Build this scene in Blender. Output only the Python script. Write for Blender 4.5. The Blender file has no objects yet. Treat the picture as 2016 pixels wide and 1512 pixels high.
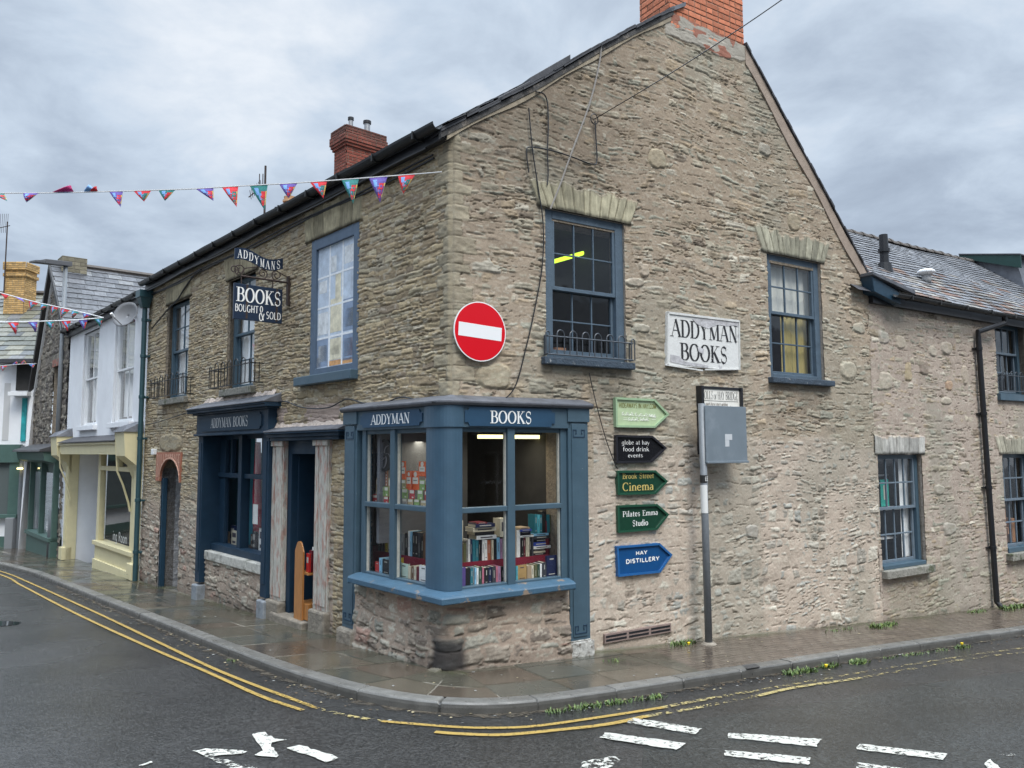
import bpy, math, random
import numpy as np
from mathutils import Vector, Matrix
# ---------------------------------------------------------------- camera, sky, sun, exposure
SC = bpy.context.scene
F = 1514.0; TP = math.atan(.0855); RO = .0046
CAM = np.array([0., 0., 2.35])
cd = bpy.data.cameras.new('camera'); cam = bpy.data.objects.new('camera', cd); SC.collection.objects.link(cam)
cd.sensor_fit = 'HORIZONTAL'; cd.sensor_width = 36.0; cd.lens = 36.0*F/2016; cd.clip_start = .05; cd.clip_end = 2000
cam.matrix_world = Matrix.Translation(CAM) @ Matrix.Rotation(math.pi/2+TP, 4, 'X') @ Matrix.Rotation(-RO, 4, 'Z')
SC.camera = cam
W = bpy.data.worlds.new('World'); SC.world = W; W.use_nodes = True
SUN_EL, SUN_AZ = 56, 150      # degrees; azimuth clockwise from +y
def build_world():
    n = W.node_tree.nodes; l = W.node_tree.links; n.clear()
    out = n.new('ShaderNodeOutputWorld')
    sky = n.new('ShaderNodeTexSky'); sky.sky_type = 'NISHITA'; sky.sun_disc = False
    sky.sun_elevation = math.radians(SUN_EL); sky.sun_rotation = math.radians(SUN_AZ)
    bg1 = n.new('ShaderNodeBackground'); bg1.inputs[1].default_value = .08; l.new(sky.outputs[0], bg1.inputs[0])
    tc = n.new('ShaderNodeTexCoord'); sep = n.new('ShaderNodeSeparateXYZ'); l.new(tc.outputs['Generated'], sep.inputs[0])
    def M(op, a, b=None, c=None):
        m = n.new('ShaderNodeMath'); m.operation = op
        for i, v in enumerate((a, b, c)):
            if v is None: continue
            if isinstance(v, (int, float)): m.inputs[i].default_value = v
            else: l.new(v, m.inputs[i])
        return m.outputs[0]
    zz = M('MAXIMUM', sep.outputs[2], 0.0)
    den = M('ADD', zz, .22)
    cmb = n.new('ShaderNodeCombineXYZ')
    l.new(M('DIVIDE', sep.outputs[0], den), cmb.inputs[0]); l.new(M('DIVIDE', sep.outputs[1], den), cmb.inputs[1])
    cmb.inputs[2].default_value = 3.7
    def noise(scale, det, rough, dist=0):
        t = n.new('ShaderNodeTexNoise'); l.new(cmb.outputs[0], t.inputs['Vector'])
        t.inputs['Scale'].default_value = scale; t.inputs['Detail'].default_value = det
        t.inputs['Roughness'].default_value = rough; t.inputs['Distortion'].default_value = dist
        return t.outputs[0]
    a = noise(.9, 5, .5, .2); b = noise(3.6, 9, .58, .25)
    f = M('ADD', M('MULTIPLY', a, .56), M('MULTIPLY', b, .46))
    cr = n.new('ShaderNodeValToRGB'); l.new(f, cr.inputs[0])
    e = cr.color_ramp.elements
    e[0].position = .34; e[0].color = (.31, .365, .455, 1)
    e[1].position = .68; e[1].color = (.80, .85, .91, 1)
    x = e.new(.46); x.color = (.42, .495, .60, 1); x = e.new(.56); x.color = (.57, .66, .77, 1)
    # unseen overhead sky boosted well beyond a natural overcast, to light the walls
    st = M('ADD', 1.0, M('MULTIPLY', M('SMOOTH_MAX', M('SUBTRACT', zz, .56), 0.0, .08), 16.5))
    vm = n.new('ShaderNodeVectorMath'); vm.operation = 'SCALE'; l.new(cr.outputs[0], vm.inputs[0]); l.new(st, vm.inputs['Scale'])
    bg2 = n.new('ShaderNodeBackground'); l.new(vm.outputs[0], bg2.inputs[0]); bg2.inputs[1].default_value = SKY_S
    mx = n.new('ShaderNodeMixShader'); mx.inputs[0].default_value = .9
    l.new(bg1.outputs[0], mx.inputs[1]); l.new(bg2.outputs[0], mx.inputs[2]); l.new(mx.outputs[0], out.inputs[0])
SKY_S = .70
build_world()
sd = bpy.data.lights.new('sun', 'SUN'); sun = bpy.data.objects.new('sun', sd); SC.collection.objects.link(sun)
sd.energy = 1.7; sd.angle = math.radians(25); sd.color = (1, .95, .86)
_s = Vector((math.sin(math.radians(SUN_AZ))*math.cos(math.radians(SUN_EL)), math.cos(math.radians(SUN_AZ))*math.cos(math.radians(SUN_EL)), math.sin(math.radians(SUN_EL))))
sun.rotation_euler = (-_s).to_track_quat('-Z', 'Y').to_euler(); sun.location = (5, -5, 20)
SC.view_settings.view_transform = 'Standard'; SC.view_settings.look = 'None'
SC.view_settings.gamma = 1.0; SC.view_settings.exposure = 0.68
SC.cycles.max_bounces = 6; SC.cycles.transparent_max_bounces = 12

# ---------------------------------------------------------------- measured frames of the place
def ray(px, py):
    a = (px-1008)/F; b = -(py-756)/F
    c, s = math.cos(RO), math.sin(RO); a, b = a*c-b*s, a*s+b*c
    return np.array([a, math.cos(TP)-b*math.sin(TP), math.sin(TP)+b*math.cos(TP)])
def azim(px, py): r = ray(px, py); return math.atan2(r[0], r[1])
_r = ray(889, 700); C0 = np.array([_r[0]/_r[1]*8.6, 8.6, 0.])
class Frame:
    """a vertical facade plane: s along it, z up, off outwards"""
    def __init__(f, O, u, n): f.O, f.u, f.n = np.array(O, float), np.array(u, float), np.array(n, float)
    def P(f, s, z, off=0.): p = f.O+f.u*s+f.n*off; return (p[0], p[1], p[2]+z)
    def px(f, x, y, off=0.):
        r = ray(x, y); t = ((f.O+f.n*off-CAM)@f.n)/(r@f.n); p = CAM+t*r
        return float((p-f.O)@f.u), float(p[2]-f.O[2])
def mkframe(O, a):
    u = np.array([math.sin(a), math.cos(a), 0]); n = np.array([-u[1], u[0], 0])
    if n@(CAM-np.array(O)) < 0: n = -n
    return Frame(O, u, n)
FL = mkframe(C0, azim(-340, 879)); FR = mkframe(C0, azim(3380, 897))
# ground: one gentle slope, falling away along both streets
_A = np.array([FL.u[:2], FR.u[:2]]); G0 = np.linalg.solve(_A, [-.041, -.0605])
def Hg(x, y):
    d = (x-C0[0])*G0[0]+(y-C0[1])*G0[1]; return 1.6*np.tanh(d/1.6)
def G(px, py, dz=0.):
    r = ray(px, py); t = 5.
    for _ in range(30):
        p = CAM+t*r; e = p[2]-(Hg(p[0], p[1])+dz); t += e/(.15-r[2]) if r[2] < .1 else 0
    p = CAM+t*r; return np.array([p[0], p[1], Hg(p[0], p[1])+dz])
ROAD = -.10

# ---------------------------------------------------------------- materials
MATS = {}
def mat(name, col=(.5, .5, .5), rough=.6, var=.0, vscale=8., bump=0., bscale=40., metal=0., spec=.5, attr=False, emit=None, stretch=None, col2=None, c2s=3., c2t=(.5, .6), rvar=0., rscale=2., bdist=.01, coat=0.):
    if name in MATS: return MATS[name]
    m = bpy.data.materials.new(name); m.use_nodes = True; MATS[name] = m
    n = m.node_tree.nodes; l = m.node_tree.links; b = n['Principled BSDF']
    b.inputs['Roughness'].default_value = rough; b.inputs['Metallic'].default_value = metal
    b.inputs['Specular IOR Level'].default_value = spec; b.inputs['Coat Weight'].default_value = coat
    tc = n.new('ShaderNodeTexCoord'); vec = tc.outputs['Object']
    if stretch:
        mp = n.new('ShaderNodeMapping'); mp.inputs['Scale'].default_value = stretch; l.new(vec, mp.inputs[0]); vec = mp.outputs[0]
    def noise(s, d=4, r=.6):
        t = n.new('ShaderNodeTexNoise'); l.new(vec, t.inputs['Vector']); t.inputs['Scale'].default_value = s
        t.inputs['Detail'].default_value = d; t.inputs['Roughness'].default_value = r; return t.outputs[0]
    if attr:
        at = n.new('ShaderNodeAttribute'); at.attribute_name = 'Col'; cur = at.outputs['Color']
    else:
        rg = n.new('ShaderNodeRGB'); rg.outputs[0].default_value = (*col, 1); cur = rg.outputs[0]
    def mixc(fac, A, Bc, mode='MIX'):
        mx = n.new('ShaderNodeMix'); mx.data_type = 'RGBA'; mx.blend_type = mode
        if isinstance(fac, (int, float)): mx.inputs[0].default_value = fac
        else: l.new(fac, mx.inputs[0])
        for i, v in ((6, A), (7, Bc)):
            if isinstance(v, tuple): mx.inputs[i].default_value = (*v, 1)
            else: l.new(v, mx.inputs[i])
        return mx.outputs[2]
    if col2:
        mr = n.new('ShaderNodeMapRange'); l.new(noise(c2s, 6, .65), mr.inputs[0]); mr.inputs[1].default_value = c2t[0]; mr.inputs[2].default_value = c2t[1]
        cur = mixc(mr.outputs[0], cur, col2)
    if var:
        mr = n.new('ShaderNodeMapRange'); l.new(noise(vscale, 6, .65), mr.inputs[0]); mr.inputs[1].default_value = .3; mr.inputs[2].default_value = .7
        mr.inputs[3].default_value = 1-var; mr.inputs[4].default_value = 1+var
        vm = n.new('ShaderNodeVectorMath'); vm.operation = 'SCALE'; l.new(cur, vm.inputs[0]); l.new(mr.outputs[0], vm.inputs['Scale']); cur = vm.outputs[0]
    l.new(cur, b.inputs['Base Color'])
    if rvar:
        mr = n.new('ShaderNodeMapRange'); l.new(noise(rscale, 3, .5), mr.inputs[0]); mr.inputs[1].default_value = .35; mr.inputs[2].default_value = .65
        mr.inputs[3].default_value = max(.03, rough-rvar); mr.inputs[4].default_value = min(1, rough+rvar); l.new(mr.outputs[0], b.inputs['Roughness'])
    if bump:
        bp = n.new('ShaderNodeBump'); bp.inputs['Strength'].default_value = bump; bp.inputs['Distance'].default_value = bdist
        l.new(noise(bscale, 5, .6), bp.inputs['Height']); l.new(bp.outputs[0], b.inputs['Normal'])
    if emit:
        b.inputs['Emission Color'].default_value = (*emit[0], 1); b.inputs['Emission Strength'].default_value = emit[1]
    return m
def glassmat(name, tint=(1, 1, 1), refl=1.0, wob=.15):
    if name in MATS: return MATS[name]
    m = bpy.data.materials.new(name); m.use_nodes = True; MATS[name] = m
    n = m.node_tree.nodes; l = m.node_tree.links; n.remove(n['Principled BSDF']); out = n['Material Output']
    tr = n.new('ShaderNodeBsdfTransparent'); tr.inputs[0].default_value = (*tint, 1)
    gl = n.new('ShaderNodeBsdfGlossy'); gl.inputs['Roughness'].default_value = .03
    fr = n.new('ShaderNodeFresnel'); ge = n.new('ShaderNodeNewGeometry'); io = n.new('ShaderNodeMapRange'); io.inputs[3].default_value = 1.5; io.inputs[4].default_value = 1/1.5; l.new(ge.outputs['Backfacing'], io.inputs[0]); l.new(io.outputs[0], fr.inputs[0])
    tx = n.new('ShaderNodeTexNoise'); tx.inputs['Scale'].default_value = 2.2; tc = n.new('ShaderNodeTexCoord'); l.new(tc.outputs['Object'], tx.inputs['Vector'])
    bp = n.new('ShaderNodeBump'); bp.inputs['Strength'].default_value = wob; bp.inputs['Distance'].default_value = .02; l.new(tx.outputs[0], bp.inputs['Height'])
    l.new(bp.outputs[0], gl.inputs['Normal'])
    mu = n.new('ShaderNodeMath'); mu.operation = 'MULTIPLY'; mu.inputs[1].default_value = 1.7*refl; l.new(fr.outputs[0], mu.inputs[0])
    mx = n.new('ShaderNodeMixShader'); l.new(mu.outputs[0], mx.inputs[0]); l.new(tr.outputs[0], mx.inputs[1]); l.new(gl.outputs[0], mx.inputs[2]); l.new(mx.outputs[0], out.inputs[0])
    return m
def wornmat(name, col, lo, hi, scale=26.):
    """thermoplastic road paint: worn away in patches (real holes)"""
    m = mat(name, col, .5, var=.13, vscale=20, bump=.5, bscale=160)
    n = m.node_tree.nodes; l = m.node_tree.links; b = n['Principled BSDF']
    tc = n.new('ShaderNodeTexCoord'); at = n.new('ShaderNodeAttribute'); at.attribute_name = 'Wear'
    t1 = n.new('ShaderNodeTexNoise'); l.new(tc.outputs['Object'], t1.inputs[0]); t1.inputs['Scale'].default_value = scale; t1.inputs['Detail'].default_value = 6; t1.inputs['Roughness'].default_value = .7
    ad = n.new('ShaderNodeMath'); ad.operation = 'SUBTRACT'; l.new(t1.outputs[0], ad.inputs[0]); l.new(at.outputs['Fac'], ad.inputs[1])
    mr = n.new('ShaderNodeMapRange'); l.new(ad.outputs[0], mr.inputs[0]); mr.inputs[1].default_value = lo; mr.inputs[2].default_value = hi
    l.new(mr.outputs[0], b.inputs['Alpha']); return m

# ---------------------------------------------------------------- object helpers
def tag(o, label=None, cat=None, group=None, kind=None, category=None):
    cat = cat or category
    for k, v in (('label', label), ('category', cat), ('group', group), ('kind', kind)):
        if v: o[k] = v
    return o
def thing(name, label, cat, loc, group=None):
    o = bpy.data.objects.new(name, None); o.empty_display_size = .1; SC.collection.objects.link(o); o.location = Vector([float(v) for v in loc])
    return tag(o, label, cat, group)
def wloc(o):
    v = Vector((0, 0, 0))
    while o is not None: v = v+o.location; o = o.parent
    return v
class MB:
    def __init__(s): s.v, s.f, s.m = [], [], []
    def add(s, vs, fs, mi=0):
        k = len(s.v); s.v += [tuple(float(c) for c in v) for v in vs]; s.f += [[k+i for i in f] for f in fs]; s.m += [mi]*len(fs); return s
    def poly(s, pts, mi=0): return s.add(pts, [list(range(len(pts)))], mi)
    def hexa(s, p, mi=0):   # p: 8 points, bottom ring then top ring
        return s.add(p, [(0, 3, 2, 1), (4, 5, 6, 7), (0, 1, 5, 4), (1, 2, 6, 5), (2, 3, 7, 6), (3, 0, 4, 7)], mi)
    def fb(s, fr, s0, s1, z0, z1, o0, o1, mi=0):
        P = fr.P; return s.hexa([P(s0, z0, o0), P(s1, z0, o0), P(s1, z0, o1), P(s0, z0, o1), P(s0, z1, o0), P(s1, z1, o0), P(s1, z1, o1), P(s0, z1, o1)], mi)
    def prism(s, fr, pts, o0, o1, mi=0, back=True):
        n = len(pts); a = [fr.P(x, z, o1) for x, z in pts]; b = [fr.P(x, z, o0) for x, z in pts]
        fs = [list(range(n))]+([list(range(2*n-1, n-1, -1))] if back else [])+[[i, (i+1) % n, n+(i+1) % n, n+i] for i in range(n)]
        return s.add(a+b, fs, mi)
    def tube(s, pts, r, n=8, mi=0, cap=True):
        pts = [Vector([float(c) for c in p]) for p in pts]; rs = r if isinstance(r, (list, tuple)) else [r]*len(pts); ring = []; up = None
        for i, p in enumerate(pts):
            d = (pts[min(i+1, len(pts)-1)]-pts[max(i-1, 0)]).normalized()
            if up is None: up = Vector((0, 0, 1)) if abs(d.z) < .9 else Vector((1, 0, 0))
            x = d.cross(up).normalized(); y = x.cross(d).normalized(); up = y
            ring += [p+(x*math.cos(2*math.pi*k/n)+y*math.sin(2*math.pi*k/n))*rs[i] for k in range(n)]
        fs = [[i*n+k, i*n+(k+1) % n, (i+1)*n+(k+1) % n, (i+1)*n+k] for i in range(len(pts)-1) for k in range(n)]
        if cap: fs += [list(range(n))[::-1], [(len(pts)-1)*n+k for k in range(n)]]
        return s.add(ring, fs, mi)
    def sweep(s, prof, path, mi=0):
        """prof list of (off, z) ; path list of (point, normal) ; open profile swept along"""
        n = len(prof); vs = []
        for p, nn in path: vs += [(p[0]+nn[0]*o, p[1]+nn[1]*o, p[2]+z) for o, z in prof]
        fs = [[i*n+k, i*n+k+1, (i+1)*n+k+1, (i+1)*n+k] for i in range(len(path)-1) for k in range(n-1)]
        fs += [list(range(n)), [(len(path)-1)*n+k for k in range(n)][::-1]]
        return s.add(vs, fs, mi)
    def build(s, name, m, parent=None, bevel=0, smooth=False, **kw):
        me = bpy.data.meshes.new(name); o = bpy.data.objects.new(name, me); SC.collection.objects.link(o)
        if parent is not None: L = wloc(parent)
        else:
            a = np.array(s.v); L = Vector(((a[:, 0].min()+a[:, 0].max())/2, (a[:, 1].min()+a[:, 1].max())/2, a[:, 2].min()))
        me.from_pydata([(v[0]-L.x, v[1]-L.y, v[2]-L.z) for v in s.v], [], s.f)
        ms = m if isinstance(m, (list, tuple)) else [m]
        for x in ms: me.materials.append(x)
        if len(ms) > 1: me.polygons.foreach_set('material_index', s.m)
        if smooth: me.polygons.foreach_set('use_smooth', [True]*len(s.f))
        if parent is not None: o.parent = parent
        else: o.location = L
        if bevel:
            b = o.modifiers.new('Bevel', 'BEVEL'); b.width = bevel; b.segments = 2; b.limit_method = 'ANGLE'; b.angle_limit = math.radians(40)
        me.update(); return tag(o, **kw)

# ---------------------------------------------------------------- numpy noise and stonework
class VN:
    def __init__(s, seed): s.t = np.random.default_rng(seed).random((256, 256))
    def __call__(s, x, y):
        xi = np.floor(x).astype(int); yi = np.floor(y).astype(int); fx = x-xi; fy = y-yi
        fx = fx*fx*(3-2*fx); fy = fy*fy*(3-2*fy); t = s.t
        a = t[xi & 255, yi & 255]; b = t[(xi+1) & 255, yi & 255]; c = t[xi & 255, (yi+1) & 255]; d = t[(xi+1) & 255, (yi+1) & 255]
        return (a*(1-fx)+b*fx)*(1-fy)+(c*(1-fx)+d*fx)*fy
    def fbm(s, x, y, o=4, g=.5):
        r = 0; a = 1; tt = 0
        for i in range(o): r = r+a*s(x*2**i+i*17.3, y*2**i+i*9.1); tt += a; a *= g
        return r/tt-.5
def sst(a, b, x): t = np.clip((x-a)/(b-a), 0, 1); return t*t*(3-2*t)
def cells(S, Z, rng, hmin, hmax, wmin, wmax):
    """irregular courses; returns cell id and distance to the sides"""
    z0, z1 = Z.min()-.3, Z.max()+.3; zb = [z0]
    while zb[-1] < z1: zb.append(zb[-1]+rng.uniform(hmin, hmax)*(1.7 if rng.random() < .12 else 1))
    zb = np.array(zb); r = np.searchsorted(zb, Z)-1
    dz = np.minimum(Z-zb[r], zb[r+1]-Z); cx = np.zeros_like(S, dtype=int); dx = np.zeros_like(S); ux = np.zeros_like(S)
    s0, s1 = S.min()-.5, S.max()+.5
    for k in np.unique(r):
        m = r == k; h = zb[k+1]-zb[k]; sb = [s0-rng.random()*.3]
        while sb[-1] < s1: sb.append(sb[-1]+rng.uniform(wmin, wmax)*(.6 if rng.random() < .3 else 1)+h*.4)
        sb = np.array(sb); c = np.searchsorted(sb, S[m])-1; cx[m] = c; dx[m] = np.minimum(S[m]-sb[c], sb[c+1]-S[m]); ux[m] = (S[m]-sb[c])/(sb[c+1]-sb[c])-.5
    uz = (Z-zb[r])/(zb[r+1]-zb[r])-.5
    return (r*7919+cx*104729) & 0xffff, dx, dz, ux, uz
def stonework(S, Z, P):
    """height and colour of a rubble wall at (S,Z); P is a dict of settings"""
    rng = np.random.default_rng(P['seed']); n1, n2 = VN(P['seed']+1), VN(P['seed']+2)
    wa = P.get('warp', .05)
    Zw = Z+wa*2*n1.fbm(S*.9, Z*1.1, 2)+.022*2*n1.fbm(S*6, Z*9, 2)
    Sw = S+.07*2*n2.fbm(S*2, Z*5, 2)+.03*n2.fbm(S*14, Z*20, 2)
    idc, dx, dz, ux, uz = cells(Sw, Zw, rng, *P['cell'])
    if P.get('mixcell'):
        id2, dx2, dz2, ux2, uz2 = cells(Sw+3.3, Zw+.7, rng, *P['mixcell'])
        m = n1.fbm(S*1.3+40, Z*1.7+3, 2) > P.get('mixt', .06)
        idc = np.where(m, id2+13, idc); dx = np.where(m, dx2, dx); dz = np.where(m, dz2, dz); ux = np.where(m, ux2, ux); uz = np.where(m, uz2, uz)
    tab = np.random.default_rng(P['seed']+9).random((65536+64, 6)); R6 = tab[idc]
    d = np.minimum(dx*.7, dz)+.006*n2.fbm(S*30, Z*30, 2)
    e = P.get('edge', .012)
    prof = sst(0, e, d)*.7+.3*sst(0, e*3, d)
    hs = prof*(P['relief']*(.35+.9*R6[..., 0]))+P.get('tilt', .012)*(ux*(R6[..., 1]-.5)*2+uz*(R6[..., 2]-.65)*2)
    hs = hs+P.get('lam', .006)*n1.fbm(S*5, Z*45, 3)*2+P.get('rough', .006)*n2.fbm(S*22, Z*30, 4)*2
    hm = P['mort']+P.get('mvar', .008)*2*n1.fbm(S*3+7, Z*3.5, 3)+.003*n2.fbm(S*40, Z*40, 2)*2
    ck = n1.fbm(S*2.6+9, Z*21, 3); cm = sst(P.get('ct', .03), P.get('ct', .03)+.06, n2.fbm(S*3.1+20, Z*5.5, 2)); cr = (1-sst(.010, .028, np.abs(ck)))*cm   # open bed joints and cracks
    cb = (1-sst(.10, .20, uz+.5))*(dx > .02)*(R6[..., 5] > .74)*.75; cr = np.maximum(cr, cb*(prof > .02))
    a = sst(-.002, .003, hs-hm); h = np.maximum(hs, hm)-cr*P.get('cd', .014)
    pal = np.array(P['pal']); w = np.array(P['pw'], float); w = np.cumsum(w/w.sum()); ci = np.searchsorted(w, R6[..., 3]*.9999)
    col = pal[ci]*(1+P.get('cvar', .3)*(R6[..., 4]-.5))[..., None]
    col = col*(1+.35*n1.fbm(S*9, Z*30, 3)+.3*n2.fbm(S*35, Z*50, 2))[..., None]
    mc = np.array(P['mcol'])*(1+.22*n1.fbm(S*4, Z*4, 4)+.18*n2.fbm(S*50, Z*50, 2))[..., None]
    col = mc*(1-a[..., None])+col*a[..., None]
    col = col*(1+.22*n1.fbm(S*70, Z*90, 2))[..., None]
    col = col*(1-.48*cr)[..., None]  # crevice shade painted into the colour, too fine for the grid
    fl = sst(.13, .20, n2.fbm(S*15+3, Z*36, 3))*P.get('fleck', .45); col = col*(1-fl[..., None])+np.array((.52, .47, .385))*fl[..., None]
    return h, col
def grid_mesh(name, X, col, mask, m, parent=None, smooth=True, **kw):
    """X (nz,ns,3) world positions; mask (nz-1,ns-1) faces kept"""
    nz, ns = X.shape[:2]; idx = np.arange(nz*ns).reshape(nz, ns)
    q = np.stack([idx[:-1, :-1], idx[:-1, 1:], idx[1:, 1:], idx[1:, :-1]], -1)[mask]
    used = np.unique(q); rem = np.zeros(nz*ns, int); rem[used] = np.arange(len(used)); q = rem[q]
    V = X.reshape(-1, 3)[used]; Cc = col.reshape(-1, 3)[used]
    L = np.array(wloc(parent)) if parent is not None else np.array([(V[:, 0].min()+V[:, 0].max())/2, (V[:, 1].min()+V[:, 1].max())/2, V[:, 2].min()])
    me = bpy.data.meshes.new(name); me.vertices.add(len(V)); me.vertices.foreach_set('co', (V-L).astype(np.float32).ravel())
    me.loops.add(q.size); me.loops.foreach_set('vertex_index', q.ravel().astype(np.int32))
    me.polygons.add(len(q)); me.polygons.foreach_set('loop_start', (np.arange(len(q))*4).astype(np.int32)); me.polygons.foreach_set('loop_total', np.full(len(q), 4, np.int32))
    me.update(calc_edges=True)
    me.polygons.foreach_set('use_smooth', np.full(len(q), smooth))
    at = me.color_attributes.new('Col', 'FLOAT_COLOR', 'POINT')
    at.data.foreach_set('color', np.concatenate([np.clip(Cc, 0, 1), np.ones((len(Cc), 1))], 1).astype(np.float32).ravel())
    me.materials.append(m); o = bpy.data.objects.new(name, me); SC.collection.objects.link(o)
    if parent is not None: o.parent = parent
    else: o.location = Vector(L)
    me.update(); return tag(o, **kw)
def voussoir(S, Z, h, col, s0, s1, z, hh, n, seed, pc, flare=.17):
    """flat arch of upright stones above an opening (stonework arrays are edited in place)"""
    rng = np.random.default_rng(seed); k = (Z-z)/hh; cidx = np.clip(((S-s0+.1)/(s1-s0+.2)*n).astype(int), 0, n-1); jag = (rng.random(n)[cidx]-.6)*.22+VN(seed).fbm(S*14, Z*0+seed, 2)*.15
    lo = s0-.10-flare*k; hi = s1+.10+flare*k; m = (k > 0) & (k < 1+jag) & (S > lo) & (S < hi)
    u = (S-lo)/(hi-lo)*n; wob = np.concatenate([[0], rng.uniform(-.25, .25, n-1), [0]])+np.arange(n+1)
    c = np.clip(np.searchsorted(wob, u)-1, 0, n-1); d = np.minimum(u-wob[c], wob[np.minimum(c+1, n)]-u)*(s1-s0)/n
    r = rng.random((n, 3)); N = VN(seed+5)
    hv = sst(0, .012, d)*.02+.012*(r[c, 0]-.3)+.010*N.fbm(S*30, Z*6, 3)
    cc = np.array(pc)*(1+.5*(r[c, 1]-.5))[..., None]*(1+.9*N.fbm(S*40, Z*9, 4))[..., None]*(1+.5*N.fbm(S*6, Z*9, 3))[..., None]
    cc = cc*(1-.62*(1-sst(.001, .010, d+.004*N.fbm(S*30, Z*14, 2))))[..., None]
    et = sst(.0, .14, 1+jag-k)*sst(.0, .03, np.minimum(S-lo, hi-S)); cc = cc*(.25+.75*et)[..., None]+col*(.75*(1-et))[..., None]
    h[m] = hv[m]+.012; col[m] = cc[m]
    dk = sst(.05, .0, np.abs(Z-z-.012)+.03*N.fbm(S*12, Z*3, 3))*(S > s0-.12)*(S < s1+.12); col *= (1-.75*dk)[..., None]   # dark band along the foot of the arch
def stone_wall(name, fr, s0, s1, z0, z1, ds, dz, P, openings=(), keep=None, edit=None, parent=None, m=None, corner=False, **kw):
    ns = int((s1-s0)/ds)+1; nz = int((z1-z0)/dz)+1
    s = np.linspace(s0, s1, ns); z = np.linspace(z0, z1, nz); S, Z = np.meshgrid(s, z)
    h, col = stonework(S, Z, P)
    if edit: edit(S, Z, h, col)
    if corner: h = h*sst(0, .035, S)-.02*(1-sst(0, .05, S))
    base = fr.O[None, None]+fr.u[None, None]*S[..., None]+fr.n[None, None]*h[..., None]; base[..., 2] += Z
    cs = (S[:-1, :-1]+S[1:, 1:])/2; cz = (Z[:-1, :-1]+Z[1:, 1:])/2; mask = np.ones_like(cs, bool)
    for o in openings:
        ins = (cs > o[0]) & (cs < o[1]) & (cz > o[2]) & (cz < o[3])
        if len(o) > 4:   # arched head
            r = (o[1]-o[0])/2; cx = (o[0]+o[1])/2; zc = o[3]-o[4]
            ins &= ~((cz > zc) & (((cs-cx)/r)**2+((cz-zc)/o[4])**2 > 1))
        mask &= ~ins
    if keep is not None: mask &= keep(cs, cz)
    return grid_mesh(name, base, col, mask, m, parent, **kw)
def reveal(mb, fr, s0, s1, z0, z1, d, o=.0, mi=0):
    o = o+.008
    P = fr.P
    mb.add([P(s0, z0, o), P(s0, z1, o), P(s0, z1, -d), P(s0, z0, -d)], [(0, 1, 2, 3)], mi)
    mb.add([P(s1, z0, o), P(s1, z1, o), P(s1, z1, -d), P(s1, z0, -d)], [(0, 1, 2, 3)], mi)
    mb.add([P(s0, z1, o), P(s1, z1, o), P(s1, z1, -d), P(s0, z1, -d)], [(0, 1, 2, 3)], mi)
    mb.add([P(s0, z0, o), P(s1, z0, o), P(s1, z0, -d), P(s0, z0, -d)], [(0, 1, 2, 3)], mi)

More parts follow.
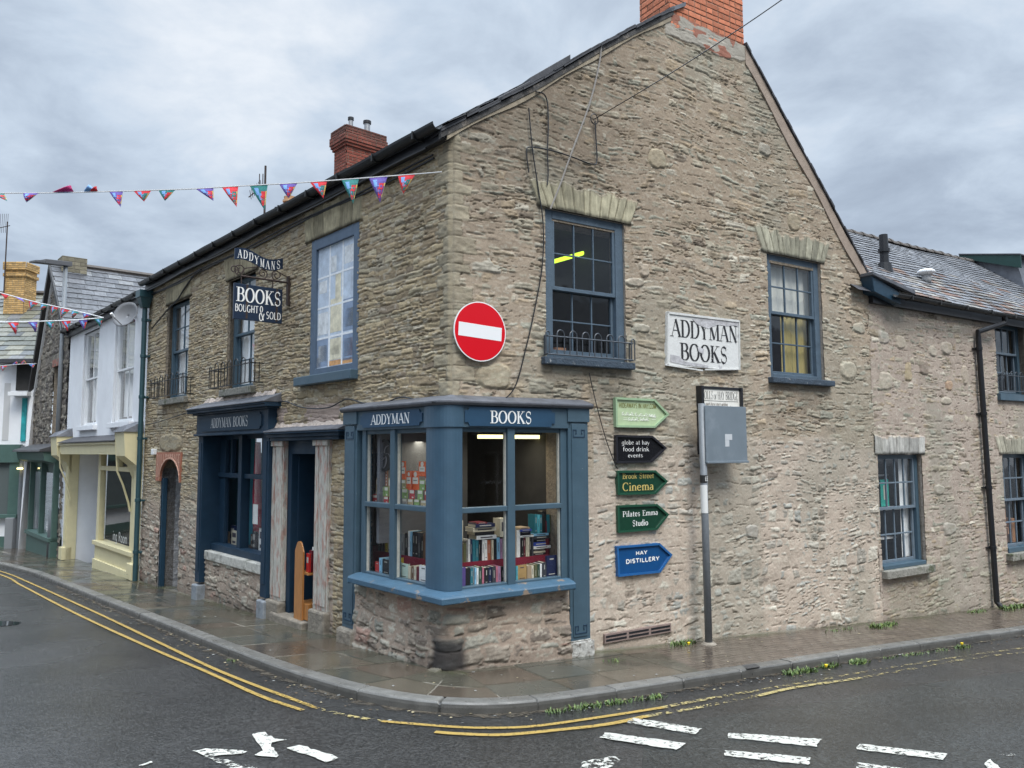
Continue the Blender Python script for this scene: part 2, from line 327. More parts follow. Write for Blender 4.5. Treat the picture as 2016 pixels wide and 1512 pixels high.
# ---------------------------------------------------------------- lettering (pen strokes with serifs)
def _arc(cx, cy, rx, ry, a0, a1, n=14): return [(cx+rx*math.cos(math.radians(a0+(a1-a0)*i/n)), cy+ry*math.sin(math.radians(a0+(a1-a0)*i/n))) for i in range(n+1)]
K, T = 'K', 't'   # thick, thin ; 'c' pen-modulated curve
GL = {
 'A': (.72, [(T, [(.05, 0), (.36, 1)]), (K, [(.36, 1), (.67, 0)]), (T, [(.17, .36), (.56, .36)])], [(.05, 0), (.67, 0)]),
 'B': (.62, [(K, [(.14, 0), (.14, 1)]), ('c', [(.14, .98)]+_arc(.32, .76, .19, .22, 90, -90)+[(.14, .54)]), ('c', [(.14, .54)]+_arc(.34, .28, .23, .26, 90, -90)+[(.14, .02)])], [(.1, 0), (.1, 1)]),
 'C': (.68, [('c', _arc(.38, .5, .31, .49, 48, 312, 22)), (T, [(.60, .7), (.60, .92)])], []),
 'D': (.72, [(K, [(.14, 0), (.14, 1)]), ('c', [(.14, .98)]+_arc(.32, .5, .33, .48, 90, -90, 20)+[(.14, .02)])], [(.1, 0), (.1, 1)]),
 'E': (.58, [(K, [(.14, 0), (.14, 1)]), (T, [(.14, .975), (.52, .975)]), (T, [(.14, .52), (.42, .52)]), (T, [(.14, .025), (.55, .025)]), (T, [(.51, 1), (.51, .8)]), (T, [(.54, 0), (.54, .22)])], [(.1, 0), (.1, 1)]),
 'F': (.54, [(K, [(.14, 0), (.14, 1)]), (T, [(.14, .975), (.5, .975)]), (T, [(.14, .52), (.42, .52)]), (T, [(.5, 1), (.5, .8)])], [(.14, 0), (.1, 1)]),
 'G': (.72, [('c', _arc(.38, .5, .31, .49, 48, 300, 22)), (K, [(.58, .05), (.58, .42)]), (T, [(.48, .43), (.68, .43)])], []),
 'H': (.74, [(K, [(.14, 0), (.14, 1)]), (K, [(.6, 0), (.6, 1)]), (T, [(.14, .52), (.6, .52)])], [(.14, 0), (.14, 1), (.6, 0), (.6, 1)]),
 'I': (.3, [(K, [(.15, 0), (.15, 1)])], [(.15, 0), (.15, 1)]),
 'K': (.7, [(K, [(.14, 0), (.14, 1)]), (T, [(.14, .42), (.56, 1)]), (K, [(.28, .6), (.62, 0)])], [(.14, 0), (.14, 1), (.62, 0), (.56, 1)]),
 'L': (.56, [(K, [(.14, 0), (.14, 1)]), (T, [(.14, .025), (.52, .025)]), (T, [(.51, 0), (.51, .25)])], [(.1, 0), (.14, 1)]),
 'M': (.88, [(T, [(.13, 0), (.13, 1)]), (K, [(.13, 1), (.44, .05)]), (T, [(.44, .05), (.75, 1)]), (K, [(.75, 0), (.75, 1)])], [(.13, 0), (.1, 1), (.75, 0), (.78, 1)]),
 'N': (.76, [(T, [(.13, 0), (.13, 1)]), (K, [(.13, 1), (.63, 0)]), (T, [(.63, 0), (.63, 1)])], [(.13, 0), (.1, 1), (.63, 1)]),
 'O': (.76, [('c', _arc(.38, .5, .31, .49, 90, 450, 28))], []),
 'P': (.6, [(K, [(.14, 0), (.14, 1)]), ('c', [(.14, .98)]+_arc(.32, .73, .22, .25, 90, -90)+[(.14, .48)])], [(.14, 0), (.1, 1)]),
 'R': (.68, [(K, [(.14, 0), (.14, 1)]), ('c', [(.14, .98)]+_arc(.32, .74, .2, .24, 90, -90)+[(.14, .5)]), (K, [(.3, .5), (.62, 0)])], [(.14, 0), (.1, 1), (.62, 0)]),
 'S': (.58, [('S', _arc(.29, .74, .19, .24, 40, 270, 16)[:-1]+_arc(.29, .26, .2, .25, 90, -140, 16)), (T, [(.46, .75), (.46, .95)]), (T, [(.1, .05), (.1, .26)])], []),
 'T': (.66, [(K, [(.33, 0), (.33, 1)]), (T, [(.04, .975), (.62, .975)]), (T, [(.05, 1), (.05, .8)]), (T, [(.61, 1), (.61, .8)])], [(.33, 0)]),
 'U': (.74, [(K, [(.14, 1), (.14, .3)]), ('c', _arc(.37, .3, .23, .28, 180, 360)), (T, [(.6, .3), (.6, 1)])], [(.14, 1), (.6, 1)]),
 'V': (.7, [(K, [(.05, 1), (.35, 0)]), (T, [(.35, 0), (.65, 1)])], [(.05, 1), (.65, 1)]),
 'W': (.98, [(K, [(.05, 1), (.28, 0)]), (T, [(.28, 0), (.49, 1)]), (K, [(.49, 1), (.72, 0)]), (T, [(.72, 0), (.93, 1)])], [(.05, 1), (.93, 1)]),
 'Y': (.7, [(K, [(.06, 1), (.35, .48)]), (T, [(.35, .48), (.64, 1)]), (K, [(.35, .48), (.35, 0)])], [(.06, 1), (.64, 1), (.35, 0)]),
 'a': (.5, [('c', _arc(.23, .47, .14, .17, 150, 0, 8)+[(.37, 0)]), ('c', _arc(.23, .18, .16, .17, 60, 360, 14)+[(.37, .25)])], []),
 'b': (.54, [(K, [(.11, 0), (.11, 1.05)]), ('c', _arc(.28, .32, .19, .32, 90, 450, 18))], []),
 'd': (.54, [(K, [(.43, 0), (.43, 1.05)]), ('c', _arc(.25, .32, .19, .32, 90, 450, 18))], []),
 'e': (.5, [('c', [(.06, .36), (.43, .36)]+_arc(.25, .32, .19, .32, 10, 320, 18))], []),
 'f': (.36, [(K, [(.16, 0), (.16, .82)]), ('c', _arc(.27, .84, .11, .2, 180, 40, 8)), (T, [(.02, .62), (.34, .62)])], []),
 'g': (.54, [('c', _arc(.25, .34, .18, .30, 90, 450, 18)), (K, [(.43, .64), (.43, -.1)]), ('c', _arc(.25, -.1, .18, .2, 0, -160, 10))], []),
 'h': (.56, [(K, [(.11, 0), (.11, 1.05)]), ('c', _arc(.28, .4, .16, .24, 170, 0, 10)+[(.44, 0)])], [(.11, 0), (.44, 0)]),
 'i': (.26, [(K, [(.13, 0), (.13, .64)]), (K, [(.13, .84), (.13, .97)])], [(.13, 0)]),
 'k': (.54, [(K, [(.11, 0), (.11, 1.05)]), (T, [(.12, .28), (.44, .64)]), (K, [(.22, .38), (.47, 0)])], [(.11, 0)]),
 'l': (.26, [(K, [(.13, 0), (.13, 1.05)])], [(.13, 0)]),
 'm': (.84, [(K, [(.11, 0), (.11, .64)]), ('c', _arc(.27, .42, .15, .22, 170, 0, 9)+[(.42, 0)]), ('c', _arc(.58, .42, .15, .22, 170, 0, 9)+[(.73, 0)])], [(.11, 0), (.42, 0), (.73, 0)]),
 'n': (.56, [(K, [(.11, 0), (.11, .64)]), ('c', _arc(.28, .4, .16, .24, 170, 0, 10)+[(.44, 0)])], [(.11, 0), (.44, 0)]),
 'o': (.54, [('c', _arc(.27, .32, .2, .31, 90, 450, 22))], []),
 'r': (.4, [(K, [(.11, 0), (.11, .64)]), ('c', _arc(.28, .42, .16, .2, 160, 50, 8))], [(.11, 0)]),
 's': (.42, [('S', _arc(.21, .47, .13, .16, 40, 270, 12)[:-1]+_arc(.21, .16, .14, .16, 90, -140, 12))], []),
 't': (.36, [(K, [(.16, .1), (.16, .85)]), (T, [(.02, .62), (.34, .62)]), ('c', _arc(.25, .12, .09, .11, 180, 300, 6))], []),
 'u': (.56, [(K, [(.11, .64), (.11, .25)]), ('c', _arc(.27, .25, .16, .24, 180, 360, 10)), (K, [(.43, 0), (.43, .64)])], []),
 'v': (.5, [(K, [(.04, .64), (.25, 0)]), (T, [(.25, 0), (.46, .64)])], []),
 'y': (.5, [(K, [(.04, .64), (.26, .02)]), (T, [(.46, .64), (.2, -.25), (.06, -.28)])], []),
 '&': (.74, [('S', _arc(.3, .78, .15, .2, -60, 210, 14)+[(.6, .05)]), ('c', _arc(.28, .27, .21, .27, 120, 330, 14)+[(.66, .5)])], []),
 '.': (.24, [(K, [(.12, 0), (.12, .13)])], []),
 '-': (.4, [(T, [(.05, .4), (.35, .4)])], []), "'": (.2, [(T, [(.1, .8), (.1, 1)])], []), ' ': (.36, [], []),
}
def text(mb, fr, txt, a, b, off, wt=.15, thin=.05, serif=True, track=.04, mi=0, arch=0., slant=0., th=.002):
    """lettering filling the box a=(s,z) lower start .. b=(s,z) upper end on facade fr"""
    if not serif: thin = wt*.9
    tot = sum(GL[c][0]+track for c in txt)-track; sx = (b[0]-a[0])/tot; sy = b[1]-a[1]; x = 0.; layer = [0]
    ks = sy/abs(sx)   # keep stroke weights in glyph units comparable
    def strip(pts, hw, closed=False):
        n = len(pts); le, ri = [], []
        for i in range(n):
            p0, p1 = pts[max(i-1, 0)], pts[min(i+1, n-1)]
            if closed and i in (0, n-1): p0, p1 = pts[-2], pts[1]
            dx, dy = (p1[0]-p0[0]), (p1[1]-p0[1])*ks; d = math.hypot(dx, dy) or 1; nx, ny = -dy/d, dx/d; w = hw(abs(dy)/d, dx*dy)
            le.append((pts[i][0]+nx*w, pts[i][1]+ny*w/ks)); ri.append((pts[i][0]-nx*w, pts[i][1]-ny*w/ks))
        layer[0] += 1; o = off+th+.00006*(layer[0] % 7)
        def mp(q):
            u = (q[0]+slant*q[1]); zz = a[1]+sy*q[1]
            if arch: uu = (u/tot-.5)*2; zz += arch*(1-uu*uu)
            return fr.P(a[0]+sx*u, zz, o)
        vs = [mp(q) for q in le]+[mp(q) for q in ri]
        mb.add(vs, [[i, i+1, n+i+1, n+i] for i in range(n-1)], mi)
    for c in txt:
        w, st, se = GL[c]
        for kind, pts in st:
            q = [(x+p[0], p[1]) for p in pts]; cl = len(pts) > 20 and abs(pts[0][0]-pts[-1][0])+abs(pts[0][1]-pts[-1][1]) < .02
            if not serif and kind == T and abs(pts[0][0]-pts[-1][0]) < 1e-6 and abs(pts[0][1]-pts[-1][1]) < .3 and c != "'": continue
            if kind == K: strip(q, lambda m, s: wt/2)
            elif kind == T: strip(q, lambda m, s: thin/2)
            elif kind == 'S': strip(q, lambda m, s: thin/2+(wt-thin)/2*(1-m*.75 if s < 0 else (1-m)*.3))
            else: strip(q, lambda m, s: thin/2+(wt-thin)/2*m**1.3, cl)
        if serif:
            for sxx, syy in se:
                y = .018 if syy < .5 else .982; strip([(x+sxx-wt*.95, y), (x+sxx+wt*.95, y)], lambda m, s: min(.022, thin*.42))
        x += w+track
# ---------------------------------------------------------------- shared materials
BLUE = mat('blue_paint', (.054, .095, .128), .42, var=.10, vscale=6, bump=.25, bscale=60, bdist=.004, rvar=.1, col2=(.20, .235, .26), c2s=16, c2t=(.70, .73))
BLUEW = mat('weathered_blue_paint', (.072, .108, .145), .6, var=.16, vscale=9, bump=.8, bscale=50, bdist=.006, col2=(.55, .58, .6), c2s=22, c2t=(.70, .73))
NAVY = mat('navy_paint', (.010, .030, .056), .55, spec=.3, var=.12, vscale=6, bump=.25, bscale=60, bdist=.004, rvar=.1)
NAVYL = mat('navy_board', (.012, .033, .058), .6, spec=.3, var=.1, vscale=5)
LEAD = mat('lead_flashing', (.115, .12, .135), .55, var=.3, vscale=5, bump=.6, bscale=14, bdist=.012, metal=.25, rvar=.12)
DARKM = mat('black_iron', (.012, .013, .014), .45, var=.2, vscale=20)
RUSTM = mat('rusty_iron', (.04, .026, .022), .8, var=.4, vscale=30, bump=.5, bscale=120, bdist=.002)
BLACKP = mat('black_plastic', (.014, .015, .018), .4, var=.15, vscale=12)
TEAL = mat('teal_pipe_paint', (.022, .062, .075), .4, var=.15, vscale=8)
REV = mat('reveal_stone', (.23, .19, .145), .9, var=.35, vscale=18, bump=1., bscale=35, bdist=.02)
REVM = mat('reveal_mortar', (.33, .285, .24), .9, var=.3, vscale=14, bump=1., bscale=35, bdist=.02)
SILLS = mat('sill_stone', (.24, .23, .20), .85, var=.35, vscale=16, bump=1., bscale=30, bdist=.015, col2=(.09, .1, .06), c2s=6, c2t=(.5, .65))
STONE = mat('rubble_stone', rough=.88, attr=True, var=.12, vscale=60, bump=.55, bscale=110, bdist=.006, spec=.3)
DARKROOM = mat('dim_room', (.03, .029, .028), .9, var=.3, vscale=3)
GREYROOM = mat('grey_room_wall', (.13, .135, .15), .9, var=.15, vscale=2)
CURT = mat('pale_curtain', (.82, .84, .84), .9, var=.2, vscale=3, stretch=(6, 6, .6))
WHITE = mat('white_paint', (.72, .73, .74), .5, var=.06, vscale=6)
LETW = mat('cream_lettering', (.62, .62, .60), .6, var=.08, vscale=30)
GLASS = glassmat('window_glass'); GLASSB = glassmat('shop_glass', refl=.55, wob=.03)
IRON = mat('grey_painted_iron', (.055, .065, .078), .5, var=.3, vscale=20)
PIPEG = mat('grey_galvanised_paint', (.16, .175, .19), .45, var=.12, vscale=14, col2=(.3, .31, .32), c2s=20, c2t=(.66, .72))

WL = dict(seed=11, cell=(.035, .080, .12, .45), mixcell=(.025, .05, .10, .35), mixt=.07, warp=.04, relief=.015, tilt=.010, edge=.007, mort=.0015, mvar=.006, lam=.005, rough=.004, cvar=.30,
          pal=[(.34, .265, .165), (.37, .295, .185), (.29, .225, .145), (.37, .315, .215), (.23, .18, .125), (.32, .275, .20)], pw=[5, 4, 3, 2, 1.2, 2], mcol=(.25, .195, .13))
WR = dict(seed=23, cell=(.045, .12, .09, .42), mixcell=(.03, .065, .08, .32), mixt=.02, warp=.12, relief=.020, tilt=.013, edge=.013, mort=.0125, mvar=.013, lam=.009, rough=.008, cvar=.40,
          pal=[(.34, .305, .235), (.40, .355, .275), (.29, .24, .175), (.36, .285, .20), (.21, .17, .13), (.48, .44, .36), (.32, .31, .25)], pw=[4, 3, 3, 2.5, 1.5, 1.6, 2.2], mcol=(.355, .285, .215))
WB = dict(seed=37, cell=(.10, .20, .16, .44), mixcell=(.06, .12, .14, .36), mixt=.05, warp=.12, relief=.036, tilt=.022, edge=.03, mort=.017, mvar=.016, lam=.007, rough=.010, cvar=.4, ct=.08,
          pal=[(.27, .23, .185), (.34, .30, .24), (.20, .165, .135), (.29, .19, .15), (.26, .25, .21), (.38, .35, .29)], pw=[4, 3, 2.5, .7, 2, 1.5], mcol=(.33, .26, .205))

WLOW = dict(seed=83, cell=(.06, .14, .08, .26), mixcell=(.04, .08, .07, .26), mixt=.08, warp=.14, relief=.026, tilt=.018, edge=.022, mort=.0155, mvar=.015, lam=.006, rough=.009, cvar=.36, ct=.09, cd=.012,
          pal=[(.36, .33, .28), (.40, .37, .31), (.30, .275, .235), (.37, .31, .25), (.24, .20, .165), (.45, .42, .35), (.32, .32, .29)], pw=[4, 3, 2.5, 2, 1, 1.5, 2], mcol=(.425, .352, .285))
def rect(fr, xy0, xy1, off=0):
    a = fr.px(*xy0, off); b = fr.px(*xy1, off); return min(a[0], b[0]), max(a[0], b[0]), min(a[1], b[1]), max(a[1], b[1])
def quoins(side):
    rng = np.random.default_rng(5); zb = [2.95]
    while zb[-1] < 6.05: zb.append(zb[-1]+rng.uniform(.07, .20))
    zb = np.array(zb); wd = np.where((np.arange(len(zb))+side) % 2 == 0, rng.uniform(.20, .34, len(zb)), rng.uniform(.08, .18, len(zb)))
    r = rng.random((len(zb), 3)); N = VN(71+side)
    def f(S, Z, h, col):
        Zw = Z+.02*N.fbm(S*4, Z*4, 2); k = np.clip(np.searchsorted(zb, Zw)-1, 0, len(zb)-2); w = wd[k]+.05*N.fbm(S*8, Z*20, 2)
        m = (S < w) & (Z > zb[0]) & (Z < 6.1); d = np.minimum(np.minimum(Zw-zb[k], zb[k+1]-Zw), w-S)
        hv = sst(0, .010, d)*.012+.008+.022*N.fbm(S*9, Z*22, 5)
        cc = np.array((.285, .25, .18))*(1+.5*(r[k, 0]-.5))[..., None]*(1+.8*N.fbm(S*12, Z*30, 5))[..., None]
        cc = cc*(1-.4*(1-sst(0, .012, d)))[..., None]; h[m] = hv[m]; col[m] = cc[m]*.75+col[m]*.25
    return f
def bigstones(S, Z, h, col, specs, seed):
    """single large pale stones set in the wall: (s, z, half width, half height, colour)"""
    N = VN(seed)
    for (s, z, w, hh, c) in specs:
        d = 1-(np.abs((S-s+.10*N.fbm(S*7, Z*7, 3))/w)**3+np.abs((Z-z+.08*N.fbm(S*7+4, Z*9, 3))/hh)**3)**(1/3)
        m = d > 0; e = sst(0, .25, d); hv = e*.028+.008+.012*N.fbm(S*20, Z*25, 4)
        cc = np.array(c)*(1+.6*N.fbm(S*15, Z*20, 5))[..., None]*(1-.35*(1-sst(0, .12, d)))[..., None]
        h[m] = hv[m]; col[m] = cc[m]*.5+col[m]*.5

# ---------------------------------------------------------------- windows
def sash_window(parent, fr, s0, s1, z0, z1, rec=.10, sp=None, bw=.09, cols=3, rows=(2, 2), paint=BLUEW, split=.5, bar=.022, room=True, roomc=DARKROOM, seed=1, up_off=None, label=None, curtains=(), stone=REV, low_set=.05, rdepth=1.6):
    rng = random.Random(seed); mb = MB(); o1 = -rec; o0 = -rec-.10
    for a in ((s0-.02, s0+bw, z0-.02, z1+.02), (s1-bw, s1+.02, z0-.02, z1+.02), (s0+bw, s1-bw, z1-bw*.8, z1+.02), (s0+bw, s1-bw, z0-.02, z0+bw*.55)): mb.fb(fr, *a, o0, o1)
    w = mb.build('window', paint, parent, bevel=.006, label=label)
    r = MB(); reveal(r, fr, s0, s1, z0, z1, rec+.12, -.0); r.build('reveal', stone, w)
    a0, a1, b0, b1 = s0+bw, s1-bw, z0+bw*.55, z1-bw*.8; zm = b0+(b1-b0)*split
    def sash(nm, zz0, zz1, off, nr):
        m = MB(); g = MB(); st = .042
        m.fb(fr, a0, a0+st, zz0, zz1, off-.04, off); m.fb(fr, a1-st, a1, zz0, zz1, off-.04, off)
        m.fb(fr, a0+st, a1-st, zz1-st, zz1, off-.04, off-.001); m.fb(fr, a0+st, a1-st, zz0, zz0+st*1.1, off-.04, off-.001)
        W_ = (a1-a0-2*st); H_ = (zz1-zz0-2.1*st)
        for i in range(1, cols): x = a0+st+W_*i/cols; m.fb(fr, x-bar/2, x+bar/2, zz0+st, zz1-st, off-.035, off-.006)
        for j in range(1, nr): z = zz0+1.1*st+H_*j/nr; m.fb(fr, a0+st, a1-st, z-bar/2, z+bar/2, off-.034, off-.008)
        for i in range(cols):
            for j in range(nr):
                x0, x1 = a0+st+W_*i/cols, a0+st+W_*(i+1)/cols; y0, y1 = zz0+1.1*st+H_*j/nr, zz0+1.1*st+H_*(j+1)/nr
                t1, t2 = rng.uniform(-.0016, .0016), rng.uniform(-.0016, .0016); o = off-.02
                g.poly([fr.P(x0, y0, o-t1-t2), fr.P(x1, y0, o+t1-t2), fr.P(x1, y1, o+t1+t2), fr.P(x0, y1, o-t1+t2)])
        m.build(nm, sp or paint, w, bevel=.003); g.build('glass', GLASS, w)
    sash('upper_sash', zm-.02, b1+.03, -rec-.012, rows[0]); sash('lower_sash', b0, zm+.02, -rec-.012-low_set, rows[1])
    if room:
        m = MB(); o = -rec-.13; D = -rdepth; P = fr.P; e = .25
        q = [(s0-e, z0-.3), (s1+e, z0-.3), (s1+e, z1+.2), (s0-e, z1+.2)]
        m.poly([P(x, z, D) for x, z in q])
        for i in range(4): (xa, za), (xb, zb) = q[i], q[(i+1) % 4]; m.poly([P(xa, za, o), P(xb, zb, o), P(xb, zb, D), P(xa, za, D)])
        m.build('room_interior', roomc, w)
    for (cs0, cs1, cz0, cz1, dd, cm) in curtains:
        m = MB(); n = max(4, int((cs1-cs0)/.04)); prev = None
        for i in range(n+1):
            x = cs0+(cs1-cs0)*i/n; oo = -rec-.135-dd-.012*math.sin(i*1.9); cur = (fr.P(x, cz0, oo), fr.P(x, cz1, oo))
            if prev: m.poly([prev[0], cur[0], cur[1], prev[1]])
            prev = cur
        m.build('curtain', cm, w, smooth=True)
    return w
def sill(w, fr, s0, s1, z0, z1, out, m, name='sill', back=-.12, sag=0): return MB().fb(fr, s0, s1, z0, z1, back, out).build(name, m, w, bevel=.012)
def guard(w, fr, s0, s1, z0, h, out, m=IRON, n=6, back=0.0, r=.0085):
    mb = MB(); P = fr.P; zt = z0+h
    for z in (z0+.03, zt): mb.tube([P(s0, z, back), P(s0, z, out), P(s1, z, out), P(s1, z, back)], r*1.15, 5)
    step = (s1-s0)/n
    for i in range(n+1):
        c = s0+step*i; hw = step*.28
        if i in (0, n): hw = step*.14
        pts = [P(c-hw, z0+.03, out)]+[P(c-hw*math.cos(t), zt+hw*1.0*math.sin(t)+.03, out) for t in [math.pi*k/6 for k in range(7)]]+[P(c+hw, z0+.03, out)]
        mb.tube(pts, r, 5)
    for k in (.33, .66):
        for s in (s0, s1): mb.tube([P(s, z0+.03, out*k), P(s, zt+.02, out*k)], r, 5)
    return mb.build('guard_rail', m, w)

# ================================================================= THE BOOKSHOP
shop = thing('bookshop', 'rubble stone corner bookshop with blue woodwork and a tall gable carrying an orange brick chimney', 'bookshop', C0)
WA = (1.30, 2.58, 3.47, 5.33); WBB = (5.42, 6.72, 3.42, 5.33)
def lin(a, b, z): return a[0]+(b[0]-a[0])*(z-a[1])/(b[1]-a[1])
VERGE_L = [(0, 6.02), (1.2, 6.86), (2.3, 7.70), (3.55, 8.56)]; VERGE_R = [(5.06, 8.5), (7.98, 5.28)]
def gable_keep(s, z):
    top = np.interp(s, [p[0] for p in VERGE_L]+[VERGE_R[0][0], VERGE_R[1][0]], [p[1] for p in VERGE_L]+[8.5, 5.28]); return z < top
def edit_gable(S, Z, h, col):
    N = VN(99)
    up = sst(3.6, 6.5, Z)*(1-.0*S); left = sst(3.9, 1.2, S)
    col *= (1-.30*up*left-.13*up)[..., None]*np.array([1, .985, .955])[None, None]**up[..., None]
    h2, c2 = stonework(S, Z, WLOW); t = sst(.0, .05, (2.5-Z)/3+.5*N.fbm(S*.5+8, Z*.6, 2)-.12*(S < 2)); h[:] = h*(1-t)+h2*t; col[:] = col*(1-t[..., None])+c2*t[..., None]
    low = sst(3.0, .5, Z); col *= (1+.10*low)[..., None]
    g = sst(.02, .14, N.fbm(S*.7, Z*.35, 3)); col[:] = col*(1-g[..., None]*.4)+np.array((.25, .245, .195))*g[..., None]*.4
    wet = sst(.12, .0, Z-(-.05-.0605*S)-.12*N.fbm(S*3, Z*0+2, 2)); col *= (1-.35*wet)[..., None]
    for (a, b, zt) in ((1.2, 2.7, 3.40), (5.3, 6.8, 3.32)):   # run-off stains below the sills
        st = sst(a-.1, a+.15, S)*sst(b+.1, b-.15, S)*sst(zt+.02, zt, Z)*sst(zt-1.0, zt-.1, Z+.5*N.fbm(S*6, Z*.8, 2)); col *= (1-.28*st)[..., None]
    bigstones(S, Z, h, col, [(.55, 3.2, .26, .15, (.36, .31, .21)), (3.2, 6.35, .17, .14, (.36, .31, .21)), (5.45, 6.95, .13, .11, (.33, .32, .27)), (6.1, 5.9, .16, .15, (.29, .25, .17)), (5.35, 5.55, .14, .07, (.38, .35, .28)),
        (7.35, 3.62, .22, .16, (.44, .40, .31)), (7.7, 4.35, .17, .10, (.43, .40, .32)), (4.9, 1.15, .13, .10, (.34, .33, .3)), (2.75, 4.55, .16, .07, (.42, .38, .31)), (2.85, 3.95, .18, .07, (.36, .34, .28)), (2.9, 4.75, .09, .10, (.40, .34, .27))], 51)
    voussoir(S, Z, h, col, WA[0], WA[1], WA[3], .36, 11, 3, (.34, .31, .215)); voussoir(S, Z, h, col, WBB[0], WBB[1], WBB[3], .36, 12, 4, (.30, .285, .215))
    m = (Z > 8.22+.2*N.fbm(S*3, Z*3, 2)) & (S > 3.4); cc = np.array((.34, .31, .26))*(1+.4*N.fbm(S*9, Z*9, 4))[..., None]
    col[m] = cc[m]; h[m] = (h*.4+.02)[m]; br = m & (N.fbm(S*5, Z*9+30, 2) > .12); col[br] = np.array((.30, .13, .09))
    quoins(1)(S, Z, h, col)
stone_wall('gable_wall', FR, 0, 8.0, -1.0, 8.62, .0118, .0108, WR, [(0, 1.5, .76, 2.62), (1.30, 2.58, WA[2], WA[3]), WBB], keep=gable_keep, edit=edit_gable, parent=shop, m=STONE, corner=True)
PW = (2.06, 3.38, 3.42, 5.42); W2 = (5.38, 6.55, 3.42, 5.36); W3 = (8.52, 9.86, 3.42, 5.40)
SF = (4.68, 7.30, .56, 2.64); DR = (3.10, 4.10, -.35, 2.52); ARC = (8.70, 9.92, -.6, 2.20, .46)
def edit_left(S, Z, h, col):
    N = VN(98)
    low = sst(1.9, .9, Z+.2*N.fbm(S*2, Z*2, 2)); t = low*(S > 2.6)   # rougher redder rubble towards the pavement
    h2, c2 = stonework(S, Z, WB); h[:] = h*(1-t)+h2*t; col[:] = col*(1-t[..., None])+c2*t[..., None]*.95
    wet = sst(.35, .0, Z-(-.041*S)-.15*N.fbm(S*3, Z*0+2, 2)); col *= (1-.4*wet)[..., None]
    col *= (1+.18*N.fbm(S*.6, Z*.9, 3))[..., None]
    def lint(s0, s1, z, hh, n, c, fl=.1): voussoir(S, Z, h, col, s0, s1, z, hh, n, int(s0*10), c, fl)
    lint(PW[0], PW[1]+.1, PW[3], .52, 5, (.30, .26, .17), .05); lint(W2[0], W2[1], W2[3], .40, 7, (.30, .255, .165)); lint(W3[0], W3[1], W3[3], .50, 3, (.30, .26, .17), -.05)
    bigstones(S, Z, h, col, [(9.4, 2.52, .72, .19, (.27, .235, .165))], 52)
    m = (Z > 2.62) & (Z < 3.0) & (S > 2.5) & (S < 5.2) & (N.fbm(S*3, Z*4, 3) > -.02); cc = np.array((.40, .31, .26))*(1+.3*N.fbm(S*12, Z*12, 3))[..., None]; col[m] = cc[m]
    quoins(0)(S, Z, h, col)
stone_wall('street_wall', FL, 0, 11.12, -.75, 5.98, .0165, .0108, WL, [(0, 1.66, .76, 2.62), PW, W2, W3, SF, DR, ARC], edit=edit_left, parent=shop, m=STONE, corner=True)
# eaves board, gutter, roof
def slates(name, O, u, v, nrm, L0, L1, H, w, hh, mat_, parent, seed=1, jit=.35, keep=None, thick=.012, curve=None):
    """rows of overlapping slates on a roof plane: u along the eave, v up the slope"""
    O, u, v, nrm = map(lambda a: np.array(a, float), (O, u, v, nrm)); rng = random.Random(seed); mb = MB(); nr = int(H/hh)+1; cols = []
    for r in range(nr):
        x = L0-rng.random()*w; 
        while x < L1:
            ww = w*rng.uniform(.8, 1.2); a, b = max(x, L0), min(x+ww-.006, L1); x += ww
            if b-a < .03: continue
            y0 = r*hh+rng.uniform(-.008, .008)*jit*2; y1 = min(y0+hh*1.15, H)
            if y1 <= y0 or (keep and not keep((a+b)/2, (y0+y1)/2)): continue
            l0 = .016+rng.uniform(0, .010)*jit*2; l1 = .002; tw = rng.uniform(-.006, .006)*jit
            sag = curve((a+b)/2, y0) if curve else 0
            def Q(xx, yy, l): p = O+u*xx+v*yy+nrm*(l+sag); return tuple(p)
            k0 = len(mb.v); mb.hexa([Q(a, y0, l0-thick), Q(b, y0, l0-thick+tw), Q(b, y1, l1-thick), Q(a, y1, l1-thick), Q(a, y0, l0), Q(b, y0, l0+tw), Q(b, y1, l1), Q(a, y1, l1)])
            cols.append((rng.random(), rng.random(), rng.random()))
    o = mb.build(name, mat_[0], parent); c = o.data.color_attributes.new('Col', 'FLOAT_COLOR', 'POINT'); arr = np.zeros((len(cols), 8, 4), np.float32)
    base = np.array(mat_[1]); 
    for i, (a, b, d) in enumerate(cols):
        k = base[int(a*len(base)) % len(base)]; arr[i, :, :3] = np.array(k)*(1+.5*(b-.5))
        arr[i, :, 3] = 1
    c.data.foreach_set('color', arr.ravel()); return o
def ROOFM2(): return SLATEM
SLATEM = mat('roof_slate', attr=True, rough=.45, var=.3, vscale=14, bump=.8, bscale=60, bdist=.006, rvar=.15, rscale=9)
SL_GREY = (SLATEM, [(.045, .047, .055), (.06, .062, .07), (.075, .075, .08), (.10, .10, .105), (.05, .05, .05)])
def unit(a): a = np.array(a, float); return a/np.linalg.norm(a)
inL = -FL.n; pit = math.radians(35.2)
vL = np.array([inL[0]*math.cos(pit), inL[1]*math.cos(pit), math.sin(pit)]); nLr = np.array([FL.n[0]*math.sin(pit), FL.n[1]*math.sin(pit), math.cos(pit)])
ROOFM = mat('rear_roof_slate', (.05, .05, .057), .6, var=.3, vscale=6)
mb = MB(); E0 = np.array(FL.P(-.1, 6.06, .12)); E1 = np.array(FL.P(11.1, 6.06, .12)); w = 5.05; R0 = E0+vL*w+FL.u*0; R1 = E1+vL*w
gs = FR.u  # gable direction: ridge line runs parallel to the street wall
mb.poly([E0, E1, R1, R0]); back = np.array([inL[0]*math.cos(math.radians(47)), inL[1]*math.cos(math.radians(47)), -math.sin(math.radians(47))])
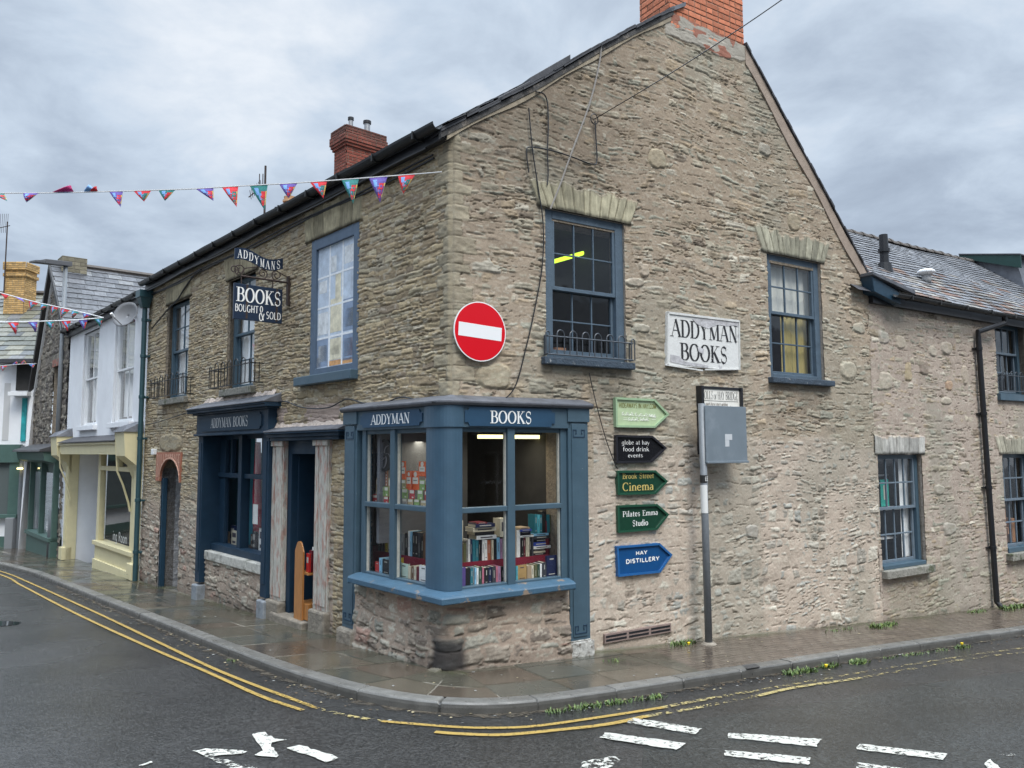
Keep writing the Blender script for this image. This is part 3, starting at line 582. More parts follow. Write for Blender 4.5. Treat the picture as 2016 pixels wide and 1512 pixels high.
mb.poly([R0, R1, R1+back*5, R0+back*5]); mb.add([E1, R1, R1+back*5, E1-np.array([0, 0, .3])], [(0, 1, 2, 3)])
mb.build('roof', ROOFM, shop); slates('roof_slates', E0-nLr*.0, FL.u, vL, nLr, 0, 11.2, w, .32, .26, (ROOFM2(), [(.045, .047, .055), (.06, .062, .07), (.05, .05, .05)]), shop, 91, jit=.3)
mb = MB(); mb.fb(FL, .0, 11.1, 5.90, 6.02, 0.03, .12); mb.build('soffit_board', BLACKP, shop, bevel=.01)
def gutter(parent, fr, s0, s1, z, o, r=.062, m=DARKM, name='gutter', droop=0):
    mb = MB(); P = fr.P; prof = [(o+r*math.cos(t), r*math.sin(t)) for t in [math.pi+math.pi*k/8 for k in range(9)]]+[(o+r*.88*math.cos(t), r*.88*math.sin(t)) for t in [2*math.pi-math.pi*k/8 for k in range(9)]]
    n = 14; path = [(fr.P(s0+(s1-s0)*i/n, z-droop*i/n+.006*math.sin(i*2.3), 0), fr.n) for i in range(n+1)]
    mb.sweep(prof, path)
    s = s0+.4
    while s < s1: mb.fb(fr, s-.012, s+.012, z-r-.012, z+.008, o-r-.01, o+r+.008); s += .9
    return mb.build(name, m, parent)
gutter(shop, FL, .0, 11.1, 6.06, .20, .075, DARKM)
mb = MB()
for i, (zz, oo) in enumerate(((5.86, .15), (5.80, .05), (5.77, .035))): mb.tube([FL.P(s, zz+.015*math.sin(s*1.7+i), oo) for s in np.linspace(.3, 10.9, 26)], .013, 5)
mb.build('cable_run', BLACKP, shop)
# left verge: stacked slates and bargeboard ; right verge: cement fillet with slate edge
VD = mat('verge_timber', (.055, .052, .05), .8, var=.5, vscale=12, bump=.8, bscale=40, bdist=.01, col2=(.2, .17, .14), c2s=5, c2t=(.55, .65))
def along(pts, t0, t1, n, dz): 
    L = [0]; [L.append(L[-1]+math.dist(pts[i], pts[i+1])) for i in range(len(pts)-1)]; out = []
    for i in range(n+1):
        d = t0+(t1-t0)*i/n; out.append((np.interp(d, L, [p[0] for p in pts]), np.interp(d, L, [p[1] for p in pts])+dz))
    return out
def strip(mb, fr, pts, w0, w1, o0, o1, mi=0):
    for (a, b), (c, d) in zip(pts[:-1], pts[1:]): mb.hexa([fr.P(a, b+w0, o0), fr.P(c, d+w0, o0), fr.P(c, d+w0, o1), fr.P(a, b+w0, o1), fr.P(a, b+w1, o0), fr.P(c, d+w1, o0), fr.P(c, d+w1, o1), fr.P(a, b+w1, o1)], mi)
VL2 = [(-.16, 5.93)]+VERGE_L[1:]
mb = MB(); strip(mb, FR, along(VL2, 0, 4.62, 20, 0), -.04, .03, -.02, .045); mb.build('verge_board', VD, shop)
mb = MB(); strip(mb, FR, [(a, b+.02*math.sin(a*5)) for a, b in along(VL2, .1, 4.5, 20, 0)], -.09, -.03, -.02, .035); mb.build('verge_mortar', mat('verge_mortar', (.28, .235, .17), .9, var=.35, vscale=6, bump=.6, bscale=30, bdist=.01), shop)
mb = MB(); rng = random.Random(4); p = along(VL2, 0, 4.62, 24, 0)
for i in range(24):
    a, b = p[i], p[i+1]; k = rng.uniform(0, .02); strip(mb, FR, [a, b], .03+k, .055+k, -.6, .075+rng.uniform(-.02, .015)); strip(mb, FR, [a, b], .062+k, .08+k, -.6, .055+rng.uniform(-.02, .02))
mb.build('verge_slates', mat('verge_slate', (.045, .045, .05), .55, var=.4, vscale=10), shop)
mb = MB(); strip(mb, FR, [(0.62, 6.45), (1.10, 6.79)], .06, .12, -.5, .03); strip(mb, FR, [(1.08, 6.79), (1.70, 7.26)], .07, .15, -.6, .04)
mb.build('raised_slates', mat('verge_slate'), shop, bevel=.004)
mb = MB(); strip(mb, FR, [(3.45, 8.52), (3.78, 8.72)], .0, .06, -.3, .06); strip(mb, FR, [(3.3, 8.42), (3.5, 8.56)], .0, .05, -.3, .06); mb.build('ridge_flashing', LEAD, shop)
CEM = mat('cement_fillet', (.31, .245, .195), .9, var=.15, vscale=8, bump=.5, bscale=30, bdist=.01)
mb = MB(); pr = [(5.06+(7.98-5.06)*i/16, 8.48+(5.28-8.48)*i/16+.03*math.sin(i*.9)) for i in range(17)]; strip(mb, FR, pr, -.26, .02, -.02, .035); mb.build('verge_fillet', CEM, shop, smooth=False)
mb = MB(); rng = random.Random(6)
for i in range(32):
    t0, t1 = i/32, (i+1.1)/32; a = (5.06+2.95*t0, 8.48-3.22*t0); b = (5.06+2.95*t1, 8.48-3.22*t1); k = rng.uniform(0, .025); strip(mb, FR, [a, b], .02, .05+k, -.5, .05+rng.uniform(0, .02))
mb.build('verge_slates', mat('verge_slate'), shop)
# ---- brick chimney on the gable
def brickcols(mb_name, parent, corners, z0, z1, cw, bh, col, mcol, seed, corbel=(), top_soot=0, mm=None):
    """brick shaft as a real brick-coursed surface; corners: 4 xy points in order"""
    n = 4; per = [0]; cs = [np.array(c, float) for c in corners]
    for i in range(4): per.append(per[-1]+np.linalg.norm(cs[(i+1) % 4]-cs[i]))
    ds = .012; ns = int(per[-1]/ds); s = np.linspace(0, per[-1], ns+1); z = np.arange(z0, z1+.001, .0115); S, Z = np.meshgrid(s, z)
    N = VN(seed); r = np.floor((Z-z0)/bh).astype(int); zz = (Z-z0)-r*bh; Sx = S+(r % 2)*cw/2; c = np.floor(Sx/cw).astype(int); x = Sx-c*cw
    hdr = (r % 3 == 2); cwh = cw/2; c = np.where(hdr, np.floor(Sx/cwh).astype(int)+999, c); x = np.where(hdr, Sx-np.floor(Sx/cwh)*cwh, x); wv = np.where(hdr, cwh, cw)
    d = np.minimum(np.minimum(x, wv-x), np.minimum(zz, bh-zz)); b = sst(.003, .009, d+.003*N.fbm(S*30, Z*30, 2)); rr = np.random.default_rng(seed).random(70000)[(r*613+c*97) % 70000]
    h = b*.009+.005*N.fbm(S*20, Z*20, 3)+.005*rr*b
    out = np.zeros_like(Z)
    for (za, zb, o) in corbel: out = np.where((Z >= za) & (Z <= zb), o, out)
    col_ = np.array(col)*(1+.5*(rr-.5))[..., None]*(1+.35*N.fbm(S*12, Z*12, 3))[..., None]; mc = np.array(mcol)*np.ones_like(Z)[..., None]
    C = mc*(1-b[..., None])+col_*b[..., None]
    if top_soot: so = sst(z1-top_soot, z1, Z+.25*N.fbm(S*2, Z*3, 3)); C = C*(1-.6*so[..., None])+np.array((.04, .04, .035))*.6*so[..., None]
    X = np.zeros((*Z.shape, 3)); cen = sum(cs)/4
    for i in range(4):
        m = (S >= per[i]) & (S <= per[i+1]+1e-9); a, bb = cs[i], cs[(i+1) % 4]; u = (bb-a)/np.linalg.norm(bb-a); nn = np.array([u[1], -u[0]])
        if nn@(((a+bb)/2)-cen) < 0: nn = -nn
        t = (S-per[i])[m]; Ls = per[i+1]-per[i]; sc = (t/Ls-.5)*2; hh = (h+out)[m]
        ex = np.clip(1-(Ls/2-np.abs(t-Ls/2))/.02, 0, 1)
        X[..., 0][m] = a[0]+u[0]*(t+out[m]*sc)+nn[0]*hh*(1-ex*.0)*(1-0*ex); X[..., 1][m] = a[1]+u[1]*(t+out[m]*sc)+nn[1]*hh
    X[..., 2] = Z
    o = grid_mesh(mb_name, X, C, np.ones((Z.shape[0]-1, Z.shape[1]-1), bool), mm or STONE, parent, smooth=False)
    return o
def fxy(fr, s, off): p = fr.P(s, 0, off); return (p[0], p[1])
ch = [fxy(FR, 3.50, .01), fxy(FR, 5.05, .01), fxy(FR, 5.05, -.60), fxy(FR, 3.50, -.60)]
brickcols('chimney', shop, ch, 8.35, 9.95, .25, .088, (.50, .175, .095), (.22, .15, .11), 41)
c2 = [fxy(FL, 9.15, -3.75), fxy(FL, 9.75, -3.75), fxy(FL, 9.75, -4.75), fxy(FL, 9.15, -4.75)]
chb = brickcols('chimney', shop, c2, 8.0, 10.15, .225, .078, (.22, .062, .042), (.20, .15, .12), 42, corbel=((9.66, 9.73, .04), (9.73, 9.80, .07), (9.80, 10.0, .09), (10.0, 10.2, .07)), top_soot=.5)
mb = MB(); q = c2; mb.prism(Frame((0, 0, 0), (1, 0, 0), (0, 1, 0)), [], 0, 0) if False else None
mb.add([(x, y, 10.14) for x, y in [fxy(FL, 9.08, -3.68), fxy(FL, 9.82, -3.68), fxy(FL, 9.82, -4.82), fxy(FL, 9.08, -4.82)]]+[(x, y, 10.24) for x, y in [fxy(FL, 9.25, -3.88), fxy(FL, 9.65, -3.88), fxy(FL, 9.65, -4.65), fxy(FL, 9.25, -4.65)]], [(0, 1, 2, 3), (4, 5, 6, 7), (0, 1, 5, 4), (1, 2, 6, 5), (2, 3, 7, 6), (3, 0, 4, 7)])
mb.build('chimney_cap', mat('chimney_mortar', (.17, .13, .1), .95, var=.5, vscale=12, bump=1, bscale=25, bdist=.03), chb)
for off, hh, rr in ((-4.02, .26, .055), (-4.48, .30, .075)):
    mb = MB(); p = np.array(FL.P(9.45, 10.2, off)); mb.tube([p, p+[0, 0, hh]], rr, 12); mb.tube([p+[0, 0, hh], p+[0, 0, hh+.07]], rr*1.35, 12, 1)
    mb.build('flue', [mat('flue_metal', (.4, .4, .4), .35, metal=.8), BLACKP], chb, smooth=False)
# ---- upper windows on the gable
DSILL = mat('flaking_dark_sill', (.040, .060, .085), .7, var=.3, vscale=14, bump=1., bscale=30, bdist=.015, col2=(.28, .29, .29), c2s=16, c2t=(.62, .66))
LIME = mat('lime_fluorescent_tube', (.6, .9, .1), emit=((.62, 1., .05), 1.1))
w = sash_window(shop, FR, *WA, rec=.025, bw=.13, rdepth=2.2, bar=.018, split=.48, seed=2, label='peeling blue sash window above the corner bay', stone=REVM)
sill(w, FR, 1.22, 2.66, 3.38, 3.47, .10, DSILL); guard(w, FR, 1.26, 2.62, 3.47, .25, .10, n=7)
mb = MB(); a = FR.px(1080, 519, -1.2); b = FR.px(1160, 497, -1.2); mb.tube([FR.P(*a, -1.2), FR.P(*b, -1.2)], .030, 8); mb.build('strip_light', LIME, w)
mb = MB(); mb.fb(FR, 1.7, 1.86, 3.5, 3.66, -.6, -.34); mb.fb(FR, 1.55, 1.68, 3.5, 3.6, -.6, -.34); mb.build('cardboard_box', mat('cardboard', (.42, .22, .12), .9), w)
OLIVE = mat('olive_curtain', (.40, .33, .12), .9, var=.2, vscale=3, stretch=(7, 7, .5)); PALEC = mat('pale_blind', (.62, .63, .58), .9, var=.1, vscale=3)
w = sash_window(shop, FR, *WBB, rec=.035, bw=.12, split=.54, seed=3, label='blue sash window with olive curtains nearer the annexe', stone=REVM, curtains=((5.98, 6.62, 3.5, 4.55, .05, OLIVE), (5.5, 6.66, 4.45, 5.3, .03, PALEC)), roomc=GREYROOM)
sill(w, FR, 5.36, 6.86, 3.33, 3.42, .11, DSILL)
mb = MB(); mb.fb(FR, 5.62, 5.80, 3.50, 3.80, -.30, -.28); mb.build('blue_bag', mat('blue_bag', (.10, .32, .55), .5, var=.3, vscale=8), w)
# ---- upper windows on the street wall
w = sash_window(shop, FL, *W3, rec=.10, bw=.07, cols=2, split=.5, seed=4, curtains=((8.55, 9.84, 3.45, 5.38, .0, CURT),), paint=BLUE, label='narrow blue sash window beside the teal downpipe')
sill(w, FL, 8.44, 9.98, 3.30, 3.42, .10, SILLS); guard(w, FL, 8.15, 10.1, 3.42, .34, .22, n=6, m=DARKM)
w = sash_window(shop, FL, *W2, rec=.10, bw=.07, cols=2, split=.5, seed=5, curtains=((5.40, 6.54, 3.45, 5.34, .0, CURT),), paint=BLUE, label='blue sash window half hidden behind the hanging sign')
sill(w, FL, 5.30, 6.66, 3.30, 3.42, .10, SILLS); guard(w, FL, 5.02, 6.75, 3.42, .34, .22, n=6, m=DARKM)
# painted false window
mb = MB(); s0, s1, z0, z1 = PW; bw = .12
for a in ((s0-.02, s0+bw, z0-.02, z1+.02), (s1-bw, s1+.02, z0-.02, z1+.02), (s0+bw, s1-bw, z1-.15, z1+.02), (s0+bw, s1-bw, z0-.02, z0+.10)): mb.fb(FL, *a, -.07, .012)
GBLUE = mat('faded_grey_blue_paint', (.085, .125, .18), .6, var=.12, vscale=8)
w = mb.build('painted_window', GBLUE, shop, bevel=.005, label='false window painted with pale books on a flat panel'); sill(w, FL, s0-.03, s1+.30, 3.29, 3.42, .13, BLUE)
PWM = [mat('painted_sky_panel', (.48, .55, .64), .7, var=.28, vscale=5), mat('painted_white_bars', (.76, .78, .80), .7, var=.12, vscale=20), mat('painted_cream_books', (.66, .61, .46), .7, var=.3, vscale=9), mat('painted_slate_blue', (.24, .31, .43), .7, var=.2, vscale=9),
       mat('painted_pink_book', (.60, .32, .26), .7, var=.3, vscale=9), mat('painted_orange_base', (.62, .33, .14), .7, var=.35, vscale=12), mat('painted_pale_grey_books', (.62, .64, .65), .7, var=.28, vscale=9)]
mb = MB(); a0, a1, b0, b1 = s0+.10, s1-.10, z0+.09, z1-.14; mb.fb(FL, a0, a1, b0, b1, -.06, -.03, 0)
def pp(x0, x1, y0, y1, mi, k): mb.fb(FL, a1-(a1-a0)*x1, a1-(a1-a0)*x0, b0+(b1-b0)*y0, b0+(b1-b0)*y1, -.03, -.03+.0015*k, mi)
for q in ((.02, .33, .02, .24, 3), (.67, .98, .04, .24, 3), (.67, .98, .27, .52, 3), (.06, .28, .06, .19, 6), (.02, .12, .02, .10, 6), (.36, .64, .06, .23, 2), (.72, .92, .07, .21, 4), (.04, .30, .28, .46, 6), (.36, .64, .28, .55, 2), (.48, .62, .55, .74, 2), (.74, .95, .30, .44, 2), (.30, .98, .015, .055, 5), (.36, .50, .77, .9, 6), (.06, .26, .62, .72, 6), (.70, .94, .80, .94, 6), (.40, .6, .10, .17, 6)): pp(*q, 1)
for x in (0, .335, .665, 1): pp(max(0, x-.016), min(1, x+.016), 0, 1, 1, 3)
for y in (0, .25, .5, .75, 1): pp(0, 1, max(0, y-.008), min(1, y+.008), 1, 2)
mb.build('painted_panel', PWM, w)
mb = MB(); reveal(mb, FL, *PW, .08); mb.build('reveal', REV, shop)
mb = MB(); reveal(mb, FR, 0, .01, 0, .01, .01) if False else None
# ---- doorway and its weathered pilasters
def ground_at(fr, s, off=0): p = fr.P(s, 0, off); return float(Hg(p[0], p[1]))
WEATH = mat('weathered_painted_wood', (.41, .395, .35), .85, var=.3, vscale=9, bump=.8, bscale=40, bdist=.008, col2=(.36, .225, .185), c2s=5, c2t=(.49, .60), stretch=(3, 3, .8))
PLINTH = mat('plinth_stone', (.20, .175, .14), .85, var=.4, vscale=10, bump=1, bscale=22, bdist=.02)
dw = MB().fb(FL, 3.05, 4.15, 2.30, 2.54, -.16, -.02).build('doorway', NAVY, shop, bevel=.008)
for a, b in ((4.10, 4.50), (2.70, 3.10)):
    g = ground_at(FL, a, .1); mb = MB(); mb.fb(FL, a, b, g+.28, 2.50, -.02, .055)
    m_ = (a+b)/2; mb.fb(FL, a+.03, b-.15, g+.34, 2.44, .055, .07); mb.fb(FL, b-.12, b-.03, g+.34, 2.40, .055, .066); mb.fb(FL, a-.01, b+.02, 2.42, 2.50, .0, .09)
    p = mb.build('pilaster', WEATH, dw, bevel=.006)
    mb = MB(); mb.fb(FL, a-.03, b+.03, g-.2, g+.28, -.02, .12); mb.build('plinth', PLINTH, dw, bevel=.03)
mb = MB(); mb.fb(FL, 3.98, 4.10, -.25, 2.32, -.16, -.02); mb.fb(FL, 3.10, 3.15, -.25, 2.32, -.16, -.02); mb.fb(FL, 3.95, 3.98, -.25, 2.30, -.95, -.12); mb.build('door_frame', NAVY, dw, bevel=.006)
mb = MB(); mb.fb(FL, 2.25, 4.50, 2.55, 2.60, -.02, .16); mb.fb(FL, 2.32, 4.46, 2.50, 2.55, -.02, .12); mb.fb(FL, 2.20, 4.50, 2.60, 2.625, -.02, .20)
cr = mb.build('cornice', NAVY, dw, bevel=.006)
mb = MB(); P = FL.P; mb.hexa([P(2.20, 2.627, .0), P(4.52, 2.627, .0), P(4.52, 2.627, .21), P(2.20, 2.627, .21), P(2.20, 2.72, .0), P(4.52, 2.72, .0), P(4.52, 2.65, .205), P(2.20, 2.65, .205)]); mb.build('lead_flashing', LEAD, dw, bevel=.01)
# open door leaf, swung inside against the hall
mb = MB(); mb.fb(FL, 3.36, 3.41, -.05, 2.26, -1.15, -.24); 
for z in (.2, .78, 1.35): mb.fb(FL, 3.41, 3.425, z, z+.42, -1.05, -.36)
dl = mb.build('door', NAVY, dw, bevel=.006)
mb = MB(); D1 = FL; 
q = [(3.95, 1.42, -1.0), (3.45, 1.42, -1.0)]
mb.fb(FL, 3.40, 3.95, -.3, 2.5, -1.30, -1.24); mb.build('inner_door', NAVY, dw)
mb = MB(); mb.fb(FL, 3.55, 3.86, 1.55, 1.87, -1.24, -1.235); mb.fb(FL, 3.57, 3.84, 1.60, 1.66, -1.235, -1.232, 1); mb.fb(FL, 3.62, 3.72, 1.70, 1.76, -1.235, -1.232, 1); mb.fb(FL, 3.60, 3.84, 1.80, 1.84, -1.235, -1.232, 2)
mb.build('poster', [mat('dark_poster', (.03, .04, .07), .5, var=.6, vscale=25), mat('poster_buff', (.4, .36, .28), .6), mat('poster_blue', (.05, .12, .3), .6)], dw)
mb = MB(); P = FL.P
for q in ([P(3.2, -.3, -.17), P(3.2, 2.5, -.17), P(3.2, 2.5, -2.2), P(3.2, -.3, -2.2)], [P(4.3, -.3, -.17), P(4.3, 2.5, -.17), P(4.3, 2.5, -2.2), P(4.3, -.3, -2.2)], [P(3.2, 2.5, -.17), P(4.3, 2.5, -.17), P(4.3, 2.5, -2.2), P(3.2, 2.5, -2.2)], [P(3.2, -.3, -2.2), P(4.3, -.3, -2.2), P(4.3, 2.5, -2.2), P(3.2, 2.5, -2.2)], [P(3.2, -.05, -.0), P(4.3, -.05, 0), P(4.3, -.05, -2.2), P(3.2, -.05, -2.2)]): mb.poly(q)
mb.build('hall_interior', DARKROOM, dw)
mb = MB(); mb.fb(FL, 3.22, 4.27, -.28, -.035, -.1, .16); mb.build('doorstep', PLINTH, dw, bevel=.02)
# ---- flat shopfront on the street wall
sf = thing('shopfront', None, None, FL.P(6.3, 0, 0)); sf.parent = shop; sf.location = Vector(FL.P(6.3, 0, 0))-Vector(C0)
s0, s1, z0, z1 = SF
mb = MB()
for a, b in ((s1-.02, s1+.20), (s0-.20, s0+.02)): 
    g = ground_at(FL, a, .1); m2 = MB(); m2.fb(FL, a, b, g+.30, 2.62, -.3 if a > 6 else -.12, .12); m2.fb(FL, a+.05, b-.05, g+.5, 2.5, .12, .132)
    m2.build('pilaster', NAVY, sf, bevel=.006); MB().fb(FL, a-.02, b+.02, g-.2, g+.26, -.02, .17).build('plinth', mat('grey_painted_stone', (.2, .22, .24), .7, var=.35, vscale=12), sf, bevel=.02)
MB().fb(FL, s0-.22, s1+.24, 2.66, 3.0, -.02, .15).build('fascia', NAVY, sf, bevel=.006)
mb = MB(); mb.fb(FL, s0-.30, s1+.34, 3.0, 3.03, -.02, .20); mb.fb(FL, s0-.36, s1+.42, 3.03, 3.07, -.02, .27); mb.fb(FL, s0-.36, s1+.40, 3.07, 3.095, -.02, .29); mb.fb(FL, s0-.26, s1+.28, 2.62, 2.66, -.02, .19); mb.build('cornice', NAVY, sf, bevel=.006)
mb = MB(); P = FL.P; a, b = s0-.37, s1+.42; mb.hexa([P(a, 3.097, .0), P(b, 3.097, .0), P(b, 3.097, .31), P(a, 3.097, .31), P(a, 3.25, .0), P(b-.25, 3.25, .0), P(b, 3.12, .305), P(a, 3.12, .305)]); mb.build('lead_flashing', LEAD, sf, bevel=.01)
def board(fr, a, b, z0, z1, o, notch=.05):
    """name board with notched ends; a > b or a < b both fine"""
    a, b = min(a, b), max(a, b); zc = (z0+z1)/2; n = notch
    return [(a, z0+n), (a+n, z0+n), (a+n*1.5, z0), (b-n*1.5, z0), (b-n, z0+n), (b, z0+n), (b, z1-n), (b-n, z1-n), (b-n*1.5, z1), (a+n*1.5, z1), (a+n, z1-n), (a, z1-n)]
mb = MB(); mb.prism(FL, board(FL, s0+.0, s1+.02, 2.70, 2.965, 0, .045), .15, .168, 0); bd = mb.build('name_board', NAVYL, sf, bevel=.004)
mb = MB(); text(mb, FL, 'ADDYMAN BOOKS', (FL.px(414, 840, .168)[0], 2.755), (FL.px(487, 840, .168)[0], 2.92), .168); mb.build('lettering', mat('silver_lettering', (.42, .43, .43), .5), sf)
# recessed window: frames at off -.30
o = -.22; XM = FL.px(470, 1000, -.14)[0]; mb = MB()
mb.fb(FL, s0, s1, .58, .70, o-.06, -.06); mb.fb(FL, XM-.07, XM+.07, .62, 2.66, o-.06, o+.10)
for a in ((s0-.02, s0+.16), (s1-.28, s1+.0)): mb.fb(FL, a[0], a[1], .60, 2.66, o-.06, o+.02)
mb.fb(FL, s0, s1, 1.88, 1.96, o-.05, o+.05); mb.fb(FL, s0, s1, 2.56, 2.66, o-.06, o+.02)
for x in ((s0+XM)/2, (s1+XM)/2): mb.fb(FL, x-.035, x+.035, 1.94, 2.6, o-.05, o+.03)
mb.fb(FL, s0+.2, s0+.34, 2.0, 2.5, o-.05, o+.01)
mb.build('window_frame', NAVY, sf, bevel=.006)
mb = MB()
for a, b in ((s0+.1, XM), (XM, s1-.2)):
    for c, d in ((.66, 1.9), (1.94, 2.6)): mb.poly([FL.P(a, c, o-.02), FL.P(b, c, o-.02), FL.P(b, d, o-.02), FL.P(a, d, o-.02)])
mb.build('glass', GLASSB, sf)
MB().fb(FL, s0+.02, s1-.03, .42, .58, -.16, .05).build('sill', mat('pale_sill_stone', (.42, .41, .37), .8, var=.3, vscale=9, bump=.8, bscale=25, bdist=.012, col2=(.2, .2, .17), c2s=3, c2t=(.5, .6)), sf, bevel=.015)
TEALI = mat('teal_lining', (.03, .16, .21), .8, var=.1, vscale=4)
mb = MB(); P = FL.P
mb.fb(FL, s0-.1, s1+.1, .55, .66, -1.0, o-.08, 0); mb.fb(FL, XM+.5, 8.6, .66, 2.6, -.62, -.60, 1); mb.fb(FL, 8.58, 8.63, .6, 2.7, -1.1, o-.08, 1); mb.fb(FL, s1, 8.6, .55, .66, -1.0, o-.08, 0); mb.fb(FL, s0-.12, s0-.06, .6, 2.7, -1.1, o-.08, 0); mb.fb(FL, s0-.1, s1+.1, 2.68, 2.75, -1.1, o-.08, 0); mb.fb(FL, s0-.1, s1+.1, .55, 2.75, -1.15, -1.1, 0)
mb.build('display_interior', [DARKROOM, TEALI], sf)
mb = MB(); reveal(mb, FL, s0-.02, s1+.02, .4, z1, .24); mb.build('reveal', NAVY, sf)
# ---- arched passage
ps = MB(); pts = [(8.66, 1.74), (8.66, 2.33), (10.16, 2.33), (10.16, 1.74), (9.92, 1.74)]+[(9.31+.61*math.cos(t), 1.74+.46*math.sin(t)) for t in [math.pi*k/14 for k in range(1, 14)]]+[(8.70, 1.74)]
ring = [(9.31+.61*math.cos(math.pi*k/14), 1.74+.46*math.sin(math.pi*k/14)) for k in range(15)]
TERR = mat('terracotta_sign', (.34, .135, .085), .7, var=.15, vscale=14); TERL = mat('terracotta_pale_lettering', (.56, .33, .24), .7, var=.1, vscale=14)
top = [(9.98-1.30*k/14, 2.33) for k in range(15)]; top[0] = (10.16, 2.33); top[-1] = (8.66, 2.33)
for k in range(14): ps.prism(FL, [ring[k], ring[k+1], top[k+1], top[k]], .0, .045)
ps.prism(FL, [(9.92, 1.74), (10.16, 1.74), (10.16, 2.33)], .0, .045)
pg = ps.build('passage_sign', TERR, shop)
mb = MB()
letters = 'BULLPASSAGE'; 
for i, c in enumerate(letters):
    x0 = 10.10-i*.130; x1 = x0-.105; xm = (x0+x1)/2; u = (xm-9.31)/.61; zb = 1.74+.46*math.sqrt(max(0, 1-min(1, u*u)))+.045
    if xm > 9.92: zb = 1.82
    text(mb, FL, c, (x0, zb), (x1, 2.29), .047, wt=.16, thin=.1, serif=False)
for k in range(14): a, b = ring[k], ring[k+1]; mb.prism(FL, [a, b, (b[0], b[1]+.03), (a[0], a[1]+.03)], .045, .055)
mb.build('lettering', TERL, pg)
mb = MB(); mb.fb(FL, 9.86, 9.96, -.60, 1.80, -.11, -.01); mb.build('passage_door_post', mat('chipped_navy_paint', (.012, .04, .07), .45, var=.15, vscale=8, col2=(.45, .45, .45), c2s=14, c2t=(.72, .75)), shop, bevel=.01)
mb = MB(); P = FL.P; n = 10
mb.poly([P(8.70, -.6, .0), P(8.70, 2.0, 0), P(8.70, 2.0, -2.4), P(8.70, -.6, -2.4)], 0)
mb.poly([P(9.95, -.6, -.0), P(9.95, 2.0, 0), P(9.95, 2.0, -2.4), P(9.95, -.6, -2.4)], 0); mb.poly([P(8.6, -.6, -2.4), P(9.95, -.6, -2.4), P(9.95, 2.2, -2.4), P(8.6, 2.2, -2.4)], 0)
mb.poly([P(8.6, 2.24, .0), P(9.95, 2.24, 0), P(9.95, 2.24, -2.4), P(8.6, 2.24, -2.4)], 0)
mb.fb(FL, 8.6, 9.94, -.6, 2.2, -2.3, -2.2, 1)
mb.build('passage_interior', [mat('limewashed_rubble', (.40, .40, .41), .9, var=.4, vscale=9, bump=1, bscale=12, bdist=.06), mat('limewashed_rubble')], shop)
MB().fb(FL, 10.25, 10.42, 2.28, 2.40, 0, .08).build('junction_box', WHITE, shop, bevel=.008)
# ---- teal downpipe with hopper, at the far end of the street wall
s = 11.02; mb = MB(); g = ground_at(FL, s, .1)
mb.tube([FL.P(s, g+.02, .13), FL.P(s, 5.55, .13)], .052, 10)
for z in (g+.6, g+1.7, 2.6, 3.5, 4.4, 5.2): mb.tube([FL.P(s, z, .13), FL.P(s, z+.07, .13)], .064, 10); mb.fb(FL, s-.1, s+.1, z+.01, z+.05, 0, .09)
P = FL.P; mb.hexa([P(s-.08, 5.5, .06), P(s+.08, 5.5, .06), P(s+.08, 5.5, .2), P(s-.08, 5.5, .2), P(s-.15, 5.72, .02), P(s+.15, 5.72, .02), P(s+.15, 5.72, .27), P(s-.15, 5.72, .27)]); mb.fb(FL, s-.16, s+.16, 5.72, 5.88, .01, .29)
mb.build('downpipe', TEAL, shop, bevel=.004)

# solid masonry behind the facings
def backing(parent, fr, s0, s1, z0, z1, holes, name='masonry_core'):
    mb = MB(); hs_ = [(h[0]-.0, h[1]+.0, h[2]-.0, h[3]+.0) for h in holes]; xs = sorted({s0, s1, *[h[0] for h in hs_ if s0 < h[0] < s1], *[h[1] for h in hs_ if s0 < h[1] < s1]})
    for a, b in zip(xs[:-1], xs[1:]):
        c = (a+b)/2; z = z0
        for h in sorted([h for h in hs_ if h[0] < c < h[1]], key=lambda h: h[2]):
            if h[2] > z: mb.fb(fr, a, b, z, h[2], -.30, -.035)
            z = h[3]
        if z1 > z: mb.fb(fr, a, b, z, z1, -.30, -.035)
    return mb, name
mb, nm = backing(shop, FR, .3, 7.98, -1.0, 5.2, [(-.1, 1.5, .6, 2.66), WA, WBB]); mb.prism(FR, [(.3, 5.2), (7.94, 5.2), (5.03, 8.44), (3.55, 8.48), (.3, 6.15)], -.30, -.036)
m2, _ = backing(shop, FL, .3, 11.1, -.9, 5.95, [(-.1, 2.58, .6, 2.66), PW, W2, W3, (4.68, 8.66, .5, 2.72), DR, (8.68, 9.95, -1, 2.3)]); k = len(mb.v); mb.build(nm, REV, shop); m2.build(nm, REV, shop)

# rough mortar fillets over the leadwork
FIL = mat('pale_mortar_fillet', (.46, .385, .33), .9, var=.3, vscale=7, bump=1., bscale=28, bdist=.02)
def fillet(parent, fr, s0, s1, z, h, o, seed):
    rng = random.Random(seed); n = int((s1-s0)/.06); mb = MB(); zz = [h*rng.uniform(.4, 1.2) for _ in range(n+1)]; oo = [o*rng.uniform(.6, 1.3) for _ in range(n+1)]
    for i in range(n):
        a, b = s0+(s1-s0)*i/n, s0+(s1-s0)*(i+1)/n; mb.add([fr.P(a, z-.02, oo[i]), fr.P(b, z-.02, oo[i+1]), fr.P(b, z+zz[i+1], .012), fr.P(a, z+zz[i], .012)], [(0, 1, 2, 3)])
    mb.build('mortar_fillet', FIL, parent, smooth=True)
fillet(sf, FL, 4.5, 7.5, 3.245, .07, .05, 1); fillet(dw, FL, 2.25, 4.5, 2.715, .06, .05, 2)
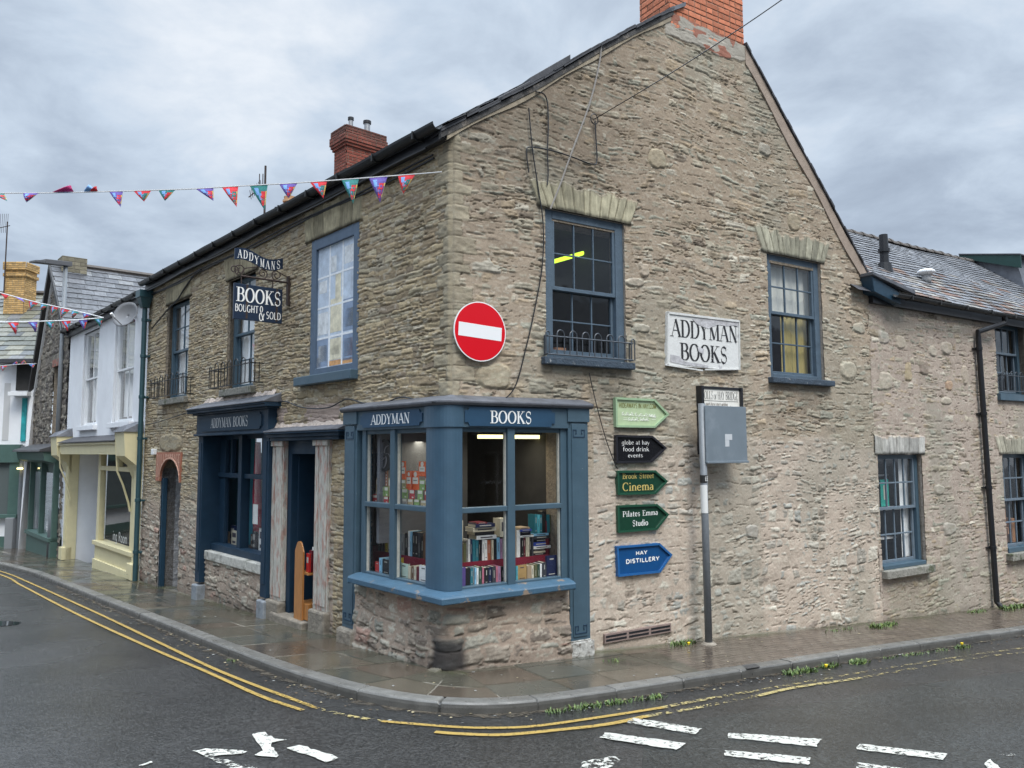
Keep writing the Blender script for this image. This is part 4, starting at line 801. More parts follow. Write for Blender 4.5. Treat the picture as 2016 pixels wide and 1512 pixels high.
# ---------------------------------------------------------------- corner bay window
def cornerpt(o):
    k = np.linalg.solve(np.array([FL.n[:2], FR.n[:2]]), [o, o]); return np.array([C0[0]+k[0], C0[1]+k[1]])
def baypath(sl, sr, n=8, mitre=False):
    p = [(FL.P(sl, 0, 0), FL.n), (FL.P(0, 0, 0), FL.n)]
    if mitre: m = (FL.n+FR.n)/(1+FL.n@FR.n); p = [p[0], (tuple(C0), m)]
    else:
        for i in range(1, n): m = unit(FL.n*(1-i/n)+FR.n*(i/n)); p.append((tuple(C0), m))
        p.append((FR.P(0, 0, 0), FR.n))
    return p+[(FR.P(sr, 0, 0), FR.n)]
bay = thing('bay_window', None, None, C0); bay.parent = shop; bay.location = (0, 0, 0)
SL0, SR0 = 1.64, 1.44
# stone base with a rounded corner
def bay_base():
    o0 = .135; la, arc, lb = 1.75, o0*1.411, 1.485; tot = la+arc+lb
    t = np.linspace(0, tot, int(tot/.012)); z = np.arange(-.42, .775, .0115); S, Z = np.meshgrid(t, z); h, col = stonework(S, Z, WB); N = VN(3)
    k = np.clip((t-la)/arc, 0, 1); nv = np.array([unit(FL.n*(1-a)+FR.n*a) for a in k])
    base = np.where((t < la)[:, None], FL.O+FL.u*np.maximum(la-t, 0)[:, None], FR.O+FR.u*np.maximum(t-la-arc, 0)[:, None])
    h = h+.05*sst(.45, -.1, Z)+.02
    tc = la+arc*.55; d = np.maximum(np.abs(S-tc)/.17, np.abs(Z-.15)/.19)+.8*N.fbm(S*5, Z*5, 4); st = sst(1.12, .8, d); h = h*(1-st*.25)+.055*st*.25
    st2 = sst(1.35, .6, d+.25*N.fbm(S*14, Z*14, 3))*.93; col = col*(1-st2[..., None])+np.array((.035, .033, .034))*st2[..., None]
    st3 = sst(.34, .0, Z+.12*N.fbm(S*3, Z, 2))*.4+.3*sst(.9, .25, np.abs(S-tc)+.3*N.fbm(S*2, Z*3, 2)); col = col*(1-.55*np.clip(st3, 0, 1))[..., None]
    X = base[None]+nv[None]*(o0+h)[..., None]; X = X.copy(); X[..., 2] = Z
    grid_mesh('stone_base', X, col, np.ones((len(z)-1, len(t)-1), bool), STONE, bay)
bay_base()
mb = MB(); mb.sweep([(.0, .745), (.0, .835), (.20, .835), (.315, .805), (.325, .79), (.325, .735), (.30, .725), (.0, .725)], baypath(SL0+.03, SR0+.03, mitre=True))
BROT = mat('rotten_blue_sill', (.045, .100, .155), .5, var=.12, vscale=6, bump=.5, bscale=30, bdist=.01, col2=(.22, .17, .13), c2s=4.5, c2t=(.60, .64))
mb.build('sill', BROT, bay, bevel=.006)
o = .10; mb = MB(); g = MB()
sm = FL.px(777, 930, o)[0]; rm = FR.px(1001, 930, o)[0]
def uprights(fr, se, a, b, c):   # outer stile, mullion, inner edge at the column
    mb.fb(fr, se, se+.09, .83, 2.62, o-.06, o+.035); mb.fb(fr, b-.05, b+.05, .83, 2.62, o-.06, o+.05)
    for x0, x1 in ((c, b-.05), (b+.05, se)):
        mb.fb(fr, x0, x1, 1.655, 1.715, o-.05, o+.045); mb.fb(fr, x0, x1, .82, .86, o-.05, o+.03); mb.fb(fr, x0, x1, 2.55, 2.62, o-.05, o+.02)
        for z0, z1 in ((.85, 1.66), (1.71, 2.56)): g.poly([fr.P(x0, z0, o-.02), fr.P(x1, z0, o-.02), fr.P(x1, z1, o-.02), fr.P(x0, z1, o-.02)])
uprights(FL, 1.60, 0, sm, .10); uprights(FR, 1.41, 0, rm, 0.0)
mb.build('window_frame', BLUE, bay, bevel=.007)
g.build('glass', GLASSB, bay)
for fr, se, b in ((FL, 1.60, sm), (FR, 1.41, rm)):
    mb = MB()   # pale putty beads round the panes
    for x in (se-.012, b-.062, b+.05): mb.fb(fr, x, x+.012, .86, 2.55, o-.03, o+.005)
    mb.build('putty_bead', mat('pale_putty', (.42, .42, .38), .7, var=.2, vscale=20), bay)
# column
A = np.array(FL.P(.25, 0, .165)); B = np.array(FR.P(.055, 0, .165)); Kc = np.array([*cornerpt(.25), 0]); pts = [np.array(FL.P(.25, 0, .03)), A]
for i in range(1, 12): t = i/12; pts.append(A*(1-t)**2+Kc*2*t*(1-t)+B*t*t)
pts += [B, np.array(FR.P(.055, 0, .03)), np.array([C0[0], C0[1], 0])]
def vprism(mb, pts, z0, z1, sc=1.0, mi=0):
    n = len(pts); c = np.array([C0[0], C0[1], 0]); q = [c+(p-c)*sc for p in pts]; mb.add([(p[0], p[1], z0) for p in q]+[(p[0], p[1], z1) for p in q], [list(range(n))[::-1], list(range(n, 2*n))]+[[i, (i+1) % n, n+(i+1) % n, n+i] for i in range(n)], mi)
mb = MB(); vprism(mb, pts, .835, 2.64); vprism(mb, pts, 2.60, 2.845, 1.09); mb.build('corner_column', mat('column_blue_paint', (.046, .092, .138), .4, var=.12, vscale=4, bump=.3, bscale=60, bdist=.004, col2=(.16, .22, .28), c2s=5, c2t=(.70, .76)), bay, bevel=.006)
mb = MB(); mb.sweep([(.0, 2.60), (.17, 2.60), (.17, 2.845), (.0, 2.845)], baypath(SL0+.26, SR0+.10)); mb.build('fascia', BLUE, bay, bevel=.006)
mb = MB(); mb.sweep([(.0, 2.845), (.21, 2.845), (.235, 2.87), (.235, 2.895), (.0, 2.97)], baypath(2.09, 1.84)); mb.build('lead_flashing', LEAD, bay, bevel=.006)
def pilaster(fr, s0, s1, zb, dirn):
    mb = MB(); mb.fb(fr, s0, s1, zb, 2.80, -.02, .17); mb.fb(fr, s0+.045, s1-.045, zb+.06, 2.66, .17, .182); mb.fb(fr, s0-.015, s1+.015, 2.68, 2.845, -.02, .19)
    w = (s1-s0-.13)/2; sc = (s0+s1)/2; ks = []
    for zc in (zb+.10, 2.50):
        k = MB(); ks.append(k)
        for sg in (-1, 1):
            P_ = [(0, .0), (w, 0), (w, .085), (.04, .085), (.04, .04), (w-.035, .04)] if sg else []
            for (x0, y0), (x1, y1) in zip(P_[:-1], P_[1:]): k.fb(fr, sc+sg*min(x0, x1)-.004, sc+sg*max(x0, x1)+.004, zc+min(y0, y1)-.005, zc+max(y0, y1)+.005, .182, .188) if sg > 0 else k.fb(fr, sc-max(x0, x1)-.004, sc-min(x0, x1)+.004, zc+min(y0, y1)-.005, zc+max(y0, y1)+.005, .182, .188)
    p = mb.build('pilaster', BLUE, bay, bevel=.005); [k.build('key_ornament', mat('groove_shade_blue', (.012, .035, .07), .6), bay) for k in ks]; return p  # dark blue imitates the shade of sunk key lines; the strips stand proud
pilaster(FL, 1.76, 2.07, .12, 1); pilaster(FR, 1.50, 1.80, .08, 1)
mb = MB(); mb.fb(FR, 1.48, 1.84, -.32, .08, -.02, .20); mb.fb(FR, 1.50, 1.80, .08, .10, -.02, .18); mb.build('plinth', mat('flaking_white_plinth', (.42, .41, .38), .8, var=.35, vscale=14, bump=1, bscale=25, bdist=.015, col2=(.13, .11, .09), c2s=9, c2t=(.52, .62)), bay, bevel=.015)
mb = MB(); mb.fb(FL, 1.72, 2.12, -.28, .12, -.05, .24); mb.build('plinth', PLINTH, bay, bevel=.04)
def nb(fr, xa, xb, y0, y1, txt, ta, tb, zt0, zt1):
    a = fr.px(xa, y0, .17)[0]; b = fr.px(xb, y0, .17)[0]; m = MB(); m.prism(fr, board(fr, a, b, y1[0], y1[1], 0, .04), .17, .186); m.build('name_board', mat('deep_blue_board', (.022, .062, .115), .4, var=.1, vscale=5), bay, bevel=.004)
    ta = fr.px(ta, 830, .186)[0]; tb = fr.px(tb, 830, .186)[0]; m = MB(); text(m, fr, txt, (ta, zt0), (tb, zt1), .187, wt=.14); m.build('lettering', mat('white_lettering', (.80, .81, .80), .5), bay)
nb(FL, 711, 832, 826, (2.635, 2.815), 'ADDYMAN', 730, 806, 2.665, 2.785); nb(FR, 914, 1090, 830, (2.62, 2.825), 'BOOKS', 965, 1046, 2.65, 2.79)
# room behind the glass
mb = MB(); zc, zf = 2.66, .815; D = 2.4
a = np.array(FL.P(1.72, 0, .02)); b = np.array([C0[0], C0[1], 0])+np.array([*(cornerpt(.03)-C0[:2]), 0]); c = np.array(FR.P(1.56, 0, .02)); d = np.array(FR.P(1.56, 0, -D)); e = np.array(FL.P(2.62, 0, -D)); a2 = np.array(FL.P(1.72, 0, -.06)); a3 = np.array(FL.P(2.62, 0, -.06)); f = np.array(FR.P(.2, 0, -D-1.2))
poly = [a, b, c, d, f, e, a3, a2]
def lift(p, z): return (p[0], p[1], z)
mb.poly([lift(p, zf) for p in poly], 0); mb.poly([lift(p, zc) for p in poly], 0)
for p, q, mi in ((c, d, 0), (d, f, 0), (f, e, 0), (e, a3, 1), (a3, a2, 0), (a2, a, 0)): mb.poly([lift(p, zf), lift(q, zf), lift(q, zc), lift(p, zc)], mi)
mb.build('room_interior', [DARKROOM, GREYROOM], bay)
mb = MB(); mb.fb(FL, 1.62, 2.6, .83, 2.62, -.62, -.60); mb.build('pale_lining', mat('pale_lining', (.32, .325, .33), .9, var=.1), bay)
mb = MB(); mb.fb(FR, .55, .62, .82, 2.65, -1.1, -1.0); mb.fb(FR, -.25, .50, 1.2, 2.65, -1.5, -1.42, 1); mb.fb(FR, .75, 1.05, .82, 2.65, -1.6, -1.5, 1); mb.fb(FR, .62, .75, .82, 2.65, -1.45, -1.4)
mb.build('partition', [mat('black_upright', (.01, .01, .012), .6), GREYROOM], bay)
mb = MB(); tl = mat('warm_fluorescent_tube', (.9, .85, .6), emit=((1.0, .88, .40), 1.6)); x0, z0 = FR.px(943, 857, -.55); x1, z1 = FR.px(1066, 859, -.55); mb.fb(FR, x0, x1, z0-.035, z0+.01, -.60, -.52); mb.build('strip_light', tl, bay); mb = MB(); mb.fb(FR, x0-.06, x1+.06, z0+.012, z0+.07, -.64, -.48); mb.build('light_housing', DARKM, bay)
for fr_, s_a, o_a in ((FR, .85, -.56), (FL, .9, -.5)):  # area lamps: the tube's own light, and an added fill on the left
    ld = bpy.data.lights.new('strip_and_fill_light', 'AREA'); ld.shape = 'RECTANGLE'; ld.size = 1.1; ld.size_y = .1; ld.energy = 3.6; ld.color = (1, .93, .72); lo = bpy.data.objects.new('strip_and_fill_light', ld); SC.collection.objects.link(lo); lo.parent = bay; lo.location = Vector(fr_.P(s_a, 2.46, o_a))-Vector(C0); lo.rotation_euler = (0, 0, math.atan2(fr_.u[1], fr_.u[0]))
z2 = 1.075; mb = MB(); mb.fb(FR, .0, 1.45, .83, z2, -.55, -.17); mb.fb(FL, .4, 2.5, .83, 1.04, -.65, -.24); mb.build('display_step', mat('crimson_cloth', (.17, .008, .025), .9, var=.2, vscale=6), bay)
mb = MB(); mb.fb(FR, 1.42, 1.47, .83, 1.48, -.6, -.2); mb.build('crimson_hanging', mat('dark_crimson_cloth', (.11, .01, .02), .9), bay)

# ---------------------------------------------------------------- books: every book is a thing
PAGES = mat('book_pages', (.52, .48, .38), .9, var=.15, vscale=60)
BC = {'cream': (.55, .50, .38), 'white': (.68, .68, .66), 'black': (.012, .012, .014), 'navy': (.012, .018, .06), 'teal': (.02, .14, .18), 'light blue': (.22, .45, .62), 'dark green': (.025, .06, .04), 'pink': (.42, .14, .19), 'charcoal': (.04, .042, .05),
      'mauve': (.30, .17, .27), 'purple': (.09, .06, .20), 'brown': (.12, .06, .03), 'grey': (.22, .22, .21), 'olive': (.10, .10, .045), 'rust': (.33, .09, .04), 'tan': (.34, .25, .16), 'blue': (.03, .06, .30), 'yellow': (.55, .42, .05), 'red': (.40, .02, .02), 'landscape': (.36, .23, .09), 'pale green': (.42, .52, .44), 'maroon': (.12, .012, .02), 'aqua': (.08, .35, .42)}
def bmat(c): return mat('book_cover_'+c.replace(' ', '_'), BC[c], .42, var=.12, vscale=20)
ORD = ['first', 'second', 'third', 'fourth', 'fifth', 'sixth', 'seventh', 'eighth', 'ninth', 'tenth', 'eleventh', 'twelfth', 'thirteenth', 'fourteenth', 'fifteenth', 'sixteenth', 'seventeenth', 'eighteenth', 'nineteenth', 'twentieth', 'twenty first', 'twenty second', 'twenty third', 'twenty fourth', 'twenty fifth']
def book(fr, s0, s1, z0, z1, o1, depth, c, label, group, lean=0., title='', flat=False, rng=random, band=None):
    s0, s1 = min(s0, s1), max(s0, s1); P = lambda s, z, o: fr.P(s+lean*(z-z0), z, o); mb = MB(); t = min(.004, (s1-s0)*.15)
    def bx(a, b, z, y, p, q, mi): mb.hexa([P(a, z, p), P(b, z, p), P(b, z, q), P(a, z, q), P(a, y, p), P(b, y, p), P(b, y, q), P(a, y, q)], mi)
    if not flat:
        bx(s0, s0+t, z0, z1, o1-depth, o1, 0); bx(s1-t, s1, z0, z1, o1-depth, o1, 0); bx(s0+t, s1-t, z0, z1, o1-t, o1, 0); bx(s0+t, s1-t, z0+.003, z1-.005, o1-depth+.004, o1-t-.001, 1)
    else:
        bx(s0, s1, z0, z0+.004, o1-depth, o1, 0); bx(s0, s1, z1-.004, z1, o1-depth, o1, 0); bx(s0, s1, z0+.004, z1-.004, o1-.004, o1, 0); bx(s0+.004, s1-.004, z0+.004, z1-.004, o1-depth, o1-.005, 1)
    W_, H_ = s1-s0, z1-z0; bc = 2
    if band:
        for (u0, u1, v0, v1) in band: bx(s0+W_*u0, s0+W_*u1, z0+H_*v0, z0+H_*v1, o1, o1+.0015, 2)
    dark = sum(BC[c]) < .6
    return mb.build('book', [bmat(c), PAGES, mat('title_pale', (.38, .37, .33), .6) if dark else mat('title_dark', (.06, .05, .06), .6)], None, label=label, category='book', group=group)
def vband(rng): 
    r = rng.random()
    if r < .3: return [(.42, .58, .35, .78)]
    if r < .5: return [(.42, .60, .55, .85), (.3, .7, .12, .16)]
    if r < .65: return [(.44, .56, .2, .6)]
    return None
def shelf(fr, off, zb, items, where, group, depth=.15, hf=1.0):
    rng = random.Random(len(where)*7+3)
    for i, (x0, x1, yt, c) in enumerate(items):
        xm = (x0+x1)/2; a = fr.px(x0+.15, yt+20, off)[0]; b = fr.px(x1-.15, yt+20, off)[0]; zt = fr.px(xm, yt, off)[1]
        wide = abs(b-a) > .09; bands = [(.2, .8, .12, .16), (.3, .7, .80, .86)] if wide else vband(rng)
        book(fr, a, b, zb, zt, off+rng.uniform(-.008, .006), .03 if wide else depth, c, f'{c} book, {ORD[i]} from left, {where}', group, lean=rng.uniform(-.02, .02) if not wide else 0, rng=rng, band=bands)
X = lambda v: 900+v/8.4
Y = lambda v: 1000+v/8.4
r1 = [(8, 108, 975, 'purple'), (110, 184, 985, 'black'), (186, 232, 990, 'teal'), (234, 256, 985, 'grey'), (258, 286, 985, 'light blue'), (288, 320, 985, 'white'), (325, 382, 970, 'dark green'), (384, 416, 985, 'pink'), (420, 492, 985, 'black'), (494, 546, 980, 'navy'), (550, 612, 965, 'charcoal'), (615, 650, 960, 'pink'), (652, 698, 965, 'mauve'), (702, 744, 975, 'black'), (746, 780, 985, 'cream'), (782, 815, 985, 'brown')]
r1b = [(902, 940, 960, 'teal'), (942, 972, 965, 'aqua'), (975, 1126, 945, 'landscape'), (1130, 1200, 960, 'tan'), (1203, 1242, 955, 'cream'), (1246, 1300, 940, 'olive'), (1302, 1342, 935, 'dark green'), (1345, 1378, 930, 'white'), (1382, 1450, 905, 'charcoal'), (1455, 1625, 790, 'navy')]
shelf(FR, .035, .842, [(X(a), X(b), Y(c), d) for a, b, c, d in r1], 'bay front row left of right mullion', 'books in the bay front row')
shelf(FR, .035, .842, [(X(a), X(b), Y(c), d) for a, b, c, d in r1b], 'bay front row right of right mullion', 'books in the bay front row')
r2 = [(5, 72, 560, 'brown'), (75, 128, 580, 'olive'), (130, 160, 540, 'grey'), (162, 196, 515, 'white'), (198, 226, 515, 'navy'), (228, 276, 520, 'teal'), (278, 328, 525, 'teal'), (330, 360, 525, 'black'), (363, 386, 525, 'charcoal'), (390, 428, 520, 'white'), (430, 476, 525, 'white'), (480, 538, 530, 'rust'), (542, 576, 525, 'cream'), (580, 630, 525, 'black'), (633, 686, 490, 'light blue'), (690, 728, 510, 'mauve'), (731, 766, 500, 'grey'), (770, 812, 495, 'cream')]
r2b = [(905, 952, 365, 'tan'), (955, 1016, 362, 'white'), (1030, 1074, 495, 'black'), (1076, 1108, 490, 'maroon'), (1111, 1137, 490, 'cream'), (1139, 1166, 485, 'cream'), (1170, 1204, 490, 'black'), (1206, 1240, 500, 'charcoal')]
shelf(FR, -.18, z2, [(X(a), X(b), Y(c), d) for a, b, c, d in r2], 'bay back row left of right mullion', 'books in the bay back row')
shelf(FR, -.18, z2, [(X(a), X(b), Y(c), d) for a, b, c, d in r2b], 'bay back row right of right mullion', 'books in the bay back row')
def stack(fr, off, items, where, group, zb=None):
    rng = random.Random(9); z = zb; n = len(items)
    for i, (x0, x1, yt, yb, c) in enumerate(items):
        a = fr.px(x0, yb, off)[0]; b = fr.px(x1, yb, off)[0]; h = fr.px(x0, yt, off)[1]-fr.px(x0, yb, off)[1]
        lab = f'{c} book lying flat, {ORD[n-1-i]} from the top in {where}'; book(fr, a, b, z, z+h-.0015, off+rng.uniform(-.015, .01), .19, c, lab, group, flat=True, band=[(.2, .8, .35, .65)] if rng.random() < .7 else None); z += h
    return z
zt = FR.px(X(450), Y(517), -.18)[1]+.004
zt1 = stack(FR, -.17, [(X(300), X(630), Y(450), Y(515), 'white'), (X(280), X(602), Y(388), Y(450), 'black'), (X(252), X(634), Y(312), Y(386), 'cream'), (X(280), X(600), Y(250), Y(310), 'navy'), (X(300), X(480), Y(222), Y(248), 'maroon')], 'the left back row stack', 'books lying flat in the bay', zt)
zu = FR.px(X(740), Y(475), -.18)[1]
book(FR, FR.px(X(690), Y(300), -.18)[0], FR.px(X(812), Y(300), -.18)[0], zu, FR.px(X(740), Y(172), -.18)[1], -.18, .16, 'cream', 'thick cream book standing on top of the back row beside the mullion', 'books lying flat in the bay', band=[(.2, .8, .3, .8)])
book(FR, FR.px(X(5), Y(300), -.2)[0], FR.px(X(76), Y(300), -.2)[0], z2+.24, FR.px(X(40), Y(200), -.2)[1], -.2, .16, 'cream', 'tall cream book standing on the brown one beside the blue column', 'books lying flat in the bay')
stack(FR, -.17, [(X(1015), X(1244), Y(458), Y(488), 'white'), (X(1020), X(1205), Y(418), Y(455), 'black'), (X(1020), X(1205), Y(382), Y(416), 'navy'), (X(1015), X(1205), Y(345), Y(380), 'blue'), (X(1000), X(1180), Y(312), Y(343), 'tan')], 'the short stack right of the mullion', 'books lying flat in the bay', FR.px(X(1100), Y(488), -.17)[1])
zs = stack(FR, -.20, [(X(1226), X(1440), Y(765), Y(800), 'black'), (X(1225), X(1460), Y(732), Y(762), 'cream'), (X(1222), X(1470), Y(690), Y(730), 'charcoal'), (X(1222), X(1520), Y(640), Y(688), 'white'), (X(1226), X(1500), Y(575), Y(636), 'blue'), (X(1240), X(1560), Y(520), Y(572), 'black'), (X(1240), X(1500), Y(465), Y(518), 'charcoal'), (X(1240), X(1490), Y(420), Y(462), 'light blue')], 'the tall right end stack', 'books lying flat in the bay', z2)
shelf(FR, -.20, zs, [(X(a), X(b), Y(c), d) for a, b, c, d in ((1258, 1300, 112, 'teal'), (1302, 1342, 118, 'aqua'), (1344, 1384, 118, 'teal'), (1386, 1460, 60, 'black'), (1462, 1512, 115, 'teal'), (1514, 1560, 120, 'olive'))], 'row standing on tall right stack', 'books standing on the tall stack')
X2 = lambda v: 715+v/4.725
Y2 = lambda v: 840+v/4.725
def xl(items): return [(X2(a), X2(b), Y2(c), d) for a, b, c, d in items]
shelf(FL, .03, .842, xl([(90, 130, 1245, 'red'), (135, 158, 1210, 'light blue'), (160, 222, 1225, 'black'), (224, 262, 1215, 'yellow')]), 'left bay light front row before the mullion', 'books in the left bay light')
shelf(FL, .03, .842, xl([(322, 400, 1262, 'pale green'), (404, 424, 1290, 'cream'), (426, 450, 1292, 'brown'), (452, 474, 1290, 'cream'), (476, 498, 1296, 'maroon'), (504, 580, 1285, 'white')]), 'left bay light front row beside the column', 'books in the left bay light')
shelf(FL, -.26, 1.045, xl([(130, 150, 950, 'black'), (152, 172, 990, 'charcoal'), (174, 190, 990, 'brown'), (192, 212, 995, 'yellow'), (214, 234, 990, 'cream'), (236, 260, 985, 'navy')]), 'left bay light back row before the mullion', 'books in the left bay light')
shelf(FL, -.26, 1.045, xl([(338, 368, 985, 'grey'), (370, 398, 980, 'black'), (400, 418, 962, 'white'), (420, 438, 965, 'light blue'), (440, 462, 970, 'black'), (464, 496, 975, 'black'), (498, 518, 980, 'charcoal'), (520, 545, 1010, 'black'), (547, 585, 990, 'brown')]), 'left bay light back row beside the column', 'books in the left bay light')
# cards and leaflets standing on the glazing bar shelf, one hanging reel
cards = [(330, 390, 312, 480, 'orange'), (390, 441, 403, 577, 'orange'), (441, 512, 405, 578, 'orange'), (508, 574, 318, 452, 'orange'), (566, 600, 412, 590, 'orange'), (342, 388, 482, 568, 'olive'), (514, 566, 490, 580, 'green'), (350, 402, 568, 655, 'green'), (420, 468, 578, 662, 'crimson'), (494, 545, 582, 670, 'green'), (560, 598, 590, 680, 'crimson'), (352, 396, 662, 720, 'grey'), (402, 452, 666, 728, 'buff'), (460, 512, 668, 730, 'green'), (522, 576, 678, 735, 'buff'),
         (148, 220, 388, 540, 'patterned'), (108, 150, 468, 620, 'buff'), (224, 268, 470, 640, 'buff'), (135, 182, 548, 632, 'green'), (184, 224, 548, 636, 'green'), (78, 124, 620, 690, 'crimson'), (130, 176, 632, 694, 'grey'), (180, 224, 640, 698, 'crimson'), (230, 268, 645, 700, 'green')]
CC = {'orange': (.62, .12, .04), 'green': (.22, .34, .12), 'crimson': (.42, .05, .06), 'olive': (.3, .28, .14), 'grey': (.3, .3, .28), 'buff': (.42, .34, .20), 'patterned': (.3, .14, .1)}
mb = MB(); mb.fb(FL, .30, 2.1, 1.70, 1.715, -.16, .04); mb.build('card_shelf', GLASSB, bay)
nl, nr = 0, 0
for (a, b, c, d, k) in cards:
    o_ = -.02-.012*((a//40) % 3)-(.03 if d < 600 else 0); sA = FL.px(X2(a), Y2(d), o_); sB = FL.px(X2(b), Y2(c), o_); s_0, s_1 = sorted((sA[0], sB[0])); zb_, zt_ = sorted((sA[1], sB[1]))
    mb = MB(); mb.fb(FL, s_0+.003, s_1-.003, zb_, zt_, o_-.006, o_, 0); h = zt_-zb_; w_ = s_1-s_0
    if k == 'orange': mb.fb(FL, s_0+w_*.12, s_1-w_*.12, zb_+h*.32, zb_+h*.66, o_, o_+.001, 1); mb.prism(FL, [((s_0+s_1)/2+w_*.22*math.cos(t), zb_+h*.82+w_*.22*math.sin(t)) for t in [math.pi*2*i/10 for i in range(10)]], o_, o_+.001, 1); mb.fb(FL, s_0+w_*.25, s_1-w_*.25, zb_+h*.48, zb_+h*.52, o_+.001, o_+.002, 2)
    elif k == 'patterned':
        for i in range(4):
            for j in range(5): mb.fb(FL, s_0+w_*(.1+.22*i), s_0+w_*(.2+.22*i), zb_+h*(.06+.19*j), zb_+h*(.15+.19*j), o_, o_+.001, 1)
    else: mb.fb(FL, s_0+w_*.1, s_1-w_*.1, zb_+h*.60, zb_+h*.92, o_, o_+.001, 1); mb.fb(FL, s_0+w_*.2, s_1-w_*.5, zb_+h*.1, zb_+h*.25, o_, o_+.001, 1)
    left = b < 300; nm = 'greeting card' if k == 'orange' else 'leaflet'
    if left: nl += 1; i_ = nl; ww = 'left'
    else: nr += 1; i_ = nr; ww = 'right'
    row = 'top' if c < 450 else ('upper middle' if c < 560 else ('lower middle' if c < 610 else 'bottom'))
    peers = sorted([q for q in cards if (q[1] < 300) == left and ('top' if q[2] < 450 else ('upper middle' if q[2] < 560 else ('lower middle' if q[2] < 610 else 'bottom'))) == row]); od = ORD[peers.index((a, b, c, d, k))]
    mb.build('display_card', [mat('card_'+k, CC[k], .6, var=.2, vscale=25), mat('card_pale', (.62, .6, .52), .6), mat('card_ink', (.1, .1, .1), .6)], None, label=f'{k} {nm}, {od} from left, {row} row, left bay, {ww} pane', category='card', group='cards shown in the left bay light')
reel = thing('film_reel', 'large black film reel with curved grey spokes inside the upper left bay light', 'film reel', FL.P(1.45, 2.1, -.02))
cs, cz = FL.px(757, 894, -.02)
mb = MB(); N_ = 28
for r0, r1_, o_a, o_b in ((.165, .20, -.03, .0),): 
    for i in range(N_):
        t0, t1 = 2*math.pi*i/N_, 2*math.pi*(i+1)/N_; mb.prism(FL, [(cs+r0*math.cos(t0), cz+r0*math.sin(t0)), (cs+r1_*math.cos(t0), cz+r1_*math.sin(t0)), (cs+r1_*math.cos(t1), cz+r1_*math.sin(t1)), (cs+r0*math.cos(t1), cz+r0*math.sin(t1))], o_a, o_b)
mb.build('rim', BLACKP, reel); mb = MB()
mb.prism(FL, [(cs+.17*math.cos(2*math.pi*i/24), cz+.17*math.sin(2*math.pi*i/24)) for i in range(24)], -.025, -.02); mb.build('disc', mat('dark_reel', (.03, .03, .032), .4), reel); mb = MB()
for j in range(5):
    prev = None
    for i in range(9):
        r = .03+.135*i/8; t = j*2*math.pi/5+1.1*i/8; p = (cs+r*math.cos(t), cz+r*math.sin(t)); w_ = .010
        if prev: mb.prism(FL, [(prev[0]-w_, prev[1]), (prev[0]+w_, prev[1]+.004), (p[0]+w_, p[1]+.004), (p[0]-w_, p[1])], -.018, -.010)
        prev = p
mb.build('spokes', mat('reel_grey', (.16, .16, .17), .4), reel)
# shopfront window: books and rolled things
shw = [(5.05, .16, .62, 'white'), (5.50, .13, .45, 'black'), (5.66, .10, .5, 'charcoal'), (5.85, .12, .4, 'brown'), (6.62, .18, .42, 'cream'), (6.84, .15, .55, 'navy'), (7.02, .14, .36, 'tan')]
for i, (s, w_, h, c) in enumerate(shw):
    s = FL.px((512, 505, 497, 490, 458, 450, 442)[i], 1050, -.34)[0]; w_ *= 1.3
    book(FL, s-w_/2, s+w_/2, .665, .665+h*.62, -.34-.04*(i % 2), .05, c, f'{c} book standing in the flat shopfront window, {ORD[len(shw)-1-i]} from the left', 'books in the shopfront window', band=[(.15, .85, .55, .85), (.2, .8, .15, .3)])
mb = MB(); q_ = FL.px(508, 1000, -.5)[0]; mb.tube([FL.P(q_, .9, -.5), FL.P(q_+.1, 1.6, -.5), FL.P(q_, 2.5, -.45)], [.10, .08, .05], 8); mb.build('red_drape', mat('bright_crimson_cloth', (.55, .03, .08), .8, var=.2, vscale=5), sf, smooth=True)
mb = MB(); a = FL.px(434, 945, -.26)[0]; b = FL.px(500, 1010, -.26)[0]; mb.fb(FL, a-.1, a+.1, 1.62, 1.86, -.265, -.26); mb.fb(FL, b-.1, b+.1, 1.12, 1.45, -.265, -.26); mb.build('notice', mat('paper', (.7, .7, .68), .7), sf)
# wooden book rack in the doorway
rk = thing('book_rack', 'pine book rack with a pointed end board standing in the shop doorway', 'book rack', FL.P(3.5, -.03, -.05))
PINE = mat('varnished_pine', (.36, .155, .045), .4, var=.25, vscale=5, stretch=(9, 9, 1.2), coat=.2)
ea, _ = FL.px(577, 1150, .08); eb, _ = FL.px(596, 1150, .08); zb_ = -.03; zt_ = FL.px(587, 1062, .08)[1]
def endb(o0, o1): m = MB(); m.prism(FL, [(eb, zb_), (ea, zb_), (ea, zt_-.14), ((ea+eb)/2+.05, zt_-.02), ((ea+eb)/2, zt_), ((ea+eb)/2-.05, zt_-.02), (eb, zt_-.14)], o0, o1); return m
